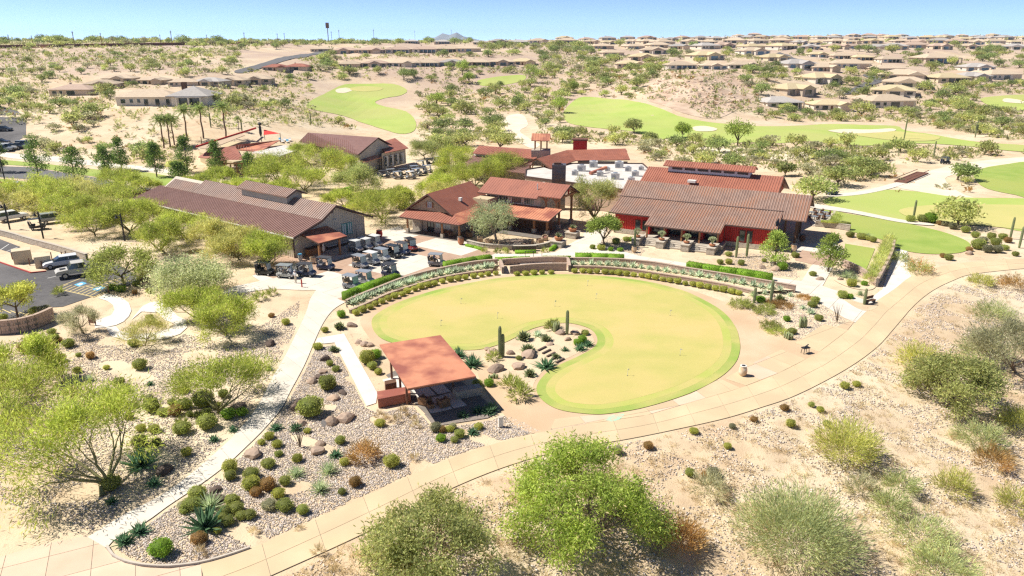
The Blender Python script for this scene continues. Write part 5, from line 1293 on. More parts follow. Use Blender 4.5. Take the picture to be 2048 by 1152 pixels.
MB().prism(fl_, 3.32, 3.6).build('flat_roof', 'white_membrane', pool)
MB().prism([PL(*p, 0)[:2] for p in ((454, 354), (487, 352), (488, 346), (455, 348))], 0, 2.2).build('gate_wall', 'block', pool)
gx = [PL(p, 353, 0) for p in (453, 465, 477, 488)]
for q in gx: MB().box(q[0] - .12, q[0] + .12, q[1] - .5, q[1] - .2, 0, 3.2).build('gate_post', 'wood', pool)
MB().bar((gx[0][0] - .5, gx[0][1] - .35, 3.1), (gx[-1][0] + .5, gx[-1][1] - .35, 3.1), .2, .25).build('gate_beam', 'wood', pool)
# pool terrace: awning roof, sails, umbrella
aw = empty('pool_shade_roof', T(440, 296), 0, 'long pale shade roof with red fascia above the pool terrace', 'canopy')
ao = T(440, 296)
def AL(px, py, z): x, y = G(px, py, z + ao[2]); return (x - ao[0], y - ao[1], z)
roof_plane(aw, AL(392, 295, 3.2), AL(420, 298, 3.2), AL(490, 270, 3.2), AL(478, 266, 3.2), 'tan_sail', None, name='shade_panel')
trimline(aw, [AL(392, 294, 3.3), AL(512, 256, 3.3)], .2, .5, 'red_sail', 'red_fascia')
for p in ((397, 299), (486, 274)): q = AL(*p, 0); MB().cyl((q[0], q[1] + 2.6, 0), (q[0], q[1] + 2.6, 3.1), .12).build('post', 'dark_wood', aw)
sail = empty('shade_sail', T(545, 284), 0, 'red triangular shade sail beside the dark closed umbrella', 'canopy'); so_ = T(545, 284)
def SL_(px, py, z): x, y = G(px, py, z + so_[2]); return (x - so_[0], y - so_[1], z)
MB().add([SL_(528, 259, 3.6), SL_(560, 267, 3.0), SL_(527, 270, 3.0), SL_(528, 259, 3.55), SL_(560, 267, 2.95), SL_(527, 270, 2.95)], [(0, 1, 2), (5, 4, 3), (0, 3, 4, 1), (1, 4, 5, 2), (2, 5, 3, 0)]).build('sail', 'red_sail', sail)
for p in ((560, 267), (528, 262)): q = SL_(*p, 3.0); MB().cyl((q[0], q[1], 0), (q[0], q[1], 3.2), .08).build('mast', 'charcoal', sail)
um = empty('closed_umbrella', T(523, 283), 0, 'tall dark closed umbrella on the pool terrace', 'umbrella')
MB().cyl((0, 0, 0), (0, 0, 2.2), .12).build('pole', 'black', um); MB().lathe([(.2, 1.6), (.42, 2.4), (.34, 4.2), (.2, 4.6)], n=10).build('folded_canopy', 'black', um); MB().lathe([(.1, 4.5), (.5, 4.8), (.55, 5.1), (.2, 5.5)], n=10).build('top_bulb', 'black', um)

# ---------------------------------------------------------------- pavilion of weathering steel
r0 = Vector((*G(748, 691, 3.1), 3.1)); r1 = Vector((*G(871, 672, 3.1), 3.1)); r2 = Vector((*G(952, 752, 3.1), 3.1)); r3 = Vector((*G(815, 777, 3.1), 3.1))
pav = empty('pavilion', (r3.x, r3.y, 0), math.atan2(r2.y - r3.y, r2.x - r3.x), 'open pavilion under one large flat sheet of orange weathering steel', 'pavilion')
PW, PD = (r2 - r3).length, (r0 - r3).length
rf = MB().box(0, PW, 0, PD, 2.98, 3.1).build('roof', 'corten', pav)
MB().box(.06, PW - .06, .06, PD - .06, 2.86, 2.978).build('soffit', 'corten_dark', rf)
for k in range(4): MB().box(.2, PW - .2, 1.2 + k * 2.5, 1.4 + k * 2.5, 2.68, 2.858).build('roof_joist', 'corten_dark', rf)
for px_, py_ in ((.7, 3.2), (.7, 5.4), (.7, 8.6), (PW - .9, 3.6), (PW - .9, 8.6)):
    MB().box(px_ - .09, px_ + .09, py_ - .09, py_ + .09, 0, 2.68).build('column', 'corten_dark', pav)
def PVL(px, py, z=0.0):
    x, y = G(px, py, z); dx, dy = x - r3.x, y - r3.y; a = pav.rotation_euler.z
    return (dx * math.cos(a) + dy * math.sin(a), -dx * math.sin(a) + dy * math.cos(a))
fl = [PVL(*p) for p in ((770, 745), (850, 824), (930, 806), (880, 740), (820, 720))]
pf = MB().prism([PVL(*p) for p in ((772, 750), (860, 836), (985, 812), (900, 745), (830, 722))], -.05, .012).build('floor', 'joint', pav)
slabs_ = [((842, 800), (862, 827), (905, 818), (880, 793)), ((880, 792), (908, 817), (934, 811), (905, 785)), ((820, 778), (838, 797), (872, 790), (852, 770)), ((856, 769), (876, 789), (902, 784), (880, 764)), ((765, 760), (785, 785), (815, 782), (795, 752))]
for q in slabs_: MB().prism([PVL(*p) for p in q], .012, .035).build('floor_slab', 'white_concrete', pf)
q = [PVL(*p) for p in ((757, 816), (822, 803), (818, 790), (755, 800))]
MB().prism(q, 0, .85).build('steel_planter', 'corten', pav)
q = [PVL(*p) for p in ((905, 790), (958, 782), (965, 790), (912, 800))]
MB().prism(q, 0, .75).build('stone_bench', 'stone', pav)
q = [PVL(*p) for p in ((770, 780), (792, 775), (794, 782), (772, 787))]
MB().prism(q, 0, .9).build('wood_plinth', 'dark_wood', pav)
sheet('gravel_bed', PG([(848, 828), (868, 853), (975, 836), (1005, 820), (985, 808), (935, 812)]), 'dark_mulch', .006, 'blue-grey gravel bed in front of the pavilion')

# ---------------------------------------------------------------- houses
def hip(mb, x0, x1, y0, y1, z, h, ov=.7):
    x0 -= ov; x1 += ov; y0 -= ov; y1 += ov; w_, d_ = x1 - x0, y1 - y0
    if w_ >= d_: a, b = (x0 + d_ / 2, (y0 + y1) / 2, z + h), (x1 - d_ / 2, (y0 + y1) / 2, z + h)
    else: a, b = ((x0 + x1) / 2, y0 + w_ / 2, z + h), ((x0 + x1) / 2, y1 - w_ / 2, z + h)
    e = .18
    vs = [(x0, y0, z), (x1, y0, z), (x1, y1, z), (x0, y1, z), a, b, (x0, y0, z - e), (x1, y0, z - e), (x1, y1, z - e), (x0, y1, z - e)]
    fs = [(0, 1, 5, 4), (1, 2, 5), (2, 3, 4, 5), (3, 0, 4)] if w_ >= d_ else [(0, 1, 4), (1, 2, 5, 4), (2, 3, 5), (3, 0, 4, 5)]
    return mb.add(vs, fs + [(6, 7, 1, 0), (7, 8, 2, 1), (8, 9, 3, 2), (9, 6, 0, 3), (9, 8, 7, 6)])
def gable(mb, x0, x1, y0, y1, z, h, ov=.6):
    """ridge along y"""
    x0 -= ov; x1 += ov; y0 -= ov; m_ = (x0 + x1) / 2
    return mb.extr([(x0, z - .18), (x1, z - .18), (x1, z), (m_, z + h), (x0, z)], 'y', y0, y1)
def house(v):
    root = empty('house'); root['category'] = 'house'
    W_, D_, z = (20, 15, 2.9)
    wl = MB().box(-10, 10, -6, 8, -1.5, z)
    rm = MB(); hip(rm, -10, 10, -6, 8, z, 2.3)
    if v == 0:
        wl.box(2.5, 9, -10, -6, -1.5, z); gable(rm, 2.5, 9, -10, 0, z + .02, 1.5); garage = (3.4, 8.1, -10)
    elif v == 1:
        wl.box(-9.5, -3.5, -9, -6, -1.5, z); hip(rm, -9.5, -3.5, -9, 2, z + .02, 1.7); garage = None
    elif v == 2:
        wl.box(-3, 5, -9, -6, -1.5, z); gable(rm, -3, 5, -9, 1, z + .02, 1.7); garage = None
    else:
        garage = (4.2, 8.8, -6); wl.box(-9, -4, 8, 12, -1.5, z); hip(rm, -9, -4, 2, 12, z + .02, 1.6)
    wl.build('wall', 'stucco_cream', root); rm.build('roof', 'tile_tan', root)
    def win(x0, x1, y, z0=.9, z1=2.2):
        f = MB().box(x0 - .12, x1 + .12, y - .06, y + .05, z0 - .12, z1 + .12).build('window', 'white_trim', root); MB().box(x0, x1, y - .09, y + .02, z0, z1).build('pane', 'glass', f)
    if garage: MB().box(garage[0], garage[1], garage[2] - .06, garage[2] + .05, 0, 2.3).build('garage_door', 'stucco_tan', root)
    if v == 0:
        win(-9, -7.4, -6); win(-5.5, -2.5, -6, .1, 2.3); MB().box(-1, .2, -6.06, -5.95, 0, 2.2).build('door', 'dark_wood', root)
    elif v == 1:
        # covered patio: posts and deep glass doors
        pr = MB().box(-3.4, 9.8, -9.6, -6.02, 2.55, 2.78).build('patio_roof', 'tile_tan', root)
        for px_ in (-.2, 3.2, 6.6, 9.6): MB().box(px_ - .2, px_ + .2, -9.4, -9.0, -1, 2.55).build('patio_post', 'stucco_cream', root)
        MB().box(-3, 9, -6.09, -5.95, .05, 2.3).build('patio_glass', 'glass', root); win(-7.5, -5.2, -9)
    elif v == 2:
        win(-8.5, -5, -6, .1, 2.3); win(-1.4, 3.2, -9, .1, 2.3); win(6.2, 8.8, -6)
    else:
        win(-8.5, -6.5, -6); win(-5, -3.6, -6); win(-1.5, 2.5, -6, .1, 2.3)
    for s_ in (-1, 1):
        f = MB().box(s_ * 10 - .05, s_ * 10 + .05, -1, 1.2, .9, 2.1).build('window', 'white_trim', root); MB().box(s_ * 10.03 - .05, s_ * 10.03 + .05, -.85, 1.05, 1.02, 1.98).build('pane', 'glass', f)
    if v in (1, 3): MB().box(-3.5, -2.7, 2, 2.8, z + .5, z + 3.0).build('chimney', 'stucco_tan', root)
    return root
HP = [house(v) for v in range(4)]
HLAB = {0: 'house with projecting garage', 1: 'house with shaded patio', 2: 'house with front gable', 3: 'plain hipped house'}
RT = {'t': ('tile_tan', 'tan'), 'y': ('tile_yellow', 'yellowish'), 'g': ('tile_grey', 'grey'), 'p': ('tile_pink', 'dusky pink'), 'r': ('rust_roof', 'rust red')}
def put_house(px, py, wpx, v, rt, rot=0.0, wall=None, where='on the far hillside', solar=False):
    x, y, z = T(px, py); s_ = max(.6, min(1.5, wpx / pxm(x, y, z) / 20.5))
    o = place(HP[v], (x, y + 7 * s_, z + .1), rot, s_)
    lb = RT[rt][1] + ' roofed ' + HLAB[v] + ' ' + where
    tag(o, lb, 'house', 'houses ' + where)
    for ch in NEWKIDS(o):
        nm = ch.name.split('.')[0]
        if nm in ('roof', 'patio_roof'): setm(ch, RT[rt][0])
        elif nm in ('wall', 'patio_post'): setm(ch, wall or ('stucco_cream', 'stucco_tan', 'stucco_white')[int(x * 3.7) % 3])
    return o
def NEWKIDS(o):
    return LASTKIDS.get(o.name, [])
LASTKIDS = {}
_old_copy = copy_tree
def copy_tree(o):
    c = o.copy(); COL.objects.link(c); L_ = []
    for ch, gs in kids(o):
        d = ch.copy(); COL.objects.link(d); d.parent = c; L_.append(d)
        for g in gs:
            e = g.copy(); COL.objects.link(e); e.parent = d
    LASTKIDS[c.name] = L_
    return c
for h_ in HP: LASTKIDS[h_.name] = [c for c, _ in kids(h_)]
def setm(o, m):
    o.material_slots[0].link = 'OBJECT'; o.material_slots[0].material = MATS[m]
HS = []
for i, x in enumerate((697, 748, 802, 852, 902, 955, 1004, 1046)): HS.append((x, 135 - i * .6, 52 if i else 46, (3, 2, 0, 1, 2, 1, 2, 0)[i], 'tpttgtty'[i], 0, 'in the row above the small fairway'))
for i, x in enumerate((686, 740, 795, 848, 898, 936)): HS.append((x, 108 - i * .7, 50, (2, 0, 1, 1, 1, 3)[i], 'pppptt'[i], 0, 'on the second terrace above the small fairway'))
HS += [(1565, 216, 80, 1, 'g', .08, 'on the flat beyond the fairway'), (1666, 221, 76, 0, 'y', 0, 'on the flat beyond the fairway'), (1787, 216, 95, 3, 't', .1, 'on the flat beyond the fairway'),
       (1594, 190, 85, 2, 'y', .5, 'climbing the street right of the rocky mound'), (1649, 167, 80, 2, 'y', .5, 'climbing the street right of the rocky mound'), (1800, 193, 82, 2, 'y', -.5, 'climbing the street right of the rocky mound'), (1825, 177, 85, 2, 't', -.5, 'climbing the street right of the rocky mound'), (1816, 162, 85, 0, 't', -.4, 'climbing the street right of the rocky mound'),
       (1905, 166, 72, 1, 'y', 0, 'on the slope at the right'), (1955, 162, 64, 2, 'g', .1, 'on the slope at the right'), (2010, 160, 75, 3, 't', .2, 'on the slope at the right'), (1963, 143, 60, 2, 'g', 0, 'on the slope at the right'), (1882, 127, 76, 1, 't', 0, 'on the slope at the right'), (1782, 125, 46, 1, 't', 0, 'on the slope at the right'), (1729, 121, 44, 1, 'y', 0, 'on the slope at the right'), (1685, 118, 44, 1, 't', 0, 'on the slope at the right'), (1642, 115, 44, 2, 'y', 0, 'on the slope at the right'),
       (1710, 138, 72, 3, 't', -.2, 'on the slope at the right'), (1601, 138, 72, 2, 'g', .3, 'on the slope at the right'), (1649, 143, 58, 0, 't', .2, 'on the slope at the right'), (1782, 146, 60, 3, 't', 0, 'on the slope at the right'), (1430, 139, 52, 2, 't', 0, 'crowning the rocky mound'), (1487, 138, 56, 0, 't', 0, 'crowning the rocky mound'), (1363, 139, 60, 1, 't', 0, 'crowning the rocky mound'),
       (1416, 120, 66, 2, 'y', .3, 'behind the rocky mound'), (1553, 123, 58, 2, 'y', .4, 'behind the rocky mound'), (1512, 110, 58, 2, 't', .2, 'behind the rocky mound'), (1290, 122, 58, 2, 'y', 0, 'behind the rocky mound'), (1312, 108, 55, 2, 't', 0, 'behind the rocky mound'), (1262, 136, 56, 0, 'y', 0, 'behind the rocky mound'), (1225, 112, 45, 3, 't', .2, 'behind the rocky mound'),
       (137, 192, 82, 3, 'p', .05, 'among trees above the road'), (195, 178, 66, 2, 't', .2, 'among trees above the road'), (232, 166, 60, 2, 't', .1, 'among trees above the road'), (300, 169, 50, 0, 't', 0, 'among trees above the road'), (362, 173, 56, 3, 't', .2, 'among trees above the road'), (415, 172, 60, 2, 'g', -.2, 'among trees above the road'), (456, 170, 62, 2, 't', 0, 'among trees above the road'), (505, 168, 66, 2, 't', .1, 'among trees above the road'),
       (548, 142, 50, 0, 'r', .1, 'on the left slope'), (592, 141, 50, 3, 'r', -.1, 'on the left slope'), (640, 104, 40, 3, 't', 0, 'on the left slope'), (822, 87, 30, 1, 'g', 0, 'on the far skyline'), (884, 88, 32, 1, 'g', 0, 'on the far skyline')]
rh = random.Random(3)
for yy, x0, x1, w_, st in ((98, 1210, 2060, 42, 46), (88, 960, 2060, 36, 40), (80, 980, 2060, 28, 33), (74, 1080, 2060, 22, 29), (69.5, 1280, 2060, 18, 26)):
    x = x0
    while x < x1:
        HS.append((x + rh.uniform(-6, 6), yy + rh.uniform(-2, 2), w_ * rh.uniform(.85, 1.25), rh.randrange(4), rh.choice('ttgygypgt'), rh.uniform(-.5, .5), 'in the far estate on the ridge')); x += st * rh.uniform(.8, 1.35)
for h_ in HS: put_house(*h_[:6], None, h_[6])
# villa over the palms
x, y, z = T(322, 214); vil = empty('villa', (x, y + 3, z + .1), .05, 'large pale villa with grey-tan hipped roofs standing over the palms', 'house')
MB().box(-16, 3, 0, 10, -1.5, 3.0).box(3, 15, -1.5, 12, -1.5, 3.3).build('wall', 'stucco_white', vil)
rm = MB(); hip(rm, -16, 3, 0, 10, 3.0, 2.2); rm.build('roof', 'tile_tan', vil)
rm = MB(); hip(rm, 2, 15, -1.5, 12, 3.35, 3.0); rm.build('roof', 'tile_grey', vil)
rm = MB(); hip(rm, -5, 4, -1.4, 8, 3.1, 1.9); rm.build('roof', 'tile_tan', vil)
MB().box(4.5, 6, 5, 6.4, 5, 7.6).build('chimney', 'dark_wood', vil)
for x0, x1, yy, z0 in ((-14.5, -13, 0, .9), (-11.5, -10.4, 0, 1.1), (-9, -8, 0, 1.1), (-6.8, -5.4, -.0, .1), (-3, -1.6, 0, .2), (.6, 1.8, 0, .2)):
    f = MB().box(x0 - .12, x1 + .12, yy - .06, yy + .05, z0 - .1, 2.4).build('window', 'white_trim', vil); MB().box(x0, x1, yy - .09, yy + .02, z0, 2.28).build('pane', 'glass', f)
pf_ = MB().box(5.5, 13, -1.6, -1.45, .05, 2.6).build('patio_glass', 'glass', vil)
for x0 in (5.2, 9.2, 13.2): MB().box(x0 - .25, x0 + .25, -3.2, -2.7, -1, 2.9).build('patio_post', 'stucco_white', vil)
MB().box(4.8, 13.6, -3.6, -1.52, 2.92, 3.12).build('patio_roof', 'tile_grey', vil)
# ---------------------------------------------------------------- walls, hedges and rows round the green
def wall_run(name, pts, h, th, label, cat='wall', mat_='block', cap='block_cap', z0=-.05, blocks=True, course=.22, bl=.55):
    """a curved block wall; each course is laid of single blocks"""
    pw = resample(catmull(PG(pts), 5), step=bl)
    root = empty(name, (*pw[0], 0), 0, label, cat)
    o = Vector(pw[0]); n_c = max(1, round(h / course)); ch = h / n_c
    if not blocks:
        mb = MB()
        for a, b in zip(pw[:-1], pw[1:]): mb.bar((a[0] - o.x, a[1] - o.y, h / 2), (b[0] - o.x, b[1] - o.y, h / 2), th, h)
        mb.build('wall_body', mat_, root)
    else:
        core = MB()
        for a, b in zip(pw[:-1], pw[1:]): core.bar((a[0] - o.x, a[1] - o.y, h / 2 - .03), (b[0] - o.x, b[1] - o.y, h / 2 - .03), th - .05, h - .02)
        core.build('wall_core', 'joint', root)
        for c in range(n_c):
            for i in range(len(pw) - 1):
                a, b = Vector(pw[i]), Vector(pw[i + 1]); d = b - a
                if c % 2 and i < len(pw) - 2: a, b = a + d * .5, b + (Vector(pw[i + 2]) - Vector(pw[i + 1])) * .5
                d = (b - a).normalized() * .012
                MB().bar((a.x + d.x - o.x, a.y + d.y - o.y, c * ch + ch / 2), (b.x - d.x - o.x, b.y - d.y - o.y, c * ch + ch / 2), th, ch - .018).build('block', mat_, root)
    mb = MB()
    for a, b in zip(pw[:-1], pw[1:]):
        d = (Vector(b) - Vector(a)).normalized() * .01
        mb.bar((a[0] - o.x - d.x, a[1] - o.y - d.y, h + .03), (b[0] - o.x + d.x, b[1] - o.y + d.y, h + .03), th + .08, .07)
    mb.build('coping', cap, root)
    return root
L_LOW = [(700, 626), (735, 611), (777, 592), (825, 576), (873, 562), (930, 551), (985, 544)]
L_UP = [(694, 614), (730, 598), (767, 583), (805, 568), (850, 555), (890, 546), (945, 535), (995, 530)]
R_LOW = [(1142, 537), (1200, 538), (1260, 543), (1320, 552), (1390, 563), (1450, 574), (1510, 588)]
R_UP = [(1140, 527), (1200, 528), (1252, 530), (1310, 536), (1367, 546), (1440, 558), (1500, 568), (1590, 584)]
for pts, h, lb in ((L_LOW, .36, 'lower curved block wall behind clipped bushes, left of the centre steps'), (L_UP, .85, 'upper curved block wall behind agaves, left of the centre steps'),
                   (R_LOW, .36, 'lower curved block wall behind clipped bushes, right of the centre steps'), (R_UP, .85, 'upper curved block wall behind agaves, right of the centre steps')):
    wall_run('garden_wall', pts, h, .3, lb, bl=.85)
for A_, B_ in ((L_LOW, L_UP), (R_LOW, R_UP)):
    sheet('terrace_bed', PG(A_) + PG(B_)[::-1], 'sand', .3, 'raised sandy bed of agaves between two curved walls')
wall_run('garden_wall', [(1020, 546), (1060, 542), (1100, 540), (1133, 540)], .95, .3, 'straight block wall in front of centre gate', bl=.6)
wall_run('garden_wall', [(1000, 531), (1003, 538), (1006, 547)], .85, .3, 'short return wall left of the centre gate', bl=.6)
wall_run('garden_wall', [(1135, 527), (1137, 533), (1139, 543)], .85, .3, 'short return wall right of the centre gate', bl=.6)
wall_run('garden_wall', [(1005, 529), (1050, 526), (1095, 524), (1135, 525)], .75, .3, 'rear block wall behind the centre gate', bl=.6)
gt = empty('metal_gate', (*G(1067, 522), 0), 0, 'thin metal gate at the middle of the garden walls', 'gate')
for k in (-1.2, 0, 1.2): MB().cyl((k, 0, 0), (k, 0, 1.5), .035).build('gate_bar', 'charcoal', gt)
for z in (.3, 1.45): MB().cyl((-1.2, 0, z), (1.2, 0, z), .025).build('gate_rail', 'charcoal', gt)
sheet('gate_landing', PG([(1040, 522), (1100, 520), (1108, 530), (1040, 532)]), 'concrete', .012)
# other block walls
wall_run('planter_wall', [(-40, 668), (0, 668), (40, 664), (75, 655), (108, 640)], 1.5, .35, 'curved brown block wall below the yellow tree', bl=.8, course=.3)
wall_run('car_park_wall', [(-150, 438), (0, 470), (60, 487), (120, 503), (175, 520)], .9, .35, 'long low tan stone wall along the upper edge of car park', mat_='stone', cap='stone_cap', bl=1.0, course=.3)
wall_run('lawn_wall', [(1753, 573), (1768, 545), (1782, 515), (1786, 494)], 1.1, .3, 'block wall beside the sunny walk holding tall yellow grass', bl=.8, course=.3)
wall_run('lawn_wall', [(1684, 531), (1720, 548), (1753, 572)], .9, .3, 'block wall below the small lawn', bl=.8, course=.3)
wall_run('terrace_wall', [(1630, 452), (1660, 455), (1700, 461)], .9, .3, 'stone terrace wall behind the upright dark trees', mat_='stone', cap='stone_cap', bl=.9, course=.3)
wall_run('terrace_wall', [(1655, 448), (1666, 436), (1668, 428)], .7, .3, 'stone terrace wall beside the dining tables', mat_='stone', cap='stone_cap', bl=.9, course=.3)
wall_run('courtyard_wall', [(935, 487), (965, 494), (1000, 497), (1025, 498)], .55, .4, 'low stone courtyard wall left of water feature', mat_='stone', cap='stone_cap', bl=.9, course=.28)
wall_run('courtyard_wall', [(1070, 497), (1095, 492), (1112, 481)], .55, .4, 'low stone courtyard wall right of water feature', mat_='stone', cap='stone_cap', bl=.9, course=.28)
wall_run('courtyard_wall', [(1026, 501), (1048, 501), (1072, 500)], .75, .5, 'dark stone water feature wall at the courtyard front', mat_='dark_boulder', cap='stone_cap', bl=.9, course=.35)
wall_run('service_wall', [(652, 397), (690, 404), (715, 412)], .9, .4, 'stone wall with hedge by the service drive', mat_='stone', cap='stone_cap', bl=1.0, course=.3)
# far boundary wall on the bluff
pw = [T(x, 97 - x * .018) for x in range(-60, 600, 20)]
bwall = empty('boundary_wall', pw[0], 0, 'long dark brown boundary wall on top of the bluff', 'wall')
mb = MB()
for a, b in zip(pw[:-1], pw[1:]): mb.bar((a[0] - pw[0][0], a[1] - pw[0][1], a[2] - pw[0][2] + .9), (b[0] - pw[0][0], b[1] - pw[0][1], b[2] - pw[0][2] + .9), .3, 2.4)
mb.build('wall_body', 'corten_dark', bwall)

def hedge(pts, h, wd, label, group=None, z=0.0, seed=1, dens=95, lm='lf_hedge'):
    pw = resample(catmull(PG(pts), 4), step=2.4); rng = np.random.default_rng(seed)
    o = Vector(pw[0]); mb = MB(); P = []; D = []
    for a, b in zip(pw[:-1], pw[1:]):
        a, b = Vector(a) - o, Vector(b) - o; mb.bar((*a, z + h * .47), (*b, z + h * .47), wd * .93, h * .94)
        d = (b - a); n = Vector((-d.y, d.x)).normalized(); m = int(d.length * (wd + 2 * h) * dens)
        for _ in range(m):
            t = rng.random(); s_ = rng.random() * (wd + 2 * h)
            w2 = wd / 2 * (1 + rng.normal() * .03)
            if s_ < h: off, zz, nn = -w2, s_, (-n.x, -n.y, 0)
            elif s_ < h + wd: off, zz, nn = (s_ - h) - wd / 2, h, (0, 0, 1)
            else: off, zz, nn = w2, s_ - h - wd, (n.x, n.y, 0)
            q = a + d * t + n * off; P.append((q.x, q.y, z + zz + rng.normal() * .02)); D.append(np.array(nn) * .5 + rng.normal(size=3) * .6)
    P, D = np.array(P), np.array(D)
    V, Fc = leaves_np(P - unit(D) * .04, D, .11, .07, rng)
    V2 = np.array(mb.v); F2 = np.array(mb.f) + len(V)
    ob = mobj('hedge', np_mesh('hedge', np.concatenate([V, V2]), np.concatenate([Fc, F2]), lm)); ob.location = (o.x, o.y, 0)
    return tag(ob, label, 'hedge', group)
hedge([(690, 601), (730, 585), (765, 572), (797, 562)], 1.05, 1.1, 'clipped bright green box hedge beside the parked carts', seed=1)
hedge([(889, 538), (935, 530), (982, 523)], 1.0, 1.1, 'clipped bright green box hedge left of the centre gate', seed=2)
hedge([(1150, 520), (1200, 521), (1248, 523)], 1.0, 1.1, 'clipped bright green box hedge right of the centre gate', seed=3)
hedge([(1374, 536), (1430, 545), (1490, 553), (1543, 562)], .95, 1.1, 'long clipped green hedge before the clubhouse stairs', seed=4)
hedge([(990, 521), (1040, 519), (1060, 519)], .45, .5, 'low hedge strip left of metal gate', seed=5)
hedge([(1085, 518), (1142, 518)], .45, .5, 'low hedge strip right of metal gate', seed=6)
hedge([(1252, 526), (1310, 532), (1366, 540)], .4, .6, 'thin olive hedge strip joining the two right hedges', seed=7, lm='lf_shrub')
hedge([(806, 564), (850, 551), (886, 542)], .4, .7, 'thin olive hedge strip joining the two left hedges', seed=8, lm='lf_shrub')
hedge([(932, 492), (950, 496), (966, 501)], .35, .5, 'low green strip beside the orange urn', seed=9)
hedge([(1030, 506), (1072, 505)], .4, .5, 'low green strip in front of the dark water feature', seed=10)
hedge([(1100, 502), (1118, 490)], .45, .5, 'low green strip beside the cactus planters', seed=11)
hedge([(665, 392), (705, 380)], .9, 1.0, 'green hedge above stone wall by the service drive', seed=12, dens=50)
hedge([(1640, 454), (1700, 459)], .3, .6, 'olive planting strip on the stone terrace wall', seed=13, lm='lf_shrub', z=.9)

# clipped bushes and agaves in rows
BALL = mobj('clipped_bush', bush_mesh('clipped_bush', 5, .62, .44, 'lf_box', 420, .09, .06, 'ball')); BALL['category'] = 'bush'
AG = mobj('agave', rosette_mesh('agave', 3, 26, .85, .2, 'lf_agave')); AG['category'] = 'agave'
def row(proto, pts, n, z, label, group, sc=(.85, 1.15)):
    for p in resample(catmull(PG(pts), 5), n=n):
        s_ = RNG.uniform(*sc); place(proto, (p[0] + RNG.uniform(-.08, .08), p[1] + RNG.uniform(-.08, .08), z), RNG.uniform(0, 6), (s_, s_ * RNG.uniform(.92, 1.08), s_ * RNG.uniform(.88, 1.1)), label, group)
row(BALL, [(714, 629), (762, 607), (825, 583), (864, 571), (906, 562), (951, 555), (992, 549)], 21, 0, 'small clipped round bush in the row left of centre wall', 'clipped bushes in the left row')
row(BALL, [(1035, 551), (1068, 549), (1102, 548)], 5, 0, 'small clipped round bush in front of the centre wall', 'clipped bushes at the centre wall')
row(BALL, [(1150, 545), (1204, 547), (1260, 552), (1303, 558), (1369, 569), (1418, 578), (1478, 589)], 23, 0, 'small clipped round bush in the row right of centre wall', 'clipped bushes in the right row')
row(AG, [(706, 612), (750, 594), (800, 576), (860, 559), (920, 547), (985, 538)], 21, .3, 'grey-green agave between the left curved walls', 'agaves in the left terrace', (1.1, 1.5))
row(AG, [(1148, 533), (1200, 534), (1260, 538), (1320, 546), (1400, 557), (1480, 572), (1560, 586)], 25, .3, 'grey-green agave between the right curved walls', 'agaves in the right terrace', (1.0, 1.35))

# ---------------------------------------------------------------- garden plants placed one by one
BIGBALL = {}
for nm, lm in (('g', 'lf_shrub'), ('y', 'lf_yellow'), ('b', 'lf_brown'), ('h', 'lf_hedge'), ('x', 'lf_box'), ('s', 'lf_grey')):
    o = mobj('rounded_bush', bush_mesh('rounded_bush', 31 + ord(nm), .95, .6, lm, 700, .1, .055, 'ball')); o['category'] = 'bush'; BIGBALL[nm] = o
BCOL = {'g': 'olive green', 'y': 'yellow-green', 'b': 'rusty brown', 'h': 'vivid green', 'x': 'light green', 's': 'dull grey'}
AGD = mobj('dark_agave', rosette_mesh('dark_agave', 8, 38, 1.0, .17, 'lf_agave_dark', (.05, 1.4))); AGD['category'] = 'agave'
YUC = mobj('yucca', rosette_mesh('yucca', 9, 95, .95, .055, 'lf_yucca', (-.15, 1.5), thick=.006)); YUC['category'] = 'yucca'
TUFT = mobj('grass_tuft', bush_mesh('grass_tuft', 12, .6, .45, 'lf_drygrass', 240, .34, .025)); TUFT['category'] = 'grass'
GTUFT = mobj('green_tuft', bush_mesh('green_tuft', 13, .75, .6, 'lf_shrub', 380, .3, .04)); GTUFT['category'] = 'shrub'
OPU = mobj('prickly_pear', rosette_mesh('prickly_pear', 14, 46, .75, .34, 'cactus', (.2, 1.4), thick=.03)); OPU['category'] = 'cactus'
MATP = mobj('ground_cover_mat', bush_mesh('ground_cover_mat', 15, .55, 1.5, 'lf_shrub', 1300, .22, .05)); MATP['category'] = 'shrub'
MATB = mobj('brown_ground_cover', bush_mesh('brown_ground_cover', 16, .5, 1.5, 'lf_brown', 1200, .22, .05)); MATB['category'] = 'shrub'
BLD = [mobj('boulder', boulder_mesh('boulder', 40 + k, 'boulder')) for k in range(4)] + [mobj('dark_boulder', boulder_mesh('dark_boulder', 50, 'dark_boulder'))]
for b_ in BLD: b_['category'] = 'boulder'
ZONES = [  # named places of the garden, used in labels
    (lambda x, y: x < 330 and y < 860, 'on the stony slope left of side path'), (lambda x, y: x < 520 and y < 900, 'under palo verdes beside the side path'), (lambda x, y: y > 830 and x < 1000, 'in the pebbled bed between the two paths'),
    (lambda x, y: x < 760, 'in the bed beside the pavilion walk'), (lambda x, y: x < 1080 and y > 640, 'in the cactus garden beside the pavilion'), (lambda x, y: x < 1210 and y > 640, 'on the planted island inside the green'), (lambda x, y: 1460 < x < 1760 and y > 585, 'in the cactus garden right of the green'),
    (lambda x, y: x > 1180 and y > 700, 'on the open bank below the cart path'), (lambda x, y: x > 1760, 'in the border of the curved lawn'), (lambda x, y: True, 'in the beds before the clubhouse')]
def zone(x, y):
    for f, s_ in ZONES:
        if f(x, y): return s_
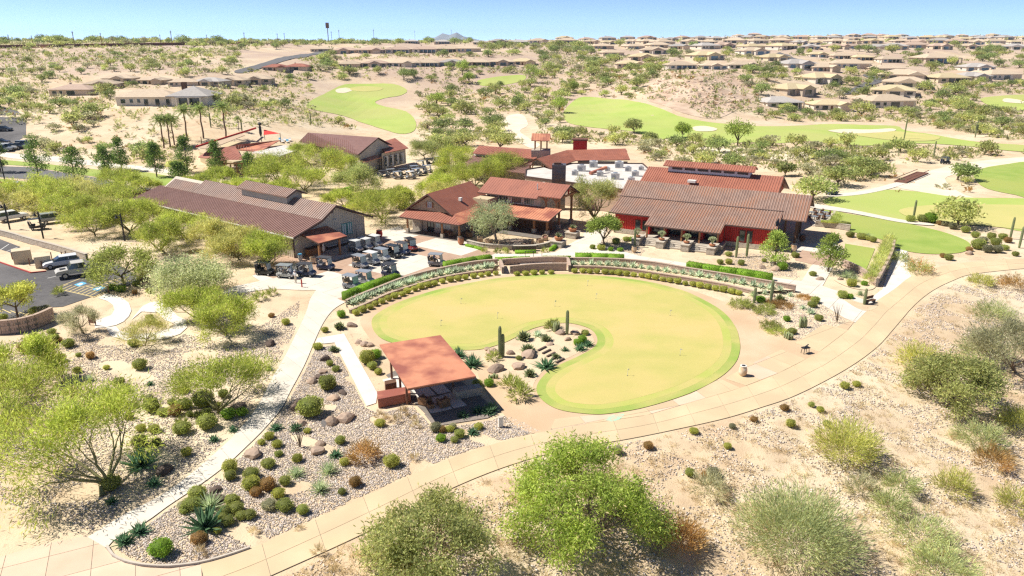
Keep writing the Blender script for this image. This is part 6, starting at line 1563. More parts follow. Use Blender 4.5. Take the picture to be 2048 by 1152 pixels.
def plant(proto, what, x, y, s_, sz=1.0):
    w_ = zone(x, y); what = ('small ' if s_ < .8 else 'large ' if s_ > 1.15 else '') + what
    return put(proto, x, y, (s_, s_ * RNG.uniform(.9, 1.1), s_ * sz * RNG.uniform(.85, 1.1)), None, what + ' ' + w_, what + ' plants ' + w_)
for x, y, s_, c in [(461, 943, 1.1, 'x'), (503, 955, 1.1, 'g'), (503, 978, 1.2, 'x'), (537, 934, 1.0, 'g'), (537, 978, 1.15, 'b'), (512, 991, .8, 'b'), (464, 1008, .9, 'g'), (473, 1024, .95, 'g'), (500, 1036, .85, 'g'), (540, 1018, 1.0, 's'), (571, 1020, 1.05, 'g'), (457, 1048, .9, 'g'), (447, 1038, .7, 'g'), (595, 923, .75, 'y'), (539, 878, .8, 'y'), (555, 894, .8, 'y'),
                    (711, 972, .85, 'b'), (784, 932, 1.15, 'x'), (909, 884, .65, 'g'), (882, 882, .8, 'h'), (872, 862, .9, 's'), (906, 858, .65, 's'), (622, 830, 2.1, 'g'), (656, 778, 1.6, 'g'), (396, 997, 1.1, 'g'), (384, 1018, 1.2, 'g'), (324, 1110, 1.3, 'h'), (224, 978, 1.3, 'g'), (280, 890, 1.2, 'g'), (374, 911, .8, 'y'), (365, 866, 1.4, 'g'), (415, 856, 1.5, 'g'), (283, 862, .8, 'x'), (309, 864, .9, 'x'), (458, 836, 1.2, 'h'), (484, 831, .9, 'h'),
                    (56, 704, 1.7, 'b'), (108, 684, 1.1, 'g'), (138, 694, 1.2, 'g'), (86, 717, 1.1, 'g'), (93, 731, 1.2, 'x'), (121, 723, 1.1, 'g'), (68, 676, .8, 'g'), (104, 668, .9, 'g'), (281, 738, 1.3, 'g'), (239, 773, 1.1, 'g'), (248, 784, 1.0, 'g'), (213, 788, .8, 'g'), (141, 793, 1.2, 'x'), (305, 822, 1.4, 'g'), (369, 816, 1.3, 'g'), (408, 812, 1.7, 'g'), (326, 831, .8, 'g'), (352, 830, 1.1, 'b'), (345, 811, .8, 'g'), (155, 745, .8, 'x'), (572, 649, 1.0, 'x'), (543, 634, .7, 'b'), (119, 684, .7, 'b'), (300, 640, .9, 'x'), (268, 692, 1.1, 'g'),
                    (650, 664, .8, 'x'), (683, 634, 1.1, 'h'), (636, 698, 1.0, 'y'), (735, 726, 1.6, 'y'), (752, 716, 1.1, 'h'), (745, 738, .9, 'g'), (660, 731, .7, 'g'), (672, 742, .8, 'g'), (757, 748, .7, 'x'), (72, 628, 1.3, 'g'), (90, 630, 1.4, 's'), (225, 580, 1.1, 'h'), (242, 583, 1.2, 'h'), (273, 572, .9, 'g'), (300, 586, .9, 'y'), (270, 588, .7, 'b'), (7, 641, 1.0, 'g'),
                    (1520, 604, 1.2, 'h'), (1630, 606, 1.0, 'g'), (1624, 614, 1.0, 'g'), (1684, 596, 1.3, 'g'), (1699, 597, .9, 'h'), (1573, 642, .8, 'h'), (1637, 641, .9, 'g'), (1584, 667, .9, 'g'), (1702, 573, 1.3, 'x'), (1728, 571, .9, 'h'), (1625, 552, .9, 'g'), (1564, 540, 1.4, 'h'), (1185, 498, .9, 'g'), (1202, 500, 1.3, 'x'), (1221, 502, .8, 'h'), (1240, 503, .9, 'h'), (1232, 488, 1.2, 'g'), (1252, 482, 1.0, 'g'), (1263, 482, 1.0, 'h'), (1279, 484, 1.2, 'g'), (1457, 512, 1.0, 'g'), (1440, 528, 1.0, 'g'), (1457, 528, 1.0, 'x'), (1482, 530, 1.1, 'g'), (1528, 524, .8, 'g'), (1590, 515, 1.1, 'g'),
                    (1700, 474, 1.3, 'g'), (1722, 478, 1.5, 'g'), (1735, 480, 1.1, 'g'), (1745, 484, 1.1, 'g'), (1897, 520, 1.2, 'g'), (1955, 498, 1.9, 'g'), (1995, 505, 1.4, 's'), (1975, 505, 1.5, 's'), (1990, 490, 1.6, 'g'), (2008, 500, 1.2, 'g'), (1930, 465, 1.4, 'g'), (1950, 475, 1.3, 'g'), (1965, 485, 1.4, 's'), (1982, 478, 1.3, 'g'), (1905, 458, 1.4, 's'), (1890, 452, 1.3, 's'), (1880, 450, 1.1, 'b'), (2015, 485, 1.2, 'b'), (1860, 445, 2.2, 'h'), (1845, 444, 1.9, 'g'), (1820, 444, 1.5, 'g'), (2005, 478, 1.3, 'g'), (1938, 502, 1.0, 'b'), (1885, 515, .8, 'b'), (2030, 512, .9, 'g'),
                    (955, 772, .9, 'g'), (978, 772, .9, 'h'), (1038, 720, .6, 'g'), (1170, 670, .8, 'g'), (1155, 690, .9, 'h'), (1165, 685, 1.0, 'h')]:
    plant(BIGBALL[c], BCOL[c] + ' rounded bush', x, y, s_ * .78)
rb_ = random.Random(9)
for poly_, n_ in (([(300, 1060), (420, 980), (520, 890), (600, 780), (660, 720), (720, 830), (860, 860), (980, 850), (900, 905), (700, 995), (500, 1080), (380, 1110)], 22), ([(60, 690), (200, 690), (330, 700), (420, 760), (500, 740), (470, 800), (400, 870), (300, 900), (240, 850), (120, 780)], 22), ([(1220, 900), (1440, 850), (1600, 800), (1740, 720), (1700, 860), (1500, 930), (1330, 980)], 16)):
    k = 0
    while k < n_:
        x, y = rb_.uniform(min(p[0] for p in poly_), max(p[0] for p in poly_)), rb_.uniform(min(p[1] for p in poly_), max(p[1] for p in poly_))
        if not inpoly(x, y, poly_): continue
        k += 1; c = rb_.choice('gxgysb'); plant(BIGBALL[c], BCOL[c] + ' rounded bush', x, y, rb_.uniform(.4, .72))
for x, y, s_ in [(412, 1056, 1.9), (285, 932, 1.9), (309, 971, .9), (280, 1066, 1.0), (249, 1086, 1.0), (224, 1006, .7), (552, 859, .9), (592, 860, .9), (671, 913, .9), (428, 882, .7), (466, 862, .7), (944, 732, 1.5), (917, 714, 1.3), (1092, 736, 1.6), (926, 834, .9), (955, 826, .9), (978, 826, 1.1), (982, 820, 1.0), (1176, 692, 1.0), (1160, 700, 1.1), (1130, 702, .7), (945, 868, .8), (538, 740, .7), (300, 770, .6)]:
    plant(AGD, 'dark green spiky agave', x, y, s_)
for x, y, s_ in [(592, 952, 1.2), (658, 946, 1.3), (640, 982, 1.35), (419, 1016, 1.7), (179, 762, .9), (1690, 556, 1.6), (1708, 563, 1.3), (1700, 552, 1.2), (1720, 590, .9), (1735, 478, 1.4), (1506, 592, 1.0)]:
    plant(YUC, 'pale yucca ball of thin blades', x, y, s_)
for x, y, s_ in [(679, 658, 1.2), (668, 702, 1.0), (1048, 680, 1.5), (1092, 682, 1.1), (1056, 704, 1.4), (1576, 676, .7), (1112, 716, .9), (1560, 600, 1.1), (1060, 752, 1.1)]:
    plant(OPU, 'pale prickly pear clump', x, y, s_)
for x, y, s_ in [(1621, 627, 1.2), (1075, 672, 1.2), (1605, 618, .8), (1528, 588, 1.1), (1580, 592, .9)]: plant(AG, 'blue-grey agave', x, y, s_)
for x, y, s_ in [(1480, 612, 1.2), (1530, 627, 1.0), (1540, 655, 1.0), (1554, 665, .9), (1535, 615, .8), (1500, 615, .7)]: plant(MATP, 'flat olive ground cover', x, y, s_)
for x, y, s_ in [(1565, 613, 1.1), (1608, 596, .8), (1545, 606, .8), (1455, 545, .3)]: plant(MATB, 'flat brown ground cover', x, y, s_)
for x, y, s_ in [(1019, 776, 1.7), (1040, 796, 1.9), (987, 720, 1.2), (1104, 660, 1.5), (1110, 655, 1.2), (365, 852, 1.0), (120, 590, 1.5), (520, 600, 1.6), (545, 590, 1.3), (970, 504, 1.0), (996, 506, 1.1), (1010, 506, 1.1), (1090, 504, 1.0)]: plant(GTUFT, 'loose green tuft', x, y, s_)
for x, y, s_ in [(760, 835, 1.0), (772, 842, .9), (795, 845, 1.0), (805, 830, 1.2), (830, 842, .8), (833, 855, 1.0), (640, 1108, 1.0), (830, 920, .9), (507, 1070, .8), (400, 1110, 1.0), (600, 1060, .6)]: plant(TUFT, 'straw coloured grass tuft', x, y, s_)
for x, y, s_, k in [(507, 912, 1.0, 0), (665, 845, 1.0, 1), (690, 838, 1.25, 2), (604, 848, .7, 3), (635, 905, .95, 0), (640, 890, .6, 1), (330, 944, 1.1, 4), (440, 1000, .8, 4), (432, 982, .7, 4), (704, 652, .9, 2), (730, 690, .8, 1), (716, 686, .6, 3), (740, 692, .6, 0), (650, 720, .8, 4), (640, 757, .9, 4), (645, 745, .7, 0), (623, 765, .9, 1), (685, 787, .7, 4), (666, 799, .9, 2), (598, 815, 1.2, 4), (540, 690, .9, 4), (470, 818, 1.0, 1), (485, 812, .6, 4),
                    (988, 706, 1.1, 1), (993, 742, 1.3, 2), (1037, 736, 1.15, 0), (1056, 712, 1.3, 3), (1020, 708, .7, 1), (1120, 668, .9, 2), (1150, 668, .9, 0), (1168, 668, .8, 1), (1135, 680, .7, 3), (1100, 690, .6, 2), (975, 700, .6, 0), (1605, 636, .7, 0), (1545, 592, .5, 1), (1514, 600, .5, 2), (1490, 618, .5, 3), (1525, 536, .9, 3), (1550, 540, 1.1, 1), (1640, 560, .8, 2), (1680, 560, .6, 0), (1937, 508, 1.1, 2), (287, 562, 1.3, 4), (290, 548, 1.2, 2)]:
    w_ = zone(x, y); c_ = 'dark' if k == 4 else 'tan'
    s_ *= .66
    put(BLD[k], x, y, (s_, s_ * RNG.uniform(.7, 1), s_ * RNG.uniform(.6, .9)), None, c_ + ' angular boulder ' + w_, c_ + ' boulders ' + w_)
# saguaros
SG = {}
def sag(px, py, H_, label, arms=()):
    o = saguaro(H_, arms, .15 + .02 * H_ / 3); x, y, z = T(px, py); o.location = (x, y, max(z, 0) if y < 130 else z); o['label'] = label
sag(1000, 715, 3.4, 'tall saguaro column beside a shorter one in cactus garden'); sag(1006, 714, 2.5, 'shorter saguaro column of the pair in cactus garden'); sag(1134, 669, 2.8, 'single saguaro on the planted island')
sag(1508, 606, 2.0, 'short saguaro right of the clipped bush row'); sag(1541, 606, 3.0, 'tall saguaro at the end of right terrace'); sag(1728, 610, 2.1, 'saguaro in the small triangle bed beside the bench')
sag(1472, 515, 3.2, 'saguaro left of the paired windows before clubhouse'); sag(1493, 513, 3.4, 'saguaro right of the paired windows before clubhouse'); sag(1269, 494, 2.8, 'saguaro left of the clubhouse stairs'); sag(1826, 440, 3.6, 'saguaro at the edge of practice green')
sag(2020, 478, 3.6, 'saguaro leaning at right border'); sag(2038, 496, 3.4, 'saguaro at the right edge border'); sag(1950, 275, 6, 'armed saguaro beyond the long fairway', ((0.3, 2.5, 1.8), (3.4, 3.0, 1.6))); sag(422, 255, 4.5, 'saguaro beyond the palms'); sag(484, 262, 3.5, 'small saguaro beyond the palms'); sag(622, 249, 4.5, 'saguaro above the fitness building roof')
sag(1808, 278, 7, 'pale saguaro between fairway and wash'); sag(1866, 318, 5, 'saguaro on the flat by the wash')
# ocotillo and cholla
def ocotillo(px, py, H_, n, label, seed):
    rng = np.random.default_rng(seed); mb = MB()
    for k in range(n):
        a = rng.uniform(0, 6.28); t = rng.uniform(.1, .38); p0 = Vector((0, 0, 0))
        p1 = Vector((math.cos(a) * t * H_ * .5, math.sin(a) * t * H_ * .5, H_ * .55)); p2 = p1 + Vector((math.cos(a) * t * H_ * .6, math.sin(a) * t * H_ * .6, H_ * rng.uniform(.3, .5)))
        mb.cyl(p0, p1, .025, .02, 5); mb.cyl(p1, p2, .02, .01, 5)
    o = mb.build('ocotillo', 'bark'); o.location = T(px, py); tag(o, label, 'cactus')
ocotillo(600, 895, 1.7, 12, 'grey ocotillo wands in the pebbled bed', 1); ocotillo(1674, 646, 2.2, 10, 'bare ocotillo beside the sunny path corner', 2); ocotillo(125, 770, 1.6, 10, 'thin ocotillo on the stony slope', 3)
def cholla(px, py, label, seed, H_=1.3):
    rng = np.random.default_rng(seed); mb = MB()
    for k in range(16):
        a = rng.uniform(0, 6.28); r_ = rng.uniform(.05, .45); mb.lathe([(.06, 0), (.085, .2), (.085, H_ * .6), (.03, H_ * rng.uniform(.7, 1))], (math.cos(a) * r_, math.sin(a) * r_, 0), 7)
    o = mb.build('organ_cactus', 'cactus', smooth=True); o.location = T(px, py); tag(o, label, 'cactus')
cholla(1606, 655, 'clump of ribbed organ cactus right of the green', 4); cholla(1577, 678, 'small organ cactus clump at the corner of tan slab', 5, .9); cholla(1110, 664, 'organ cactus clump behind the island saguaro', 6); cholla(987, 757, 'red barrel cactus clump beside the pavilion', 7, .5)
# tall yellow ornamental grasses in the planter by the sunny walk
OG = mobj('ornamental_grass', bush_mesh('ornamental_grass', 77, 1.5, 1.0, 'lf_ornamental', 700, .75, .035)); OG['category'] = 'grass'
for p in resample(PG([(1741, 566), (1757, 538), (1770, 510), (1778, 490)]), n=9): place(OG, (p[0], p[1], .2), RNG.uniform(0, 6), RNG.uniform(.85, 1.1), 'tall yellow ornamental grass in the long planter', 'ornamental grasses in the planter')
for x, y in ((1667, 450), (1672, 443)): place(OG, (*G(x, y), .05), 1, .9, 'tall yellow ornamental grass beside the dining terrace', 'ornamental grasses by terrace')

# steps on the island
for k in range(5):
    a, b = G(1076 + k * 9, 702 + k * 6), G(1092 + k * 9, 694 + k * 6)
    o = MB().bar((*a, .06), (*b, .06), .18, .16).build('stone_step', 'dark_boulder'); o.location = (0, 0, 0); tag(o, 'dark stone step crossing the planted island', 'step', 'stone steps on the island')

# ---------------------------------------------------------------- cup flags, urn, rack, signs
for x, y, c in ((1255, 752, 'flag_white'), (1360, 711, 'flag_white'), (1340, 632, 'flag_white'), (1192, 598, 'flag_white'), (1110, 613, 'teal'), (995, 637, 'flag_white'), (922, 608, 'flag_white'), (882, 652, 'flag_white'), (1175, 572, 'flag_white')):
    e = empty('cup_flag', (*G(x, y), .04), RNG.uniform(-.5, .5), ('teal' if c == 'teal' else 'white') + ' cup flag on a thin pin in the putting green', 'flag', 'cup flags on the putting green')
    MB().cyl((0, 0, -.05), (0, 0, .75), .014, n=6).build('pin', 'flag_white', e); MB().add([(0, 0, .72), (.22, .02, .64), (0, 0, .54), (0, .012, .72), (.22, .03, .64), (0, .012, .54)], [(0, 1, 2), (5, 4, 3), (0, 3, 4, 1), (1, 4, 5, 2)]).build('pennant', c, e)
    MB().lathe([(.07, -.02), (.07, .002)], n=12).build('cup', 'black', e)
urn = empty('glazed_urn', (*G(1485, 751), 0), 0, 'large glazed tan urn standing beside the green', 'urn')
MB().lathe([(.22, 0), (.36, .2), (.4, .5), (.36, .78), (.26, .92), (.3, 1.0)], n=16).build('body', 'glazed_tan', urn, smooth=True); MB().lathe([(.31, .99), (.31, 1.04), (.2, 1.05)], n=16).build('lip', 'white_trim', urn); MB().lathe([(.2, 1.0), (.19, 1.055)], n=12).build('mouth', 'black', urn)
def urn_pot(px, py, s_, label, m='terracotta'):
    o = empty('urn', (*G(px, py), 0), 0, label, 'urn'); MB().lathe([(.25 * s_, 0), (.42 * s_, .25 * s_), (.45 * s_, .55 * s_), (.36 * s_, .85 * s_), (.42 * s_, .95 * s_)], n=14).build('body', m, o, smooth=True); MB().lathe([(.36 * s_, .9 * s_), (.34 * s_, .955 * s_)], n=12).build('mouth', 'black', o)
urn_pot(922, 489, 1.1, 'orange clay urn at the porch corner post'); urn_pot(626, 527, 1.0, 'tan clay urn beside the canopy post', 'glazed_tan'); urn_pot(1604, 482, 1.1, 'dark clay urn by the open end of clubhouse', 'corten_dark'); urn_pot(1587, 502, 1.0, 'small tan urn on the brown paving', 'glazed_tan'); urn_pot(1268, 504, .9, 'tan urn left of the clubhouse stairs', 'glazed_tan'); urn_pot(759, 474, 1.2, 'red round pot by the barn gable', 'red_wall')
rack = empty('iron_rack', (*G(1610, 706), 0), .4, 'small black iron club rack on the tan slabs', 'rack')
for sx_ in (-.35, .35):
    for sy_ in (-.2, .2): MB().cyl((sx_, sy_, 0), (sx_ * .8, sy_ * .8, .6), .03).build('leg', 'black', rack)
MB().box(-.4, .4, -.24, .24, .56, .64).build('top', 'black', rack); MB().cyl((-.3, 0, .62), (.3, 0, .9), .06).build('handle', 'charcoal', rack)
tomb = empty('garden_bench', (*G(1740, 607), 0), .5, 'dark bench next to the triangle bed saguaro', 'bench')
MB().box(-.75, .75, -.22, .22, .4, .46).build('seat', 'dark_wood', tomb); MB().box(-.75, .75, .2, .25, .55, .9).build('backrest', 'dark_wood', tomb)
for sx_ in (-.65, .65): MB().box(sx_ - .05, sx_ + .05, -.2, .24, 0, .4).build('leg', 'charcoal', tomb)
mk = empty('white_marker', (*G(1001, 853), 0), .3, 'white block marker post beside the gravel bed', 'marker'); MB().box(-.18, .18, -.13, .13, 0, .85).build('post', 'white_trim', mk, bevel=.03); MB().box(-.2, .2, -.15, .15, .852, .9).build('cap', 'stone_cap', mk)
ds = empty('disc_sign', (*G(649, 860), 0), 0, 'white oval disc on a short stake in the stony bed', 'sign'); MB().cyl((0, 0, 0), (0, 0, .5), .03).build('stake', 'charcoal', ds)
vs = [(.22 * math.cos(a), .02 * q - .05, .62 + .34 * math.sin(a)) for q in (0, 1) for a in [6.2832 * k / 16 for k in range(16)]]
MB().add(vs, [tuple(range(16)), tuple(range(16, 32))[::-1]] + [(k, k + 16, (k + 1) % 16 + 16, (k + 1) % 16) for k in range(16)]).build('disc', 'white_trim', ds)
bl_ = empty('red_bollard', (*G(604, 574), 0), 0, 'short dark red bollard beside the brown paving band', 'bollard'); MB().cyl((0, 0, 0), (0, 0, .95), .09).build('post', 'red_wall', bl_); MB().lathe([(.11, .95), (.11, 1.0), (.04, 1.05)], n=10).build('cap', 'cart_red', bl_)
bl_ = empty('red_bollard', (*G(218, 586), 0), 0, 'short red bollard beside the accessible bays', 'bollard'); MB().cyl((0, 0, 0), (0, 0, .95), .1).build('post', 'corten_dark', bl_); MB().lathe([(.12, .95), (.12, 1.0), (.04, 1.05)], n=10).build('cap', 'white_trim', bl_)
wsign = empty('walk_sign', (*G(186, 651), 0), -.3, 'dark sign panel by the curved walk', 'sign'); MB().box(-.5, .5, -.04, .04, .3, 1.3).build('panel', 'corten_dark', wsign)
for sx_ in (-.42, .42): MB().box(sx_ - .05, sx_ + .05, -.03, .03, 0, .3).build('post', 'charcoal', wsign)
# cactus planters in the courtyard and on the stair piers
pl_i = 0
for px_, py_, lb in ((1117, 492, 'square stone planter with flowering cactus at courtyard corner'), (1145, 474, 'square stone planter with cactus nearer the timber porch')):
    e = empty('cactus_planter', (*G(px_, py_), 0), -.5, lb, 'planter'); MB().box(-.9, .9, -.9, .9, 0, .8).build('plinth', 'stone', e); MB().box(-1, 1, -1, 1, .802, .9).build('cap', 'stone_cap', e)
    MB().lathe([(.4, .9), (.6, 1.1), (.68, 1.45), (.6, 1.46)], n=14).build('bowl', 'terracotta', e); c_ = mobj('cactus', rosette_mesh('cactus', 60 + px_, 26, .9, .16, 'cactus', (.5, 1.5), thick=.05), e); c_.location = (0, 0, 1.4)
ca, sa = math.cos(club.rotation_euler.z), math.sin(club.rotation_euler.z)
for k in range(4):
    lx, ly = 5.6 + k * 3.85, -5.4
    e = empty('pier_planter', (CO[0] + lx * ca - ly * sa, CO[1] + lx * sa + ly * ca, 1.05), 0, ('first', 'second', 'third', 'fourth')[k] + ' bowl of branching euphorbia on stair piers, counted from the round green tree', 'planter')
    MB().lathe([(.25, 0), (.42, .12), (.5, .3), (.44, .31)], n=14).build('bowl', 'terracotta', e)
    mb = MB()
    for q in range(9):
        a = q * .7; mb.cyl((0, 0, .25), (math.cos(a) * .35, math.sin(a) * .35, 1.0 + .1 * (q % 3)), .035, .03, 5)
    pl_ = mb.build('stems', 'cactus', e)
    rng = np.random.default_rng(k); d = unit(rng.normal(size=(260, 3))); d[:, 2] = abs(d[:, 2]); V, Fc = leaves_np(d * np.array((.5, .5, .35)) + np.array((0, 0, 1.0)), d, .2, .05, rng); mobj('foliage', np_mesh('foliage', V, Fc, 'lf_yucca'), e)
# ---------------------------------------------------------------- golf carts
def golf_cart(body, seat, roofm, bag=True, label=''):
    """front towards +x"""
    r = empty('golf_cart'); r['category'] = 'golf cart'
    MB().extr([(-1.15, .32), (-1.2, .62), (-.95, .78), (-.3, .74), (-.25, .36), (.35, .34), (.5, .62), (.62, .86), (.95, .8), (1.2, .6), (1.22, .34)], 'y', -.56, .56).build('body', body, r, bevel=.04)
    MB().box(-1.0, 1.05, -.5, .5, .26, .33).build('chassis', 'black', r)
    s_ = MB().box(-.78, -.22, -.52, .52, .76, .9).build('seat', seat, r, bevel=.03); MB().extr([(-.86, .9), (-.72, .9), (-.84, 1.32), (-.94, 1.3)], 'y', -.52, .52).build('backrest', seat, s_)
    rf_ = MB().extr([(-1.12, 1.82), (.78, 1.84), (.84, 1.8), (.8, 1.76), (-1.12, 1.75), (-1.18, 1.78)], 'y', -.6, .6).build('roof', roofm, r, bevel=.02)
    for sy_ in (-.52, .52):
        MB().cyl((-.95, sy_, .75), (-1.0, sy_, 1.77), .022, n=6).build('roof_post', 'black', r); MB().cyl((.72, sy_, .8), (.6, sy_, 1.77), .022, n=6).build('roof_post', 'black', r)
    MB().add([(.73, -.5, .84), (.73, .5, .84), (.62, .5, 1.74), (.62, -.5, 1.74), (.75, -.5, .84), (.75, .5, .84), (.64, .5, 1.74), (.64, -.5, 1.74)], [(0, 1, 2, 3), (7, 6, 5, 4), (0, 4, 5, 1), (2, 6, 7, 3)]).build('windscreen', 'pale_glass', r)
    for x in (-.78, .82):
        for y in (-.52, .52):
            w_ = MB().cyl((x, y - .09, .22), (x, y + .09, .22), .22, n=14).build('wheel', 'tyre', r); MB().cyl((x, y - .1, .22), (x, y + .1, .22), .12, n=10).build('rim', 'rim', w_)
    for y in (-.38, .38): MB().box(1.14, 1.235, y - .1, y + .1, .56, .64).build('headlight', 'white_trim', r)
    MB().cyl((.45, .25, .75), (.25, .25, 1.05), .02, n=6).build('steering_column', 'black', r); MB().lathe([(.17, 0), (.17, .03)], (.25, .25, 1.05), 12).build('steering_wheel', 'black', r)
    if bag:
        for y in (-.24, .24):
            b_ = MB().cyl((-1.08, y, .6), (-1.2, y, 1.38), .13, .14, 10).build('golf_bag', 'charcoal' if y < 0 else 'cart_navy', r)
            MB().cyl((-1.2, y - .05, 1.36), (-1.24, y - .06, 1.6), .02, n=5).cyl((-1.2, y + .05, 1.36), (-1.23, y + .07, 1.56), .02, n=5).build('clubs', 'rim', b_)
    return r
CART = {'w': golf_cart('cart_white', 'seat_grey', 'car_grey'), 's': golf_cart('cart_silver', 'seat_tan', 'car_grey'), 'n': golf_cart('cart_navy', 'seat_grey', 'charcoal'), 'r': golf_cart('cart_red', 'seat_tan', 'black'), 'k': golf_cart('cart_black', 'seat_black', 'cart_black'), 'l': golf_cart('cart_silver', 'seat_grey', 'cart_white', False)}
CN = {'w': 'white', 's': 'silver', 'n': 'navy', 'r': 'dark red', 'k': 'black', 'l': 'pale roofed silver'}
AX = math.atan2(-.595, .804)
for x, y, k, a, lb, g in [(711, 503, 'l', AX, 'pale roofed golf cart in the row nearest the barn wall', 'carts in row by barn wall'), (731, 499, 'l', AX, 'pale roofed golf cart in the row nearest the barn wall', 'carts in row by barn wall'), (750, 493, 'l', AX, 'pale roofed golf cart in the row nearest the barn wall', 'carts in row by barn wall'),
                       (721, 535, 's', AX, 'silver golf cart in the slanting second row, nearest the single navy cart', None), (744, 528, 'l', AX, 'pale roofed golf cart in the slanting second row', None), (765, 521, 'w', AX, 'white golf cart in the slanting second row', None), (787, 514, 'k', AX, 'black golf cart in the slanting second row', None), (805, 508, 'n', AX, 'navy golf cart in the slanting second row next to the red cart', None), (822, 500, 'r', AX - .3, 'dark red golf cart ending the slanting row near the shop', None),
                       (874, 532, 's', -.25, 'lone silver golf cart beside the left clipped hedge', None), (781, 553, 'n', AX + .1, 'lone navy golf cart driving towards the clipped hedge', None), (704, 577, 's', AX + .1, 'silver golf cart with tan seats half behind the hedge', None), (731, 568, 'w', AX + .2, 'white golf cart half behind the hedge', None),
                       (530, 549, 'k', -.2, 'black golf cart under the silvery shrub', None), (573, 555, 'w', -.25, 'white golf cart with a man leaning in', None), (614, 552, 'n', -.25, 'navy golf cart with a rider beside the leaning man', None), (652, 539, 'n', -.3, 'navy golf cart parked at canopy post', None), (76, 458, 'k', .6, 'black golf cart near the lamp posts', None)]:
    place(CART[k], (*G(x, y), .0), a, 1.0, lb, g or 'golf carts on the plaza')
for k, (x, y) in enumerate([(768, 356), (783, 353), (797, 358), (808, 352), (822, 358), (834, 352), (846, 350), (856, 345), (842, 336), (862, 330), (880, 326), (830, 346)]):
    kk = 'nwsklw'[k % 6]; place(CART[kk], T(x, y), .35 + .1 * (k % 3), 1.0, CN[kk] + ' golf cart in the rear cart park by the fitness building', 'carts in the rear cart park')
place(CART['n'], T(1663, 390), .3, 1.0, 'navy golf cart on the path beyond the clubhouse', 'golf carts beyond'); place(CART['k'], T(1890, 328), .2, 1.0, 'black golf cart crossing the sandy wash', 'golf carts beyond')

# ---------------------------------------------------------------- cars
def car(kind, paint):
    r = empty('parked_car'); r['category'] = 'car'
    if kind == 'wagon': side = [(-2.25, .38), (-2.3, .8), (-2.22, 1.0), (-1.1, 1.02), (1.0, .98), (1.95, .86), (2.25, .7), (2.25, .38)]; top = [(-2.15, 1.0), (-1.95, 1.46), (.1, 1.5), (1.0, .98)]
    elif kind == 'suv': side = [(-2.3, .45), (-2.33, .95), (-2.25, 1.12), (1.0, 1.12), (2.1, 1.02), (2.3, .85), (2.3, .45)]; top = [(-2.2, 1.12), (-1.95, 1.74), (.35, 1.76), (1.05, 1.12)]
    elif kind == 'truck': side = [(-2.75, .6), (-2.78, 1.2), (-.8, 1.2), (-.8, 1.24), (1.1, 1.24), (2.5, 1.14), (2.75, .95), (2.75, .6)]; top = [(-.78, 1.24), (-.7, 1.9), (.75, 1.92), (1.3, 1.24)]
    else: side = [(-2.25, .36), (-2.3, .78), (-2.1, .92), (1.0, .92), (2.0, .8), (2.25, .64), (2.25, .36)]; top = [(-1.7, .92), (-1.0, 1.4), (.3, 1.42), (1.15, .92)]
    hw = 1.0 if kind == 'truck' else .9
    b_ = MB().extr(side, 'y', -hw, hw).build('body', paint, r, bevel=.08)
    n = len(top); ins = .16
    vs = [(p[0], -hw + (.06 if i in (0, n - 1) else ins), p[1]) for i, p in enumerate(top)] + [(p[0], hw - (.06 if i in (0, n - 1) else ins), p[1]) for i, p in enumerate(top)]
    MB().add(vs, [tuple(range(n)), tuple(range(n, 2 * n))[::-1]] + [(i, n + i, n + (i + 1) % n, (i + 1) % n) for i in range(n)]).build('cabin_glass', 'glass', r)
    t1, t2 = top[1], top[2]
    MB().box(t1[0] - .04, t2[0] + .06, -hw + ins - .03, hw - ins + .03, t2[1] - .03, t2[1] + .05).build('roof', paint, r, bevel=.03)
    for f in (.5,):
        xm = t1[0] + (t2[0] - t1[0]) * f
        for s_ in (-1, 1): MB().bar((xm, s_ * (hw - .1), side[3][1]), (xm, s_ * (hw - ins + .015), t2[1]), .09, .05).build('door_pillar', paint, r)
    if kind == 'truck': MB().box(-2.6, -.95, -.82, .82, 1.12, 1.215).build('load_bed', 'charcoal', r); MB().box(1.5, 2.2, -.35, .35, 1.2, 1.25).build('bonnet_vent', 'black', r)
    wr = .42 if kind == 'truck' else .33
    for x in (side[0][0] * .62, side[-1][0] * .63):
        for y in (-hw + .08, hw - .08):
            w_ = MB().cyl((x, y - .11, wr), (x, y + .11, wr), wr, n=16).build('wheel', 'tyre', r); MB().cyl((x, y - .125, wr), (x, y + .125, wr), wr * .6, n=12).build('rim', 'rim', w_)
    fx = side[-2][0]; zl = side[-2][1] - .08
    for y in (-.62, .62):
        MB().box(fx - .06, fx + .015, y - .2, y + .2, zl - .08, zl + .05).build('headlight', 'white_trim', r); MB().box(side[1][0] - .02, side[1][0] + .06, y - .16, y + .16, side[1][1] - .15, side[1][1]).build('tail_light', 'red_sail', r)
    MB().box(fx - .02, fx + .02, -.4, .4, zl - .25, zl - .05).build('grille', 'black', r)
    return r
def put_car(proto, px, py, rz, label, group=None):
    x, y, z = T(px, py); return place(proto, (x, y, z + .04), rz, 1.0, label, group)
wag = car('wagon', 'car_white'); trk = car('truck', 'car_tan')
put_car(wag, 124, 533, math.radians(215 - 180 + 180), 'white estate car parked beside the tan utility boxes'); put_car(trk, 160, 551, math.radians(215), 'pale pickup truck with black bonnet vent half under a tree')
CARS = {k: car(b_, m) for k, (b_, m) in {'w': ('suv', 'car_white'), 'd': ('sedan', 'car_dark'), 'r': ('sedan', 'car_red'), 'g': ('suv', 'car_grey'), 's': ('sedan', 'car_grey')}.items()}
put_car(CARS['w'], 27, 441, .9, 'white sport utility vehicle beside the left lamp post')
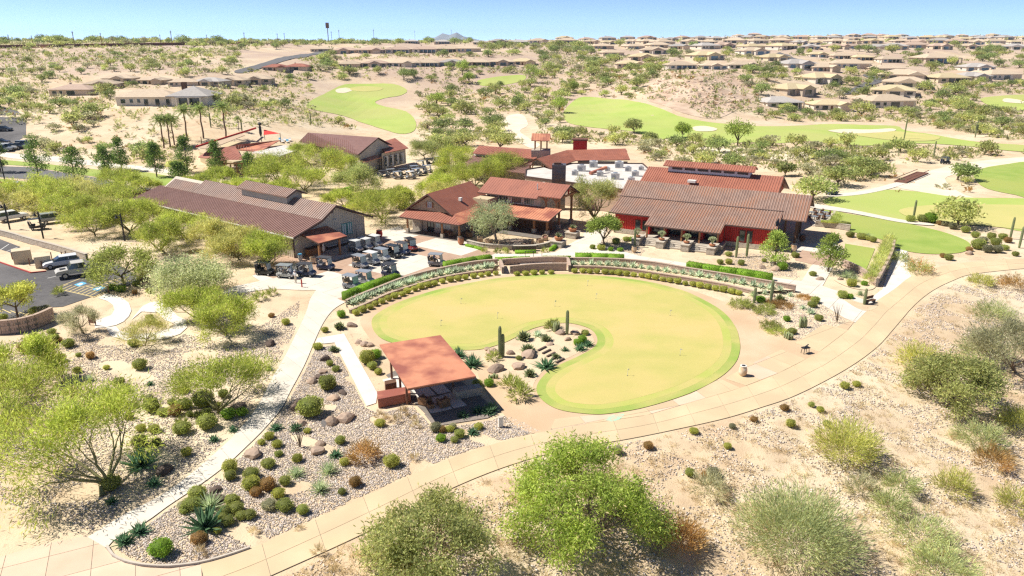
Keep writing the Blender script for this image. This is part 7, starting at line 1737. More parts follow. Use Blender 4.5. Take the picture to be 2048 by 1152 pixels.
put_car(CARS['r'], 12, 378, .35, 'dark red car in the line near the road verge'); put_car(CARS['w'], 36, 381, .35, 'white car in the line near the road verge'); put_car(CARS['d'], 56, 385, .35, 'dark car in the line near the road verge')
for k, (x, y) in enumerate([(8, 303), (18, 300), (29, 298), (40, 296), (51, 294), (2, 288)]): put_car(CARS['gwdsgd'[k]], x, y, .2, {'g': 'grey sport utility', 'w': 'white sport utility', 'd': 'dark', 's': 'grey'}['gwdsgd'[k]] + ' car in the far car park row', 'cars in the far car park')
put_car(CARS['d'], 8, 262, .1, 'single dark car at the far end of the far car park')
put_car(CARS['g'], 110, 445, .7, 'grey car half hidden by palo verdes in upper car park')
# utility boxes and bollards in the island
for x, y, s_, lb in ((47, 524, 1.15, 'larger tan metal utility box'), (88, 533, 1.0, 'smaller tan metal utility box')):
    e = empty('utility_box', (*G(x, y), 0), .55, lb + ' by the red kerb', 'utility box'); MB().box(-.95 * s_, .95 * s_, -.75 * s_, .75 * s_, 0, 1.55 * s_).build('cabinet', 'utility_box', e, bevel=.03); MB().box(-1.0 * s_, 1.0 * s_, -.8 * s_, .8 * s_, 1.552 * s_, 1.64 * s_).build('lid', 'utility_box', e); MB().box(-.95 * s_ - .02, -.95 * s_ + .02, -.02, .02, .1, 1.5 * s_).build('door_seam', 'trim', e)
for x, y in ((25, 519), (43, 525), (60, 531), (85, 537), (104, 519), (125, 518), (133, 516)):
    e = empty('bollard', (*G(x, y), 0), 0, 'slim dark bollard guarding the utility boxes', 'bollard', 'bollards round the utility boxes'); MB().cyl((0, 0, 0), (0, 0, 1.05), .07).build('post', 'corten_dark', e); MB().lathe([(.075, 1.05), (.05, 1.1), (.01, 1.11)], n=8).build('cap', 'charcoal', e)
# lamp posts
def lamp(px, py, H_, label, a=2.6):
    e = empty('lamp_post', (*G(px, py), 0), 0, label, 'lamp post'); MB().box(-.09, .09, -.09, .09, 0, H_).build('pole', 'black', e)
    d = Vector((math.cos(a), math.sin(a), 0)); MB().bar((0, 0, H_ - .35), (d * 1.3 + Vector((0, 0, H_ - .3))), .07).build('arm', 'black', e)
    h_ = MB().lathe([(.08, -.05), (.12, -.25), (.3, -.5), (.3, -.55)], (d.x * 1.25, d.y * 1.25, H_ - .3), 10).build('lamp_shade', 'black', e); MB().lathe([(.16, -.56), (.1, -.62)], (d.x * 1.25, d.y * 1.25, H_ - .3), 8).build('lamp_bulb', 'white_trim', h_)
lamp(20, 459, 4.4, 'black lamp post beside the white sport utility vehicle'); lamp(87, 477, 4.4, 'black lamp post beside the black golf cart'); lamp(250, 482, 4.4, 'black lamp post among palo verdes near barn'); lamp(10, 362, 5.5, 'black lamp post on the road verge')

# ---------------------------------------------------------------- people
def person(name, joints, shirt, legs, label, loc, rz, skin_parts=True, hat=None):
    """one continuous skinned body; joints is a dict of places"""
    J = joints; order = list(J); me = bpy.data.meshes.new('body')
    E = [('pelvis', 'waist'), ('waist', 'chest'), ('chest', 'neck'), ('neck', 'head'), ('head', 'crown')]
    for s_ in 'lr': E += [('chest', 'sh' + s_), ('sh' + s_, 'el' + s_), ('el' + s_, 'wr' + s_), ('wr' + s_, 'hd' + s_), ('pelvis', 'hp' + s_), ('hp' + s_, 'kn' + s_), ('kn' + s_, 'an' + s_), ('an' + s_, 'to' + s_)]
    R_ = {'pelvis': .14, 'waist': .13, 'chest': .16, 'neck': .06, 'head': .1, 'crown': .085}
    for s_ in 'lr': R_.update({'sh' + s_: .075, 'el' + s_: .05, 'wr' + s_: .035, 'hd' + s_: .04, 'hp' + s_: .1, 'kn' + s_: .065, 'an' + s_: .045, 'to' + s_: .045})
    me.from_pydata([J[k] for k in order], [(order.index(a), order.index(b)) for a, b in E], [])
    root = empty(name, loc, rz, label, 'person')
    o = mobj('body', me, root); o.modifiers.new('skin', 'SKIN')
    for i, k in enumerate(order):
        sv = me.skin_vertices[0].data[i]; sv.radius = (R_[k], R_[k]); sv.use_root = (k == 'pelvis')
    sb = o.modifiers.new('sub', 'SUBSURF'); sb.levels = 1; sb.render_levels = 1
    dg = bpy.context.evaluated_depsgraph_get(); ev = o.evaluated_get(dg); m2 = bpy.data.meshes.new_from_object(ev)
    o.modifiers.clear(); o.data = m2; m2.materials.clear()
    for m_ in ('skin', shirt, legs, 'black'): m2.materials.append(MATS[m_])
    hx = Vector(J['head']); wz = Vector(J['pelvis'])
    for p in m2.polygons:
        c = p.center
        d = {k: (c - Vector(J[k])).length for k in J}; n_ = min(d, key=d.get)
        p.material_index = 0 if n_ in ('neck', 'head', 'crown') or n_[:2] in ('hd', 'wr') else (1 if n_[:2] in ('wa', 'ch', 'sh') or n_[:2] == 'el' else (3 if n_[:2] == 'to' else (2 if n_[:2] in ('pe', 'hp', 'kn', 'an') else 1)))
        p.use_smooth = True
    h_ = MB().lathe([(.125, -.02), (.13, .06), (.1, .14), (.04, .17)], (hx.x - .01, hx.y, hx.z + .02), 12).build('hat' if hat else 'hair', hat or 'black', root, smooth=True)
    for s_ in (-1, 1): MB().box(hx.x + .088, hx.x + .108, hx.y + s_ * .035 - .012, hx.y + s_ * .035 + .012, hx.z - .005, hx.z + .012).build('eye', 'black', root)
    return root
def stand(lean=0.0, arm=0.2):
    J = {'pelvis': (0, 0, .95), 'waist': (lean * .25, 0, 1.12), 'chest': (lean * .6, 0, 1.36), 'neck': (lean * .85, 0, 1.52), 'head': (lean, 0, 1.63), 'crown': (lean, 0, 1.72)}
    for s_, y in (('l', 1), ('r', -1)):
        J.update({'sh' + s_: (lean * .65, .2 * y, 1.42), 'el' + s_: (lean * .65 + arm * .5, .26 * y, 1.16), 'wr' + s_: (lean * .6 + arm, .24 * y, .95 + arm * .5), 'hd' + s_: (lean * .6 + arm * 1.15, .23 * y, .88 + arm * .5), 'hp' + s_: (0, .1 * y, .9), 'kn' + s_: (.03, .11 * y, .48), 'an' + s_: (0, .11 * y, .08), 'to' + s_: (.14, .12 * y, .045)})
    return J
def sit():
    J = {'pelvis': (0, 0, .62 + .35), 'waist': (-.02, 0, 1.13), 'chest': (-.02, 0, 1.34), 'neck': (.0, 0, 1.5), 'head': (.02, 0, 1.6), 'crown': (.02, 0, 1.68)}
    for s_, y in (('l', 1), ('r', -1)):
        J.update({'sh' + s_: (-.02, .2 * y, 1.4), 'el' + s_: (.16, .23 * y, 1.18), 'wr' + s_: (.4, .16 * y, 1.12), 'hd' + s_: (.48, .14 * y, 1.12), 'hp' + s_: (.04, .1 * y, .95), 'kn' + s_: (.46, .12 * y, .88), 'an' + s_: (.55, .12 * y, .46), 'to' + s_: (.68, .12 * y, .42)})
    return J
person('person', stand(.05, .15), 'shirt_white', 'shorts', 'person in white shirt and shorts standing before the parked carts', (*G(592, 566), 0), -2.2, hat='shirt_white')
person('person', stand(.25, .35), 'shirt_white', 'trousers', 'person in white shirt leaning over a cart with dark trousers', (*G(583, 558), 0), 2.6)
def seated(px, py, rz, side, shirt, label, hat=None):
    x, y = G(px, py); c, s_ = math.cos(rz), math.sin(rz); lx, ly = -.5, side
    person('person', sit(), shirt, 'shorts', label, (x + lx * c - ly * s_, y + lx * s_ + ly * c, .0), rz, hat=hat)
seated(614, 552, -.25, .25, 'seat_tan', 'rider in tan shirt seated in the navy cart', 'shirt_white'); seated(573, 555, -.25, -.25, 'shirt_white', 'rider in white shirt seated in the white cart'); seated(874, 532, -.25, .25, 'shirt_blue', 'driver in blue shirt seated in the lone silver cart', 'black'); seated(781, 553, AX + .1, .25, 'shirt_white', 'driver in white shirt seated in the lone navy cart', 'shirt_white')

# ---------------------------------------------------------------- furniture
def lounge(px, py, rz, label, group=None, m='wicker'):
    e = empty('lounge_chair', (*G(px, py), .035), rz, label, 'armchair', group); MB().box(-.45, .45, -.45, .45, .05, .4).build('base', m, e, bevel=.02)
    for s_ in (-1, 1): MB().box(-.45, .45, s_ * .38 - .08, s_ * .38 + .08, .402, .68).build('armrest', m, e, bevel=.02)
    MB().box(-.46, -.28, -.3, .3, .402, .8).build('backrest', m, e, bevel=.02); MB().box(-.27, .44, -.29, .29, .402, .5).build('cushion', 'cushion', e, bevel=.03)
lounge(850, 808, 1.1, 'wicker lounge chair with red cushion at the pavilion slab edge'); lounge(887, 812, 2.2, 'wicker lounge chair turned towards the cube table')
tb = empty('cube_table', (*G(861, 816), .035), .4, 'small wicker cube table between two lounge chairs', 'table'); MB().box(-.25, .25, -.25, .25, 0, .42).build('body', 'wicker', tb, bevel=.02); MB().box(-.27, .27, -.27, .27, .422, .45).build('top', 'dark_wood', tb)
for x, y, a in ((938, 474, .4), (890, 470, -1.2), (900, 472, -1.2)): lounge(x, y, a, 'brown wicker armchair on the shop porch', 'porch armchairs')
for k, (x, y) in enumerate([(960, 484), (978, 487), (1003, 492), (1060, 488), (1080, 486), (1090, 480), (1050, 494), (1020, 494)]): lounge(x, y, k * .9, 'tan wicker armchair round the courtyard fire and water feature', 'courtyard armchairs', 'seat_tan')
for k, (x, y) in enumerate([(1622, 432), (1636, 428), (1640, 437), (1628, 441), (1650, 432), (1655, 440)]):
    e = empty('dining_table', (*G(x, y), .035), .3, 'square dining table with purple-grey top on the lawn terrace', 'table', 'terrace dining tables'); MB().box(-.5, .5, -.5, .5, .7, .76).build('table_top', 'cart_silver', e); MB().cyl((0, 0, 0), (0, 0, .7), .06).build('pedestal', 'charcoal', e)
    for q in range(4):
        c_ = MB().box(-.22, .22, -.22, .22, 0, .45); c_.box(-.22, .22, .17, .22, .45, .85); ch = empty('dining_chair', (G(x, y)[0] + math.cos(q * 1.571 + .3) * .85, G(x, y)[1] + math.sin(q * 1.571 + .3) * .85, .035), q * 1.571 + .3 - 1.571, 'dark chair at a lawn terrace table', 'chair', 'terrace dining chairs')
        MB().box(-.22, .22, -.22, .22, .4, .46).build('seat', 'dark_wood', ch); MB().box(-.22, .22, .17, .22, .462, .9).build('backrest', 'dark_wood', ch)
        for sx_ in (-.19, .19):
            for sy_ in (-.19, .19): MB().box(sx_ - .02, sx_ + .02, sy_ - .02, sy_ + .02, 0, .4).build('leg', 'charcoal', ch)
cu = empty('folded_umbrella', (*G(648, 512), 0), 0, 'folded white patio umbrella under the barn canopy', 'umbrella'); MB().cyl((0, 0, 0), (0, 0, 2.2), .03).build('pole', 'rim', cu); MB().lathe([(.1, .7), (.22, .95), (.14, 1.8), (.03, 2.3)], n=10).build('canopy', 'white_trim', cu)
tb = empty('trash_bin', (*G(601, 521), 0), 0, 'grey bin with blue lid at barn corner', 'bin'); MB().lathe([(.28, 0), (.32, .85)], n=12).build('body', 'hvac', tb); MB().lathe([(.34, .86), (.3, 1.0), (.1, 1.08)], n=12).build('lid', 'blue_paint', tb)
# fountain slab in the courtyard
wf = [(1000, 488), (1010, 478), (1050, 478), (1066, 486), (1062, 496), (1028, 498)]
sheet('water_basin', PG(wf), 'dark_mulch', .04, 'dark shallow stone water basin in the courtyard')
rw = random.Random(5)
for k in range(16):
    x, y = rw.uniform(1005, 1062), rw.uniform(480, 496); put(BLD[k % 4], x, y, (rw.uniform(.5, .9), rw.uniform(.4, .7), .22), None, 'flat tan ledge rock stacked in the courtyard basin', 'ledge rocks in courtyard basin', z=.06)
# low bridge by the wash
bo = T(1800, 366); br = empty('low_bridge', bo, 0, 'low dark bridge on the path beside the wash', 'bridge'); b2 = T(1845, 347)
dv = Vector((b2[0] - bo[0], b2[1] - bo[1], 0)); MB().bar((0, 0, .25), (dv.x, dv.y, b2[2] - bo[2] + .25), 2.6, .2).build('deck', 'corten_dark', br)
nv = Vector((-dv.y, dv.x, 0)).normalized() * 1.25
for s_ in (-1, 1): MB().bar(nv * s_ + Vector((0, 0, .9)), nv * s_ + Vector((dv.x, dv.y, b2[2] - bo[2] + .9)), .1, .12).build('rail', 'corten_dark', br)
# poles and the board mast on the skyline
def upole(px, ptop, pbot, label='distant wooden utility pole on the skyline', grp='utility poles on the skyline'):
    x, y, z = T(px, pbot); h_ = (pbot - ptop) / pxm(x, y, z); e = empty('utility_pole', (x, y, z), 0, label, 'pole', grp); MB().cyl((0, 0, -1), (0, 0, h_), h_ * .012 + .1, n=6).build('pole', 'dark_wood', e); MB().box(-h_ * .07, h_ * .07, -.1, .1, h_ * .9, h_ * .92).build('crossarm', 'dark_wood', e)
for x, t_, b_ in ((150, 64, 95), (204, 67, 88), (345, 63, 92), (322, 70, 88), (490, 66, 88), (415, 70, 88), (556, 68, 87), (570, 67, 87), (664, 64, 84), (679, 61, 84), (748, 60, 82), (830, 60, 80), (903, 56, 78), (20, 70, 90), (66, 72, 90)): upole(x, t_, b_)
x, y, z = T(657, 84); h_ = 26 / pxm(x, y, z); mst = empty('sign_mast', (x, y, z), 0, 'tall mast carrying a dark square board on the skyline', 'mast'); MB().cyl((0, 0, -1), (0, 0, h_), h_ * .03, n=8).build('mast_pole', 'dark_wood', mst); MB().box(-h_ * .12, h_ * .12, -h_ * .05, h_ * .05, h_, h_ * 1.4).build('board', 'dark_wood', mst)
# distant mountain
mb = MB(); my_ = 8300.; mxx = (905 - 1024) / F / 1.056 * my_
prof_ = [(-900, 0), (-650, 130), (-450, 150), (-250, 300), (-60, 240), (120, 330), (300, 190), (520, 120), (900, 0)]
prof_ = [(p[0] * .42, p[1] * .3) for p in prof_]
mb.add([(mxx + p[0], my_ + (k % 2) * 80 - p[1], p[1] + 20) for k, p in enumerate(prof_)] + [(mxx + p[0], my_ + 500, 10) for p in prof_] + [(mxx + p[0], my_ - 500, 10) for p in prof_], [(k, k + 1, k + 10, k + 9) for k in range(8)] + [(k + 18, k + 19, k + 1, k) for k in range(8)])
mo = mb.build('mountain', 'mountain'); mo['kind'] = 'structure'

# ---------------------------------------------------------------- scatter: desert trees and shrubs
KEEP = [[(180, 214), (640, 222), (690, 262), (600, 262), (330, 300), (240, 268)], [(1275, 245), (1285, 185), (1330, 142), (1460, 142), (1500, 200), (1440, 240)], [(620, 160), (835, 160), (835, 268), (740, 268), (630, 225)], [(950, 148), (1058, 148), (1058, 174), (955, 174)], [(1125, 192), (1360, 205), (1420, 240), (1800, 245), (2060, 288), (2060, 310), (1880, 294), (1700, 292), (1500, 288), (1330, 286), (1125, 256)], [(1945, 320), (2060, 320), (2060, 396), (1950, 385)], [(1640, 380), (2060, 395), (2060, 512), (1780, 510), (1640, 460)],
        [(0, 310), (350, 335), (350, 410), (0, 400)], [(380, 262), (600, 250), (830, 268), (900, 310), (940, 288), (1270, 290), (1300, 325), (1590, 345), (1640, 400), (1640, 480), (380, 480)], [(1000, 228), (1060, 228), (1085, 298), (1000, 270)], [(-50, 255), (62, 255), (62, 315), (-50, 315)], [(1955, 188), (2060, 188), (2060, 222), (1960, 215)], [(480, 100), (660, 98), (655, 108), (490, 146)], [(1780, 330), (2060, 310), (2060, 330), (1850, 375)]]
HB = []
for h_ in HS: HB.append((h_[0] - h_[2] * .5, h_[0] + h_[2] * .5, h_[1] - h_[2] * .32, h_[1] + 3))
HB += [(225, 415, 178, 217), (1440, 1510, 225, 290)]
def free(px, py, pad=0, low=False):
    for p in (KEEP[2:] if low else KEEP):
        if inpoly(px, py, p): return False
    for a, b, c, d in HB:
        if a - pad < px < b + pad and c < py < d + pad: return False
    return True
KINDS = {}
def protos(nm, mk): KINDS[nm] = [mk(s_) for s_ in range(3)]
protos('iron', lambda s_: far_tree('ironwood_tree', 300 + s_, 4.6, 3.6, 'lf_ironwood', 'bark', 760, .52, .12, 15))
protos('palo', lambda s_: far_tree('desert_palo_verde', 310 + s_, 4.2, 3.4, 'lf_desert_y', 'green_bark', 700, .5, .14, 14, up=.4))
protos('mesq', lambda s_: far_tree('desert_mesquite', 320 + s_, 4.0, 3.6, 'lf_desert', 'bark', 740, .52, .12, 15))
protos('greyt', lambda s_: far_tree('grey_desert_tree', 330 + s_, 3.0, 2.8, 'lf_grey', 'bark', 520, .45, .12, 12, up=.4))
def shrubp(nm, lm, H_, R_, n): return lambda s_: tag(mobj(nm, bush_mesh(nm, 340 + s_ + len(nm), H_, R_, lm, n, .4, .1)), None, 'shrub')
protos('creo', shrubp('creosote_shrub', 'lf_desert', 1.5, 1.3, 170)); protos('burs', shrubp('bursage_shrub', 'lf_grey', 1.0, 1.0, 130)); protos('brwn', shrubp('dry_shrub', 'lf_brown', .9, .9, 120)); protos('oliv', shrubp('olive_shrub', 'lf_desert_y', 1.4, 1.3, 170))
KL = {'iron': 'dark green ironwood dome', 'palo': 'yellow-green palo verde', 'mesq': 'mid green mesquite', 'greyt': 'greyish leafy tree', 'creo': 'green creosote shrub', 'burs': 'grey bursage shrub', 'brwn': 'brown dry shrub', 'oliv': 'olive yellow shrub'}
CNT = {k: 0 for k in KINDS}
def where_of(px, py, y):
    if px < 620:
        if y > 620: return 'on the plateau behind boundary wall'
        if y > 430: return 'just below the boundary wall'
        if y > 290: return 'on the slope between villas and bluff' if px < 300 else 'round the houses above the palms'
        return 'round the pale villa' if px > 200 else 'on the slope above far car park'
    if px < 1130:
        if y > 520: return 'behind the terraced house rows'
        if y > 400: return 'below the terraced house rows'
        if px < 850: return 'round the bending fairway'
        return 'between the two nearer fairways' if y > 260 else 'in scrub behind the bell tower'
    if y > 700: return 'in the far ridge estate'
    if y > 430: return 'among houses behind the mound' if px < 1560 else 'among houses of the right slope'
    if y > 320: return 'round the rocky mound' if px < 1540 else 'round the first row of houses'
    if y > 225: return 'along the long fairway'
    return 'on the sandy flat behind the clubhouse' if px < 1780 else 'beside the sandy wash'
rs = random.Random(21); taken = {}
def scatter(n, y0, y1, kinds, smin, smax, gap, cap=295, xr=.78):
    k = 0; tries = 0
    while k < n and tries < n * 30:
        tries += 1
        y = math.sqrt(rs.uniform(y0 * y0, y1 * y1)); x = rs.uniform(-xr, xr) * y
        z = hz(x, y); px, py = proj(x, y, z)
        if not (-60 < px < 2110 and 55 < py < 1200) or not free(px, py, 2, kinds[0] in ('creo', 'lowk')): continue
        cell = (int(x // gap), int(y // gap))
        if any((cell[0] + i, cell[1] + j) in taken and math.dist(taken[(cell[0] + i, cell[1] + j)], (x, y)) < gap for i in (-1, 0, 1) for j in (-1, 0, 1)): continue
        kd = rs.choice(kinds)
        if px < 640 and y > 300 and (rs.random() < .35): continue
        if CNT[kd] >= cap: continue
        taken[cell] = (x, y); CNT[kd] += 1; k += 1
        s_ = rs.uniform(smin, smax); w_ = where_of(px, py, y)
        if px < 640 and 300 < y < 560: s_ *= .68
        place(rs.choice(KINDS[kd]), (x, y, z - .05), rs.uniform(0, 6.28), (s_ * rs.uniform(.85, 1.2), s_ * rs.uniform(.85, 1.2), s_ * rs.uniform(.8, 1.15)), ('small ' if s_ < smin + (smax - smin) * .3 else 'large ' if s_ > smin + (smax - smin) * .75 else '') + KL[kd] + ' ' + w_, KL[kd] + ' plants ' + w_)
scatter(230, 160, 300, ['iron', 'palo', 'mesq', 'greyt', 'palo', 'greyt'], .45, 1.3, 4)
scatter(400, 300, 480, ['iron', 'palo', 'palo', 'mesq', 'mesq', 'greyt'], .5, 1.6, 4)
scatter(520, 480, 1000, ['iron', 'palo', 'mesq', 'palo', 'mesq', 'greyt'], .9, 1.9, 8)
scatter(560, 150, 330, ['creo', 'burs', 'brwn', 'oliv', 'creo', 'burs', 'oliv'], .7, 1.6, 2.0)
scatter(590, 330, 560, ['creo', 'burs', 'brwn', 'oliv'], .9, 1.9, 3.0)
# far woods along the skyline read as one mass
rng = np.random.default_rng(77); V_ = []; nfar = 2600
fy = np.exp(rng.uniform(math.log(800), math.log(5000), nfar)); fx_ = rng.uniform(-.8, .8, nfar) * fy
PP = []; DD = []; LL = []
for x, y in zip(fx_, fy):
    z = hz(x, y); px, py = proj(x, y, z)
    if not free(px, py, -4): continue
    s_ = rng.uniform(2.0, 4.2)
    for q in range(9): PP.append((x + rng.normal() * s_ * .55, y + rng.normal() * s_ * .55, z + abs(rng.normal()) * s_ * .45)); DD.append(rng.normal(size=3)); LL.append(s_ * .9)
V, Fc = leaves_np(np.array(PP), np.array(DD), np.array(LL), 1.9, rng)
fw = mobj('far_woodland', np_mesh('far_woodland', V, Fc, 'lf_desert')); tag(fw, 'distant desert woodland along the skyline', None, None, 'stuff')
# small ground scrub, countless
PP = []; DD = []; LL = []; WW = []
def tufts(n, y0, y1, nb, L0, lowonly=False):
    k = 0
    while k < n:
        y = math.sqrt(rs.uniform(y0 * y0, y1 * y1)); x = rs.uniform(-.85, .85) * y; z = hz(x, y); px, py = proj(x, y, z)
        k += 1
        if not free(px, py, 0, True): continue
        for q in range(nb):
            a = rs.uniform(0, 6.28); e = rs.uniform(.3, 1.4); PP.append((x + rs.gauss(0, .1) * L0 * 2, y + rs.gauss(0, .1) * L0 * 2, z)); DD.append((math.cos(a) * math.cos(e), math.sin(a) * math.cos(e), math.sin(e))); LL.append(L0 * rs.uniform(.6, 1.3)); WW.append(L0 * .3)
tufts(5200, 150, 520, 6, .55)
V, Fc = leaves_np(np.array(PP), np.array(DD), np.array(LL), np.array(WW), rng)
tag(mobj('desert_scrub', np_mesh('desert_scrub', V, Fc, 'lf_brown')), 'small dry scrub dotting the far desert floor', None, None, 'stuff')
# low olive scrub covering the far desert in patches
PP = []; DD = []; LL = []; WW = []
def scrub(n, y0, y1, s0, s1):
    k = 0
    while k < n:
        y = math.sqrt(rs.uniform(y0 * y0, y1 * y1)); x = rs.uniform(-.8, .8) * y; z = hz(x, y); px, py = proj(x, y, z); k += 1
        if not free(px, py, 0, True) or math.sin(x * .05 + 2 * math.sin(y * .02)) + math.sin(y * .06 + x * .02) < -1.1: continue
        r_ = rs.uniform(s0, s1)
        for q in range(11):
            a = rs.uniform(0, 6.28); e = rs.uniform(.1, 1.4); d = (math.cos(a) * math.cos(e), math.sin(a) * math.cos(e), math.sin(e)); PP.append((x + d[0] * r_ * .5, y + d[1] * r_ * .5, z + d[2] * r_ * .35)); DD.append((d[0], d[1], d[2] + .3)); LL.append(r_ * rs.uniform(.4, .8)); WW.append(r_ * .3)
scrub(6500, 150, 320, .6, 1.9); scrub(8500, 320, 620, .9, 2.4); scrub(3200, 620, 1300, 1.6, 3.6)
hf = len(PP) // 2
V, Fc = leaves_np(np.array(PP), np.array(DD), np.array(LL), np.array(WW), rng)
pk = np.repeat(rng.integers(0, 2, len(PP) // 11), 11).astype(bool)
tag(mobj('olive_scrub', np_mesh('olive_scrub', V, Fc[pk], 'lf_desert_y')), 'low olive scrub covering the far desert', None, None, 'stuff')
tag(mobj('grey_scrub', np_mesh('grey_scrub', V, Fc[~pk], 'lf_grey')), 'low grey-green scrub covering the far desert', None, None, 'stuff')
# foreground bank: dry grass clumps and stones
BANK = [(540, 1170), (700, 1088), (800, 1038), (900, 986), (1003, 944), (1105, 913), (1255, 886), (1340, 869), (1448, 845), (1521, 823), (1595, 797), (1691, 747), (1753, 703), (1790, 665), (1832, 617), (1870, 588), (1912, 568), (2060, 545), (2150, 560), (2150, 1250), (450, 1250)]
PP = []; DD = []; LL = []; WW = []
k = 0
while k < 2600:
    px, py = rs.uniform(560, 2080), rs.uniform(540, 1170)
    if not inpoly(px, py, BANK): continue
    k += 1
    x, y, z = T(px, py); n_ = rs.randint(12, 34); L0 = rs.uniform(.12, .5)
    for q in range(n_):
        a = rs.uniform(0, 6.28); e = rs.uniform(.15, 1.3); PP.append((x + rs.gauss(0, .16), y + rs.gauss(0, .16), z)); DD.append((math.cos(a) * math.cos(e), math.sin(a) * math.cos(e), math.sin(e))); LL.append(L0 * rs.uniform(.6, 1.3)); WW.append(.022)
V, Fc = leaves_np(np.array(PP), np.array(DD), np.array(LL), np.array(WW), rng)
tag(mobj('dry_grass', np_mesh('dry_grass', V, Fc, 'lf_drygrass')), 'pale dry grass clumps over the foreground bank', None, None, 'stuff')
# pebbles
def pebbles(name, polys, n, s0, s1, material, label, zf=None, clumpy=0.0):
    rng = np.random.default_rng(len(name) + n)
    base = np.array([(1, 0, 0), (-1, 0, 0), (0, 1, 0), (0, -1, 0), (0, 0, 1), (0, 0, -1)], float)
    fo = np.array([(0, 2, 4), (2, 1, 4), (1, 3, 4), (3, 0, 4), (2, 0, 5), (1, 2, 5), (3, 1, 5), (0, 3, 5)])
    pts = []
    bb = [(min(p[0] for p in q), max(p[0] for p in q), min(p[1] for p in q), max(p[1] for p in q)) for q in polys]
    ar = [abs(area(q)) for q in polys]; tot = sum(ar)
    for q, b_, a_ in zip(polys, bb, ar):
        m = int(n * a_ / tot); k = 0
        while k < m:
            x, y = rs.uniform(b_[0], b_[1]), rs.uniform(b_[2], b_[3])
            if not inpoly(x, y, q): continue
            k += 1
            if clumpy and math.sin(x * .9 + 2 * math.sin(y * .5)) + math.sin(y * 1.1 + x * .4) < clumpy: continue
            pts.append((x, y, hz(x, y)))
    P = np.array(pts); m = len(P); s_ = rng.uniform(s0, s1, (m, 1, 1)) * np.stack([rng.uniform(.7, 1.3, m), rng.uniform(.7, 1.3, m), rng.uniform(.5, .9, m)], 1)[:, None, :]
    a = rng.uniform(0, 6.283, m); c, s2 = np.cos(a), np.sin(a)
    B = base[None] * (1 + rng.normal(size=(m, 6, 1)) * .15) + rng.normal(size=(m, 6, 3)) * .12
    B = B * s_
    X = B[..., 0] * c[:, None] - B[..., 1] * s2[:, None]; Y = B[..., 0] * s2[:, None] + B[..., 1] * c[:, None]
    V = np.stack([X, Y, B[..., 2]], -1) + P[:, None, :] + np.array((0, 0, .02))
    Fc = (fo[None] + 6 * np.arange(m)[:, None, None]).reshape(-1, 3)
    return tag(mobj(name, np_mesh(name, V.reshape(-1, 3), Fc, material)), label, None, None, 'stuff')
BED1 = PG([(245, 1075), (300, 1045), (345, 1013), (408, 972), (460, 932), (502, 893), (534, 860), (568, 820), (584, 790), (612, 736), (632, 694), (667, 690), (730, 815), (755, 825), (825, 812), (868, 858), (980, 840), (1010, 830), (1060, 850), (1080, 862), (1000, 880), (900, 912), (800, 956), (700, 1002), (600, 1048), (520, 1084), (450, 1108), (400, 1120), (340, 1128), (290, 1124), (255, 1112), (235, 1095)])
BED2 = PG([(-80, 700), (0, 690), (110, 655), (200, 670), (250, 690), (330, 688), (400, 650), (440, 700), (540, 640), (600, 600), (590, 660), (560, 715), (540, 750), (508, 812), (478, 850), (450, 880), (410, 916), (366, 952), (312, 990), (245, 1025), (180, 1060), (0, 1000), (-120, 900)])
pebbles('river_pebbles', [BED1], 46000, .03, .085, 'pebble', 'pinkish grey river pebbles covering the bed between the two paths', clumpy=-1.45)
pebbles('slope_pebbles', [BED2], 38000, .03, .09, 'pebble', 'pinkish grey pebbles over the stony slope left of the side path', clumpy=-.7)
pebbles('gravel', [PG([(852, 829), (870, 851), (972, 834), (1000, 820), (984, 810), (935, 813)])], 5000, .03, .07, 'grey_pebble', 'blue-grey gravel in front of the pavilion')
pebbles('bank_stones', [[T(*p)[:2] for p in BANK]], 48000, .025, .10, 'pebble', 'small stones scattered on the foreground bank', clumpy=-.2)
pebbles('bed_pebbles', [PG([(1470, 600), (1560, 590), (1640, 605), (1690, 640), (1680, 648), (1590, 680), (1560, 665), (1510, 640)]), PG([(1185, 480), (1225, 470), (1290, 500), (1280, 512), (1200, 500)]), PG([(1445, 520), (1480, 505), (1540, 510), (1590, 530), (1595, 555), (1500, 545)])], 9000, .03, .08, 'pebble', 'small pebbles in the cactus gardens right of the green')
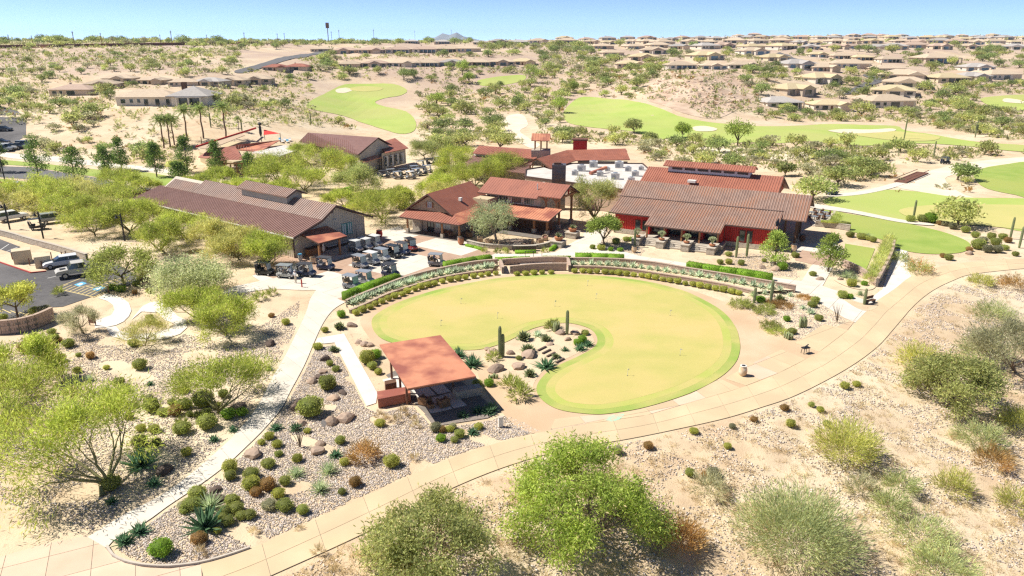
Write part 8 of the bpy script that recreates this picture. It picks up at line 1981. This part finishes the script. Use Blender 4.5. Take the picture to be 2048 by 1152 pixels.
# rocks of the mound
far('rocky_mound', [(1330, 212), (1290, 198), (1300, 170), (1335, 146), (1400, 141), (1465, 143), (1510, 165), (1500, 200), (1450, 232), (1420, 238), (1365, 226)], 'rock_hill', .1, 'steep bare mound of pinkish broken rock')
rbs = [boulder_mesh('mound_rock', 70 + k, 'rock_hill') for k in range(3)]
k = 0
while k < 290:
    px, py = rs.uniform(1272, 1500), rs.uniform(143, 242)
    if any(a < px < b and c < py < d for a, b, c, d in HB) or inpoly(px, py - 4, KEEP[4]) or inpoly(px, py + 5, KEEP[4]) or not inpoly(px, py, [(1268, 246), (1275, 205), (1300, 170), (1335, 146), (1465, 143), (1510, 165), (1500, 200), (1420, 243), (1350, 222)]): continue
    k += 1; x, y, z = T(px, py); s_ = rs.uniform(.3, 1.0)
    o = mobj('rock', rs.choice(rbs)); o.location = (x, y, z - .2 * s_); o.rotation_euler = (rs.uniform(-.5, .5), rs.uniform(-.5, .5), rs.uniform(0, 6)); o.scale = (s_ * 1.4, s_, s_ * .7); tag(o, 'pinkish angular rock on the steep rocky mound', 'rock', 'rocks on the rocky mound')
# sunbeds on the pool terrace
for k in range(9):
    x, y, z = T(560 + 5 * k if k < 5 else 400 + 11 * (k - 5), 282 + (k % 2) * 3 if k < 5 else 300 - 2 * (k - 5))
    e = empty('sunbed', (x, y, z), .3, 'pale sunbed beside the red sail' if k < 5 else 'pale sunbed under the palms', 'sunbed', 'sunbeds by the sail' if k < 5 else 'sunbeds under the palms')
    MB().box(-.35, .35, -1, .4, .3, .38).build('mattress', 'white_trim', e); MB().bar((0, .4, .36), (0, .95, .85), .7, .08).build('backrest', 'blue_paint' if k % 3 == 0 else 'white_trim', e)
    for sx_ in (-.3, .3):
        for sy_ in (-.9, .35): MB().box(sx_ - .03, sx_ + .03, sy_ - .03, sy_ + .03, 0, .3).build('leg', 'charcoal', e)
# prototypes that were never used are removed
for o in list(bpy.data.objects):
    if o.parent is None and o.type in ('MESH', 'EMPTY') and o.location.length < 1e-6 and o.name not in USED and o.get('category') and not o.get('label'):
        for c, gs in kids(o):
            for g in gs: bpy.data.objects.remove(g)
            bpy.data.objects.remove(c)
        bpy.data.objects.remove(o)

# ---------------------------------------------------------------- the air
hm = bpy.data.materials.new('haze'); hm.use_nodes = True
hm.node_tree.nodes.remove(hm.node_tree.nodes['Principled BSDF'])
pv_ = hm.node_tree.nodes.new('ShaderNodeVolumePrincipled'); pv_.inputs['Color'].default_value = (.74, .88, 1, 1); pv_.inputs['Density'].default_value = .00006; pv_.inputs['Anisotropy'].default_value = .2
hm.node_tree.links.new(pv_.outputs[0], hm.node_tree.nodes['Material Output'].inputs['Volume'])
MATS['haze'] = hm
hb = MB().box(-15600, 15600, -120, 9300, -9, 150).build('haze', 'haze'); tag(hb, 'faint desert haze', None, None, 'stuff')
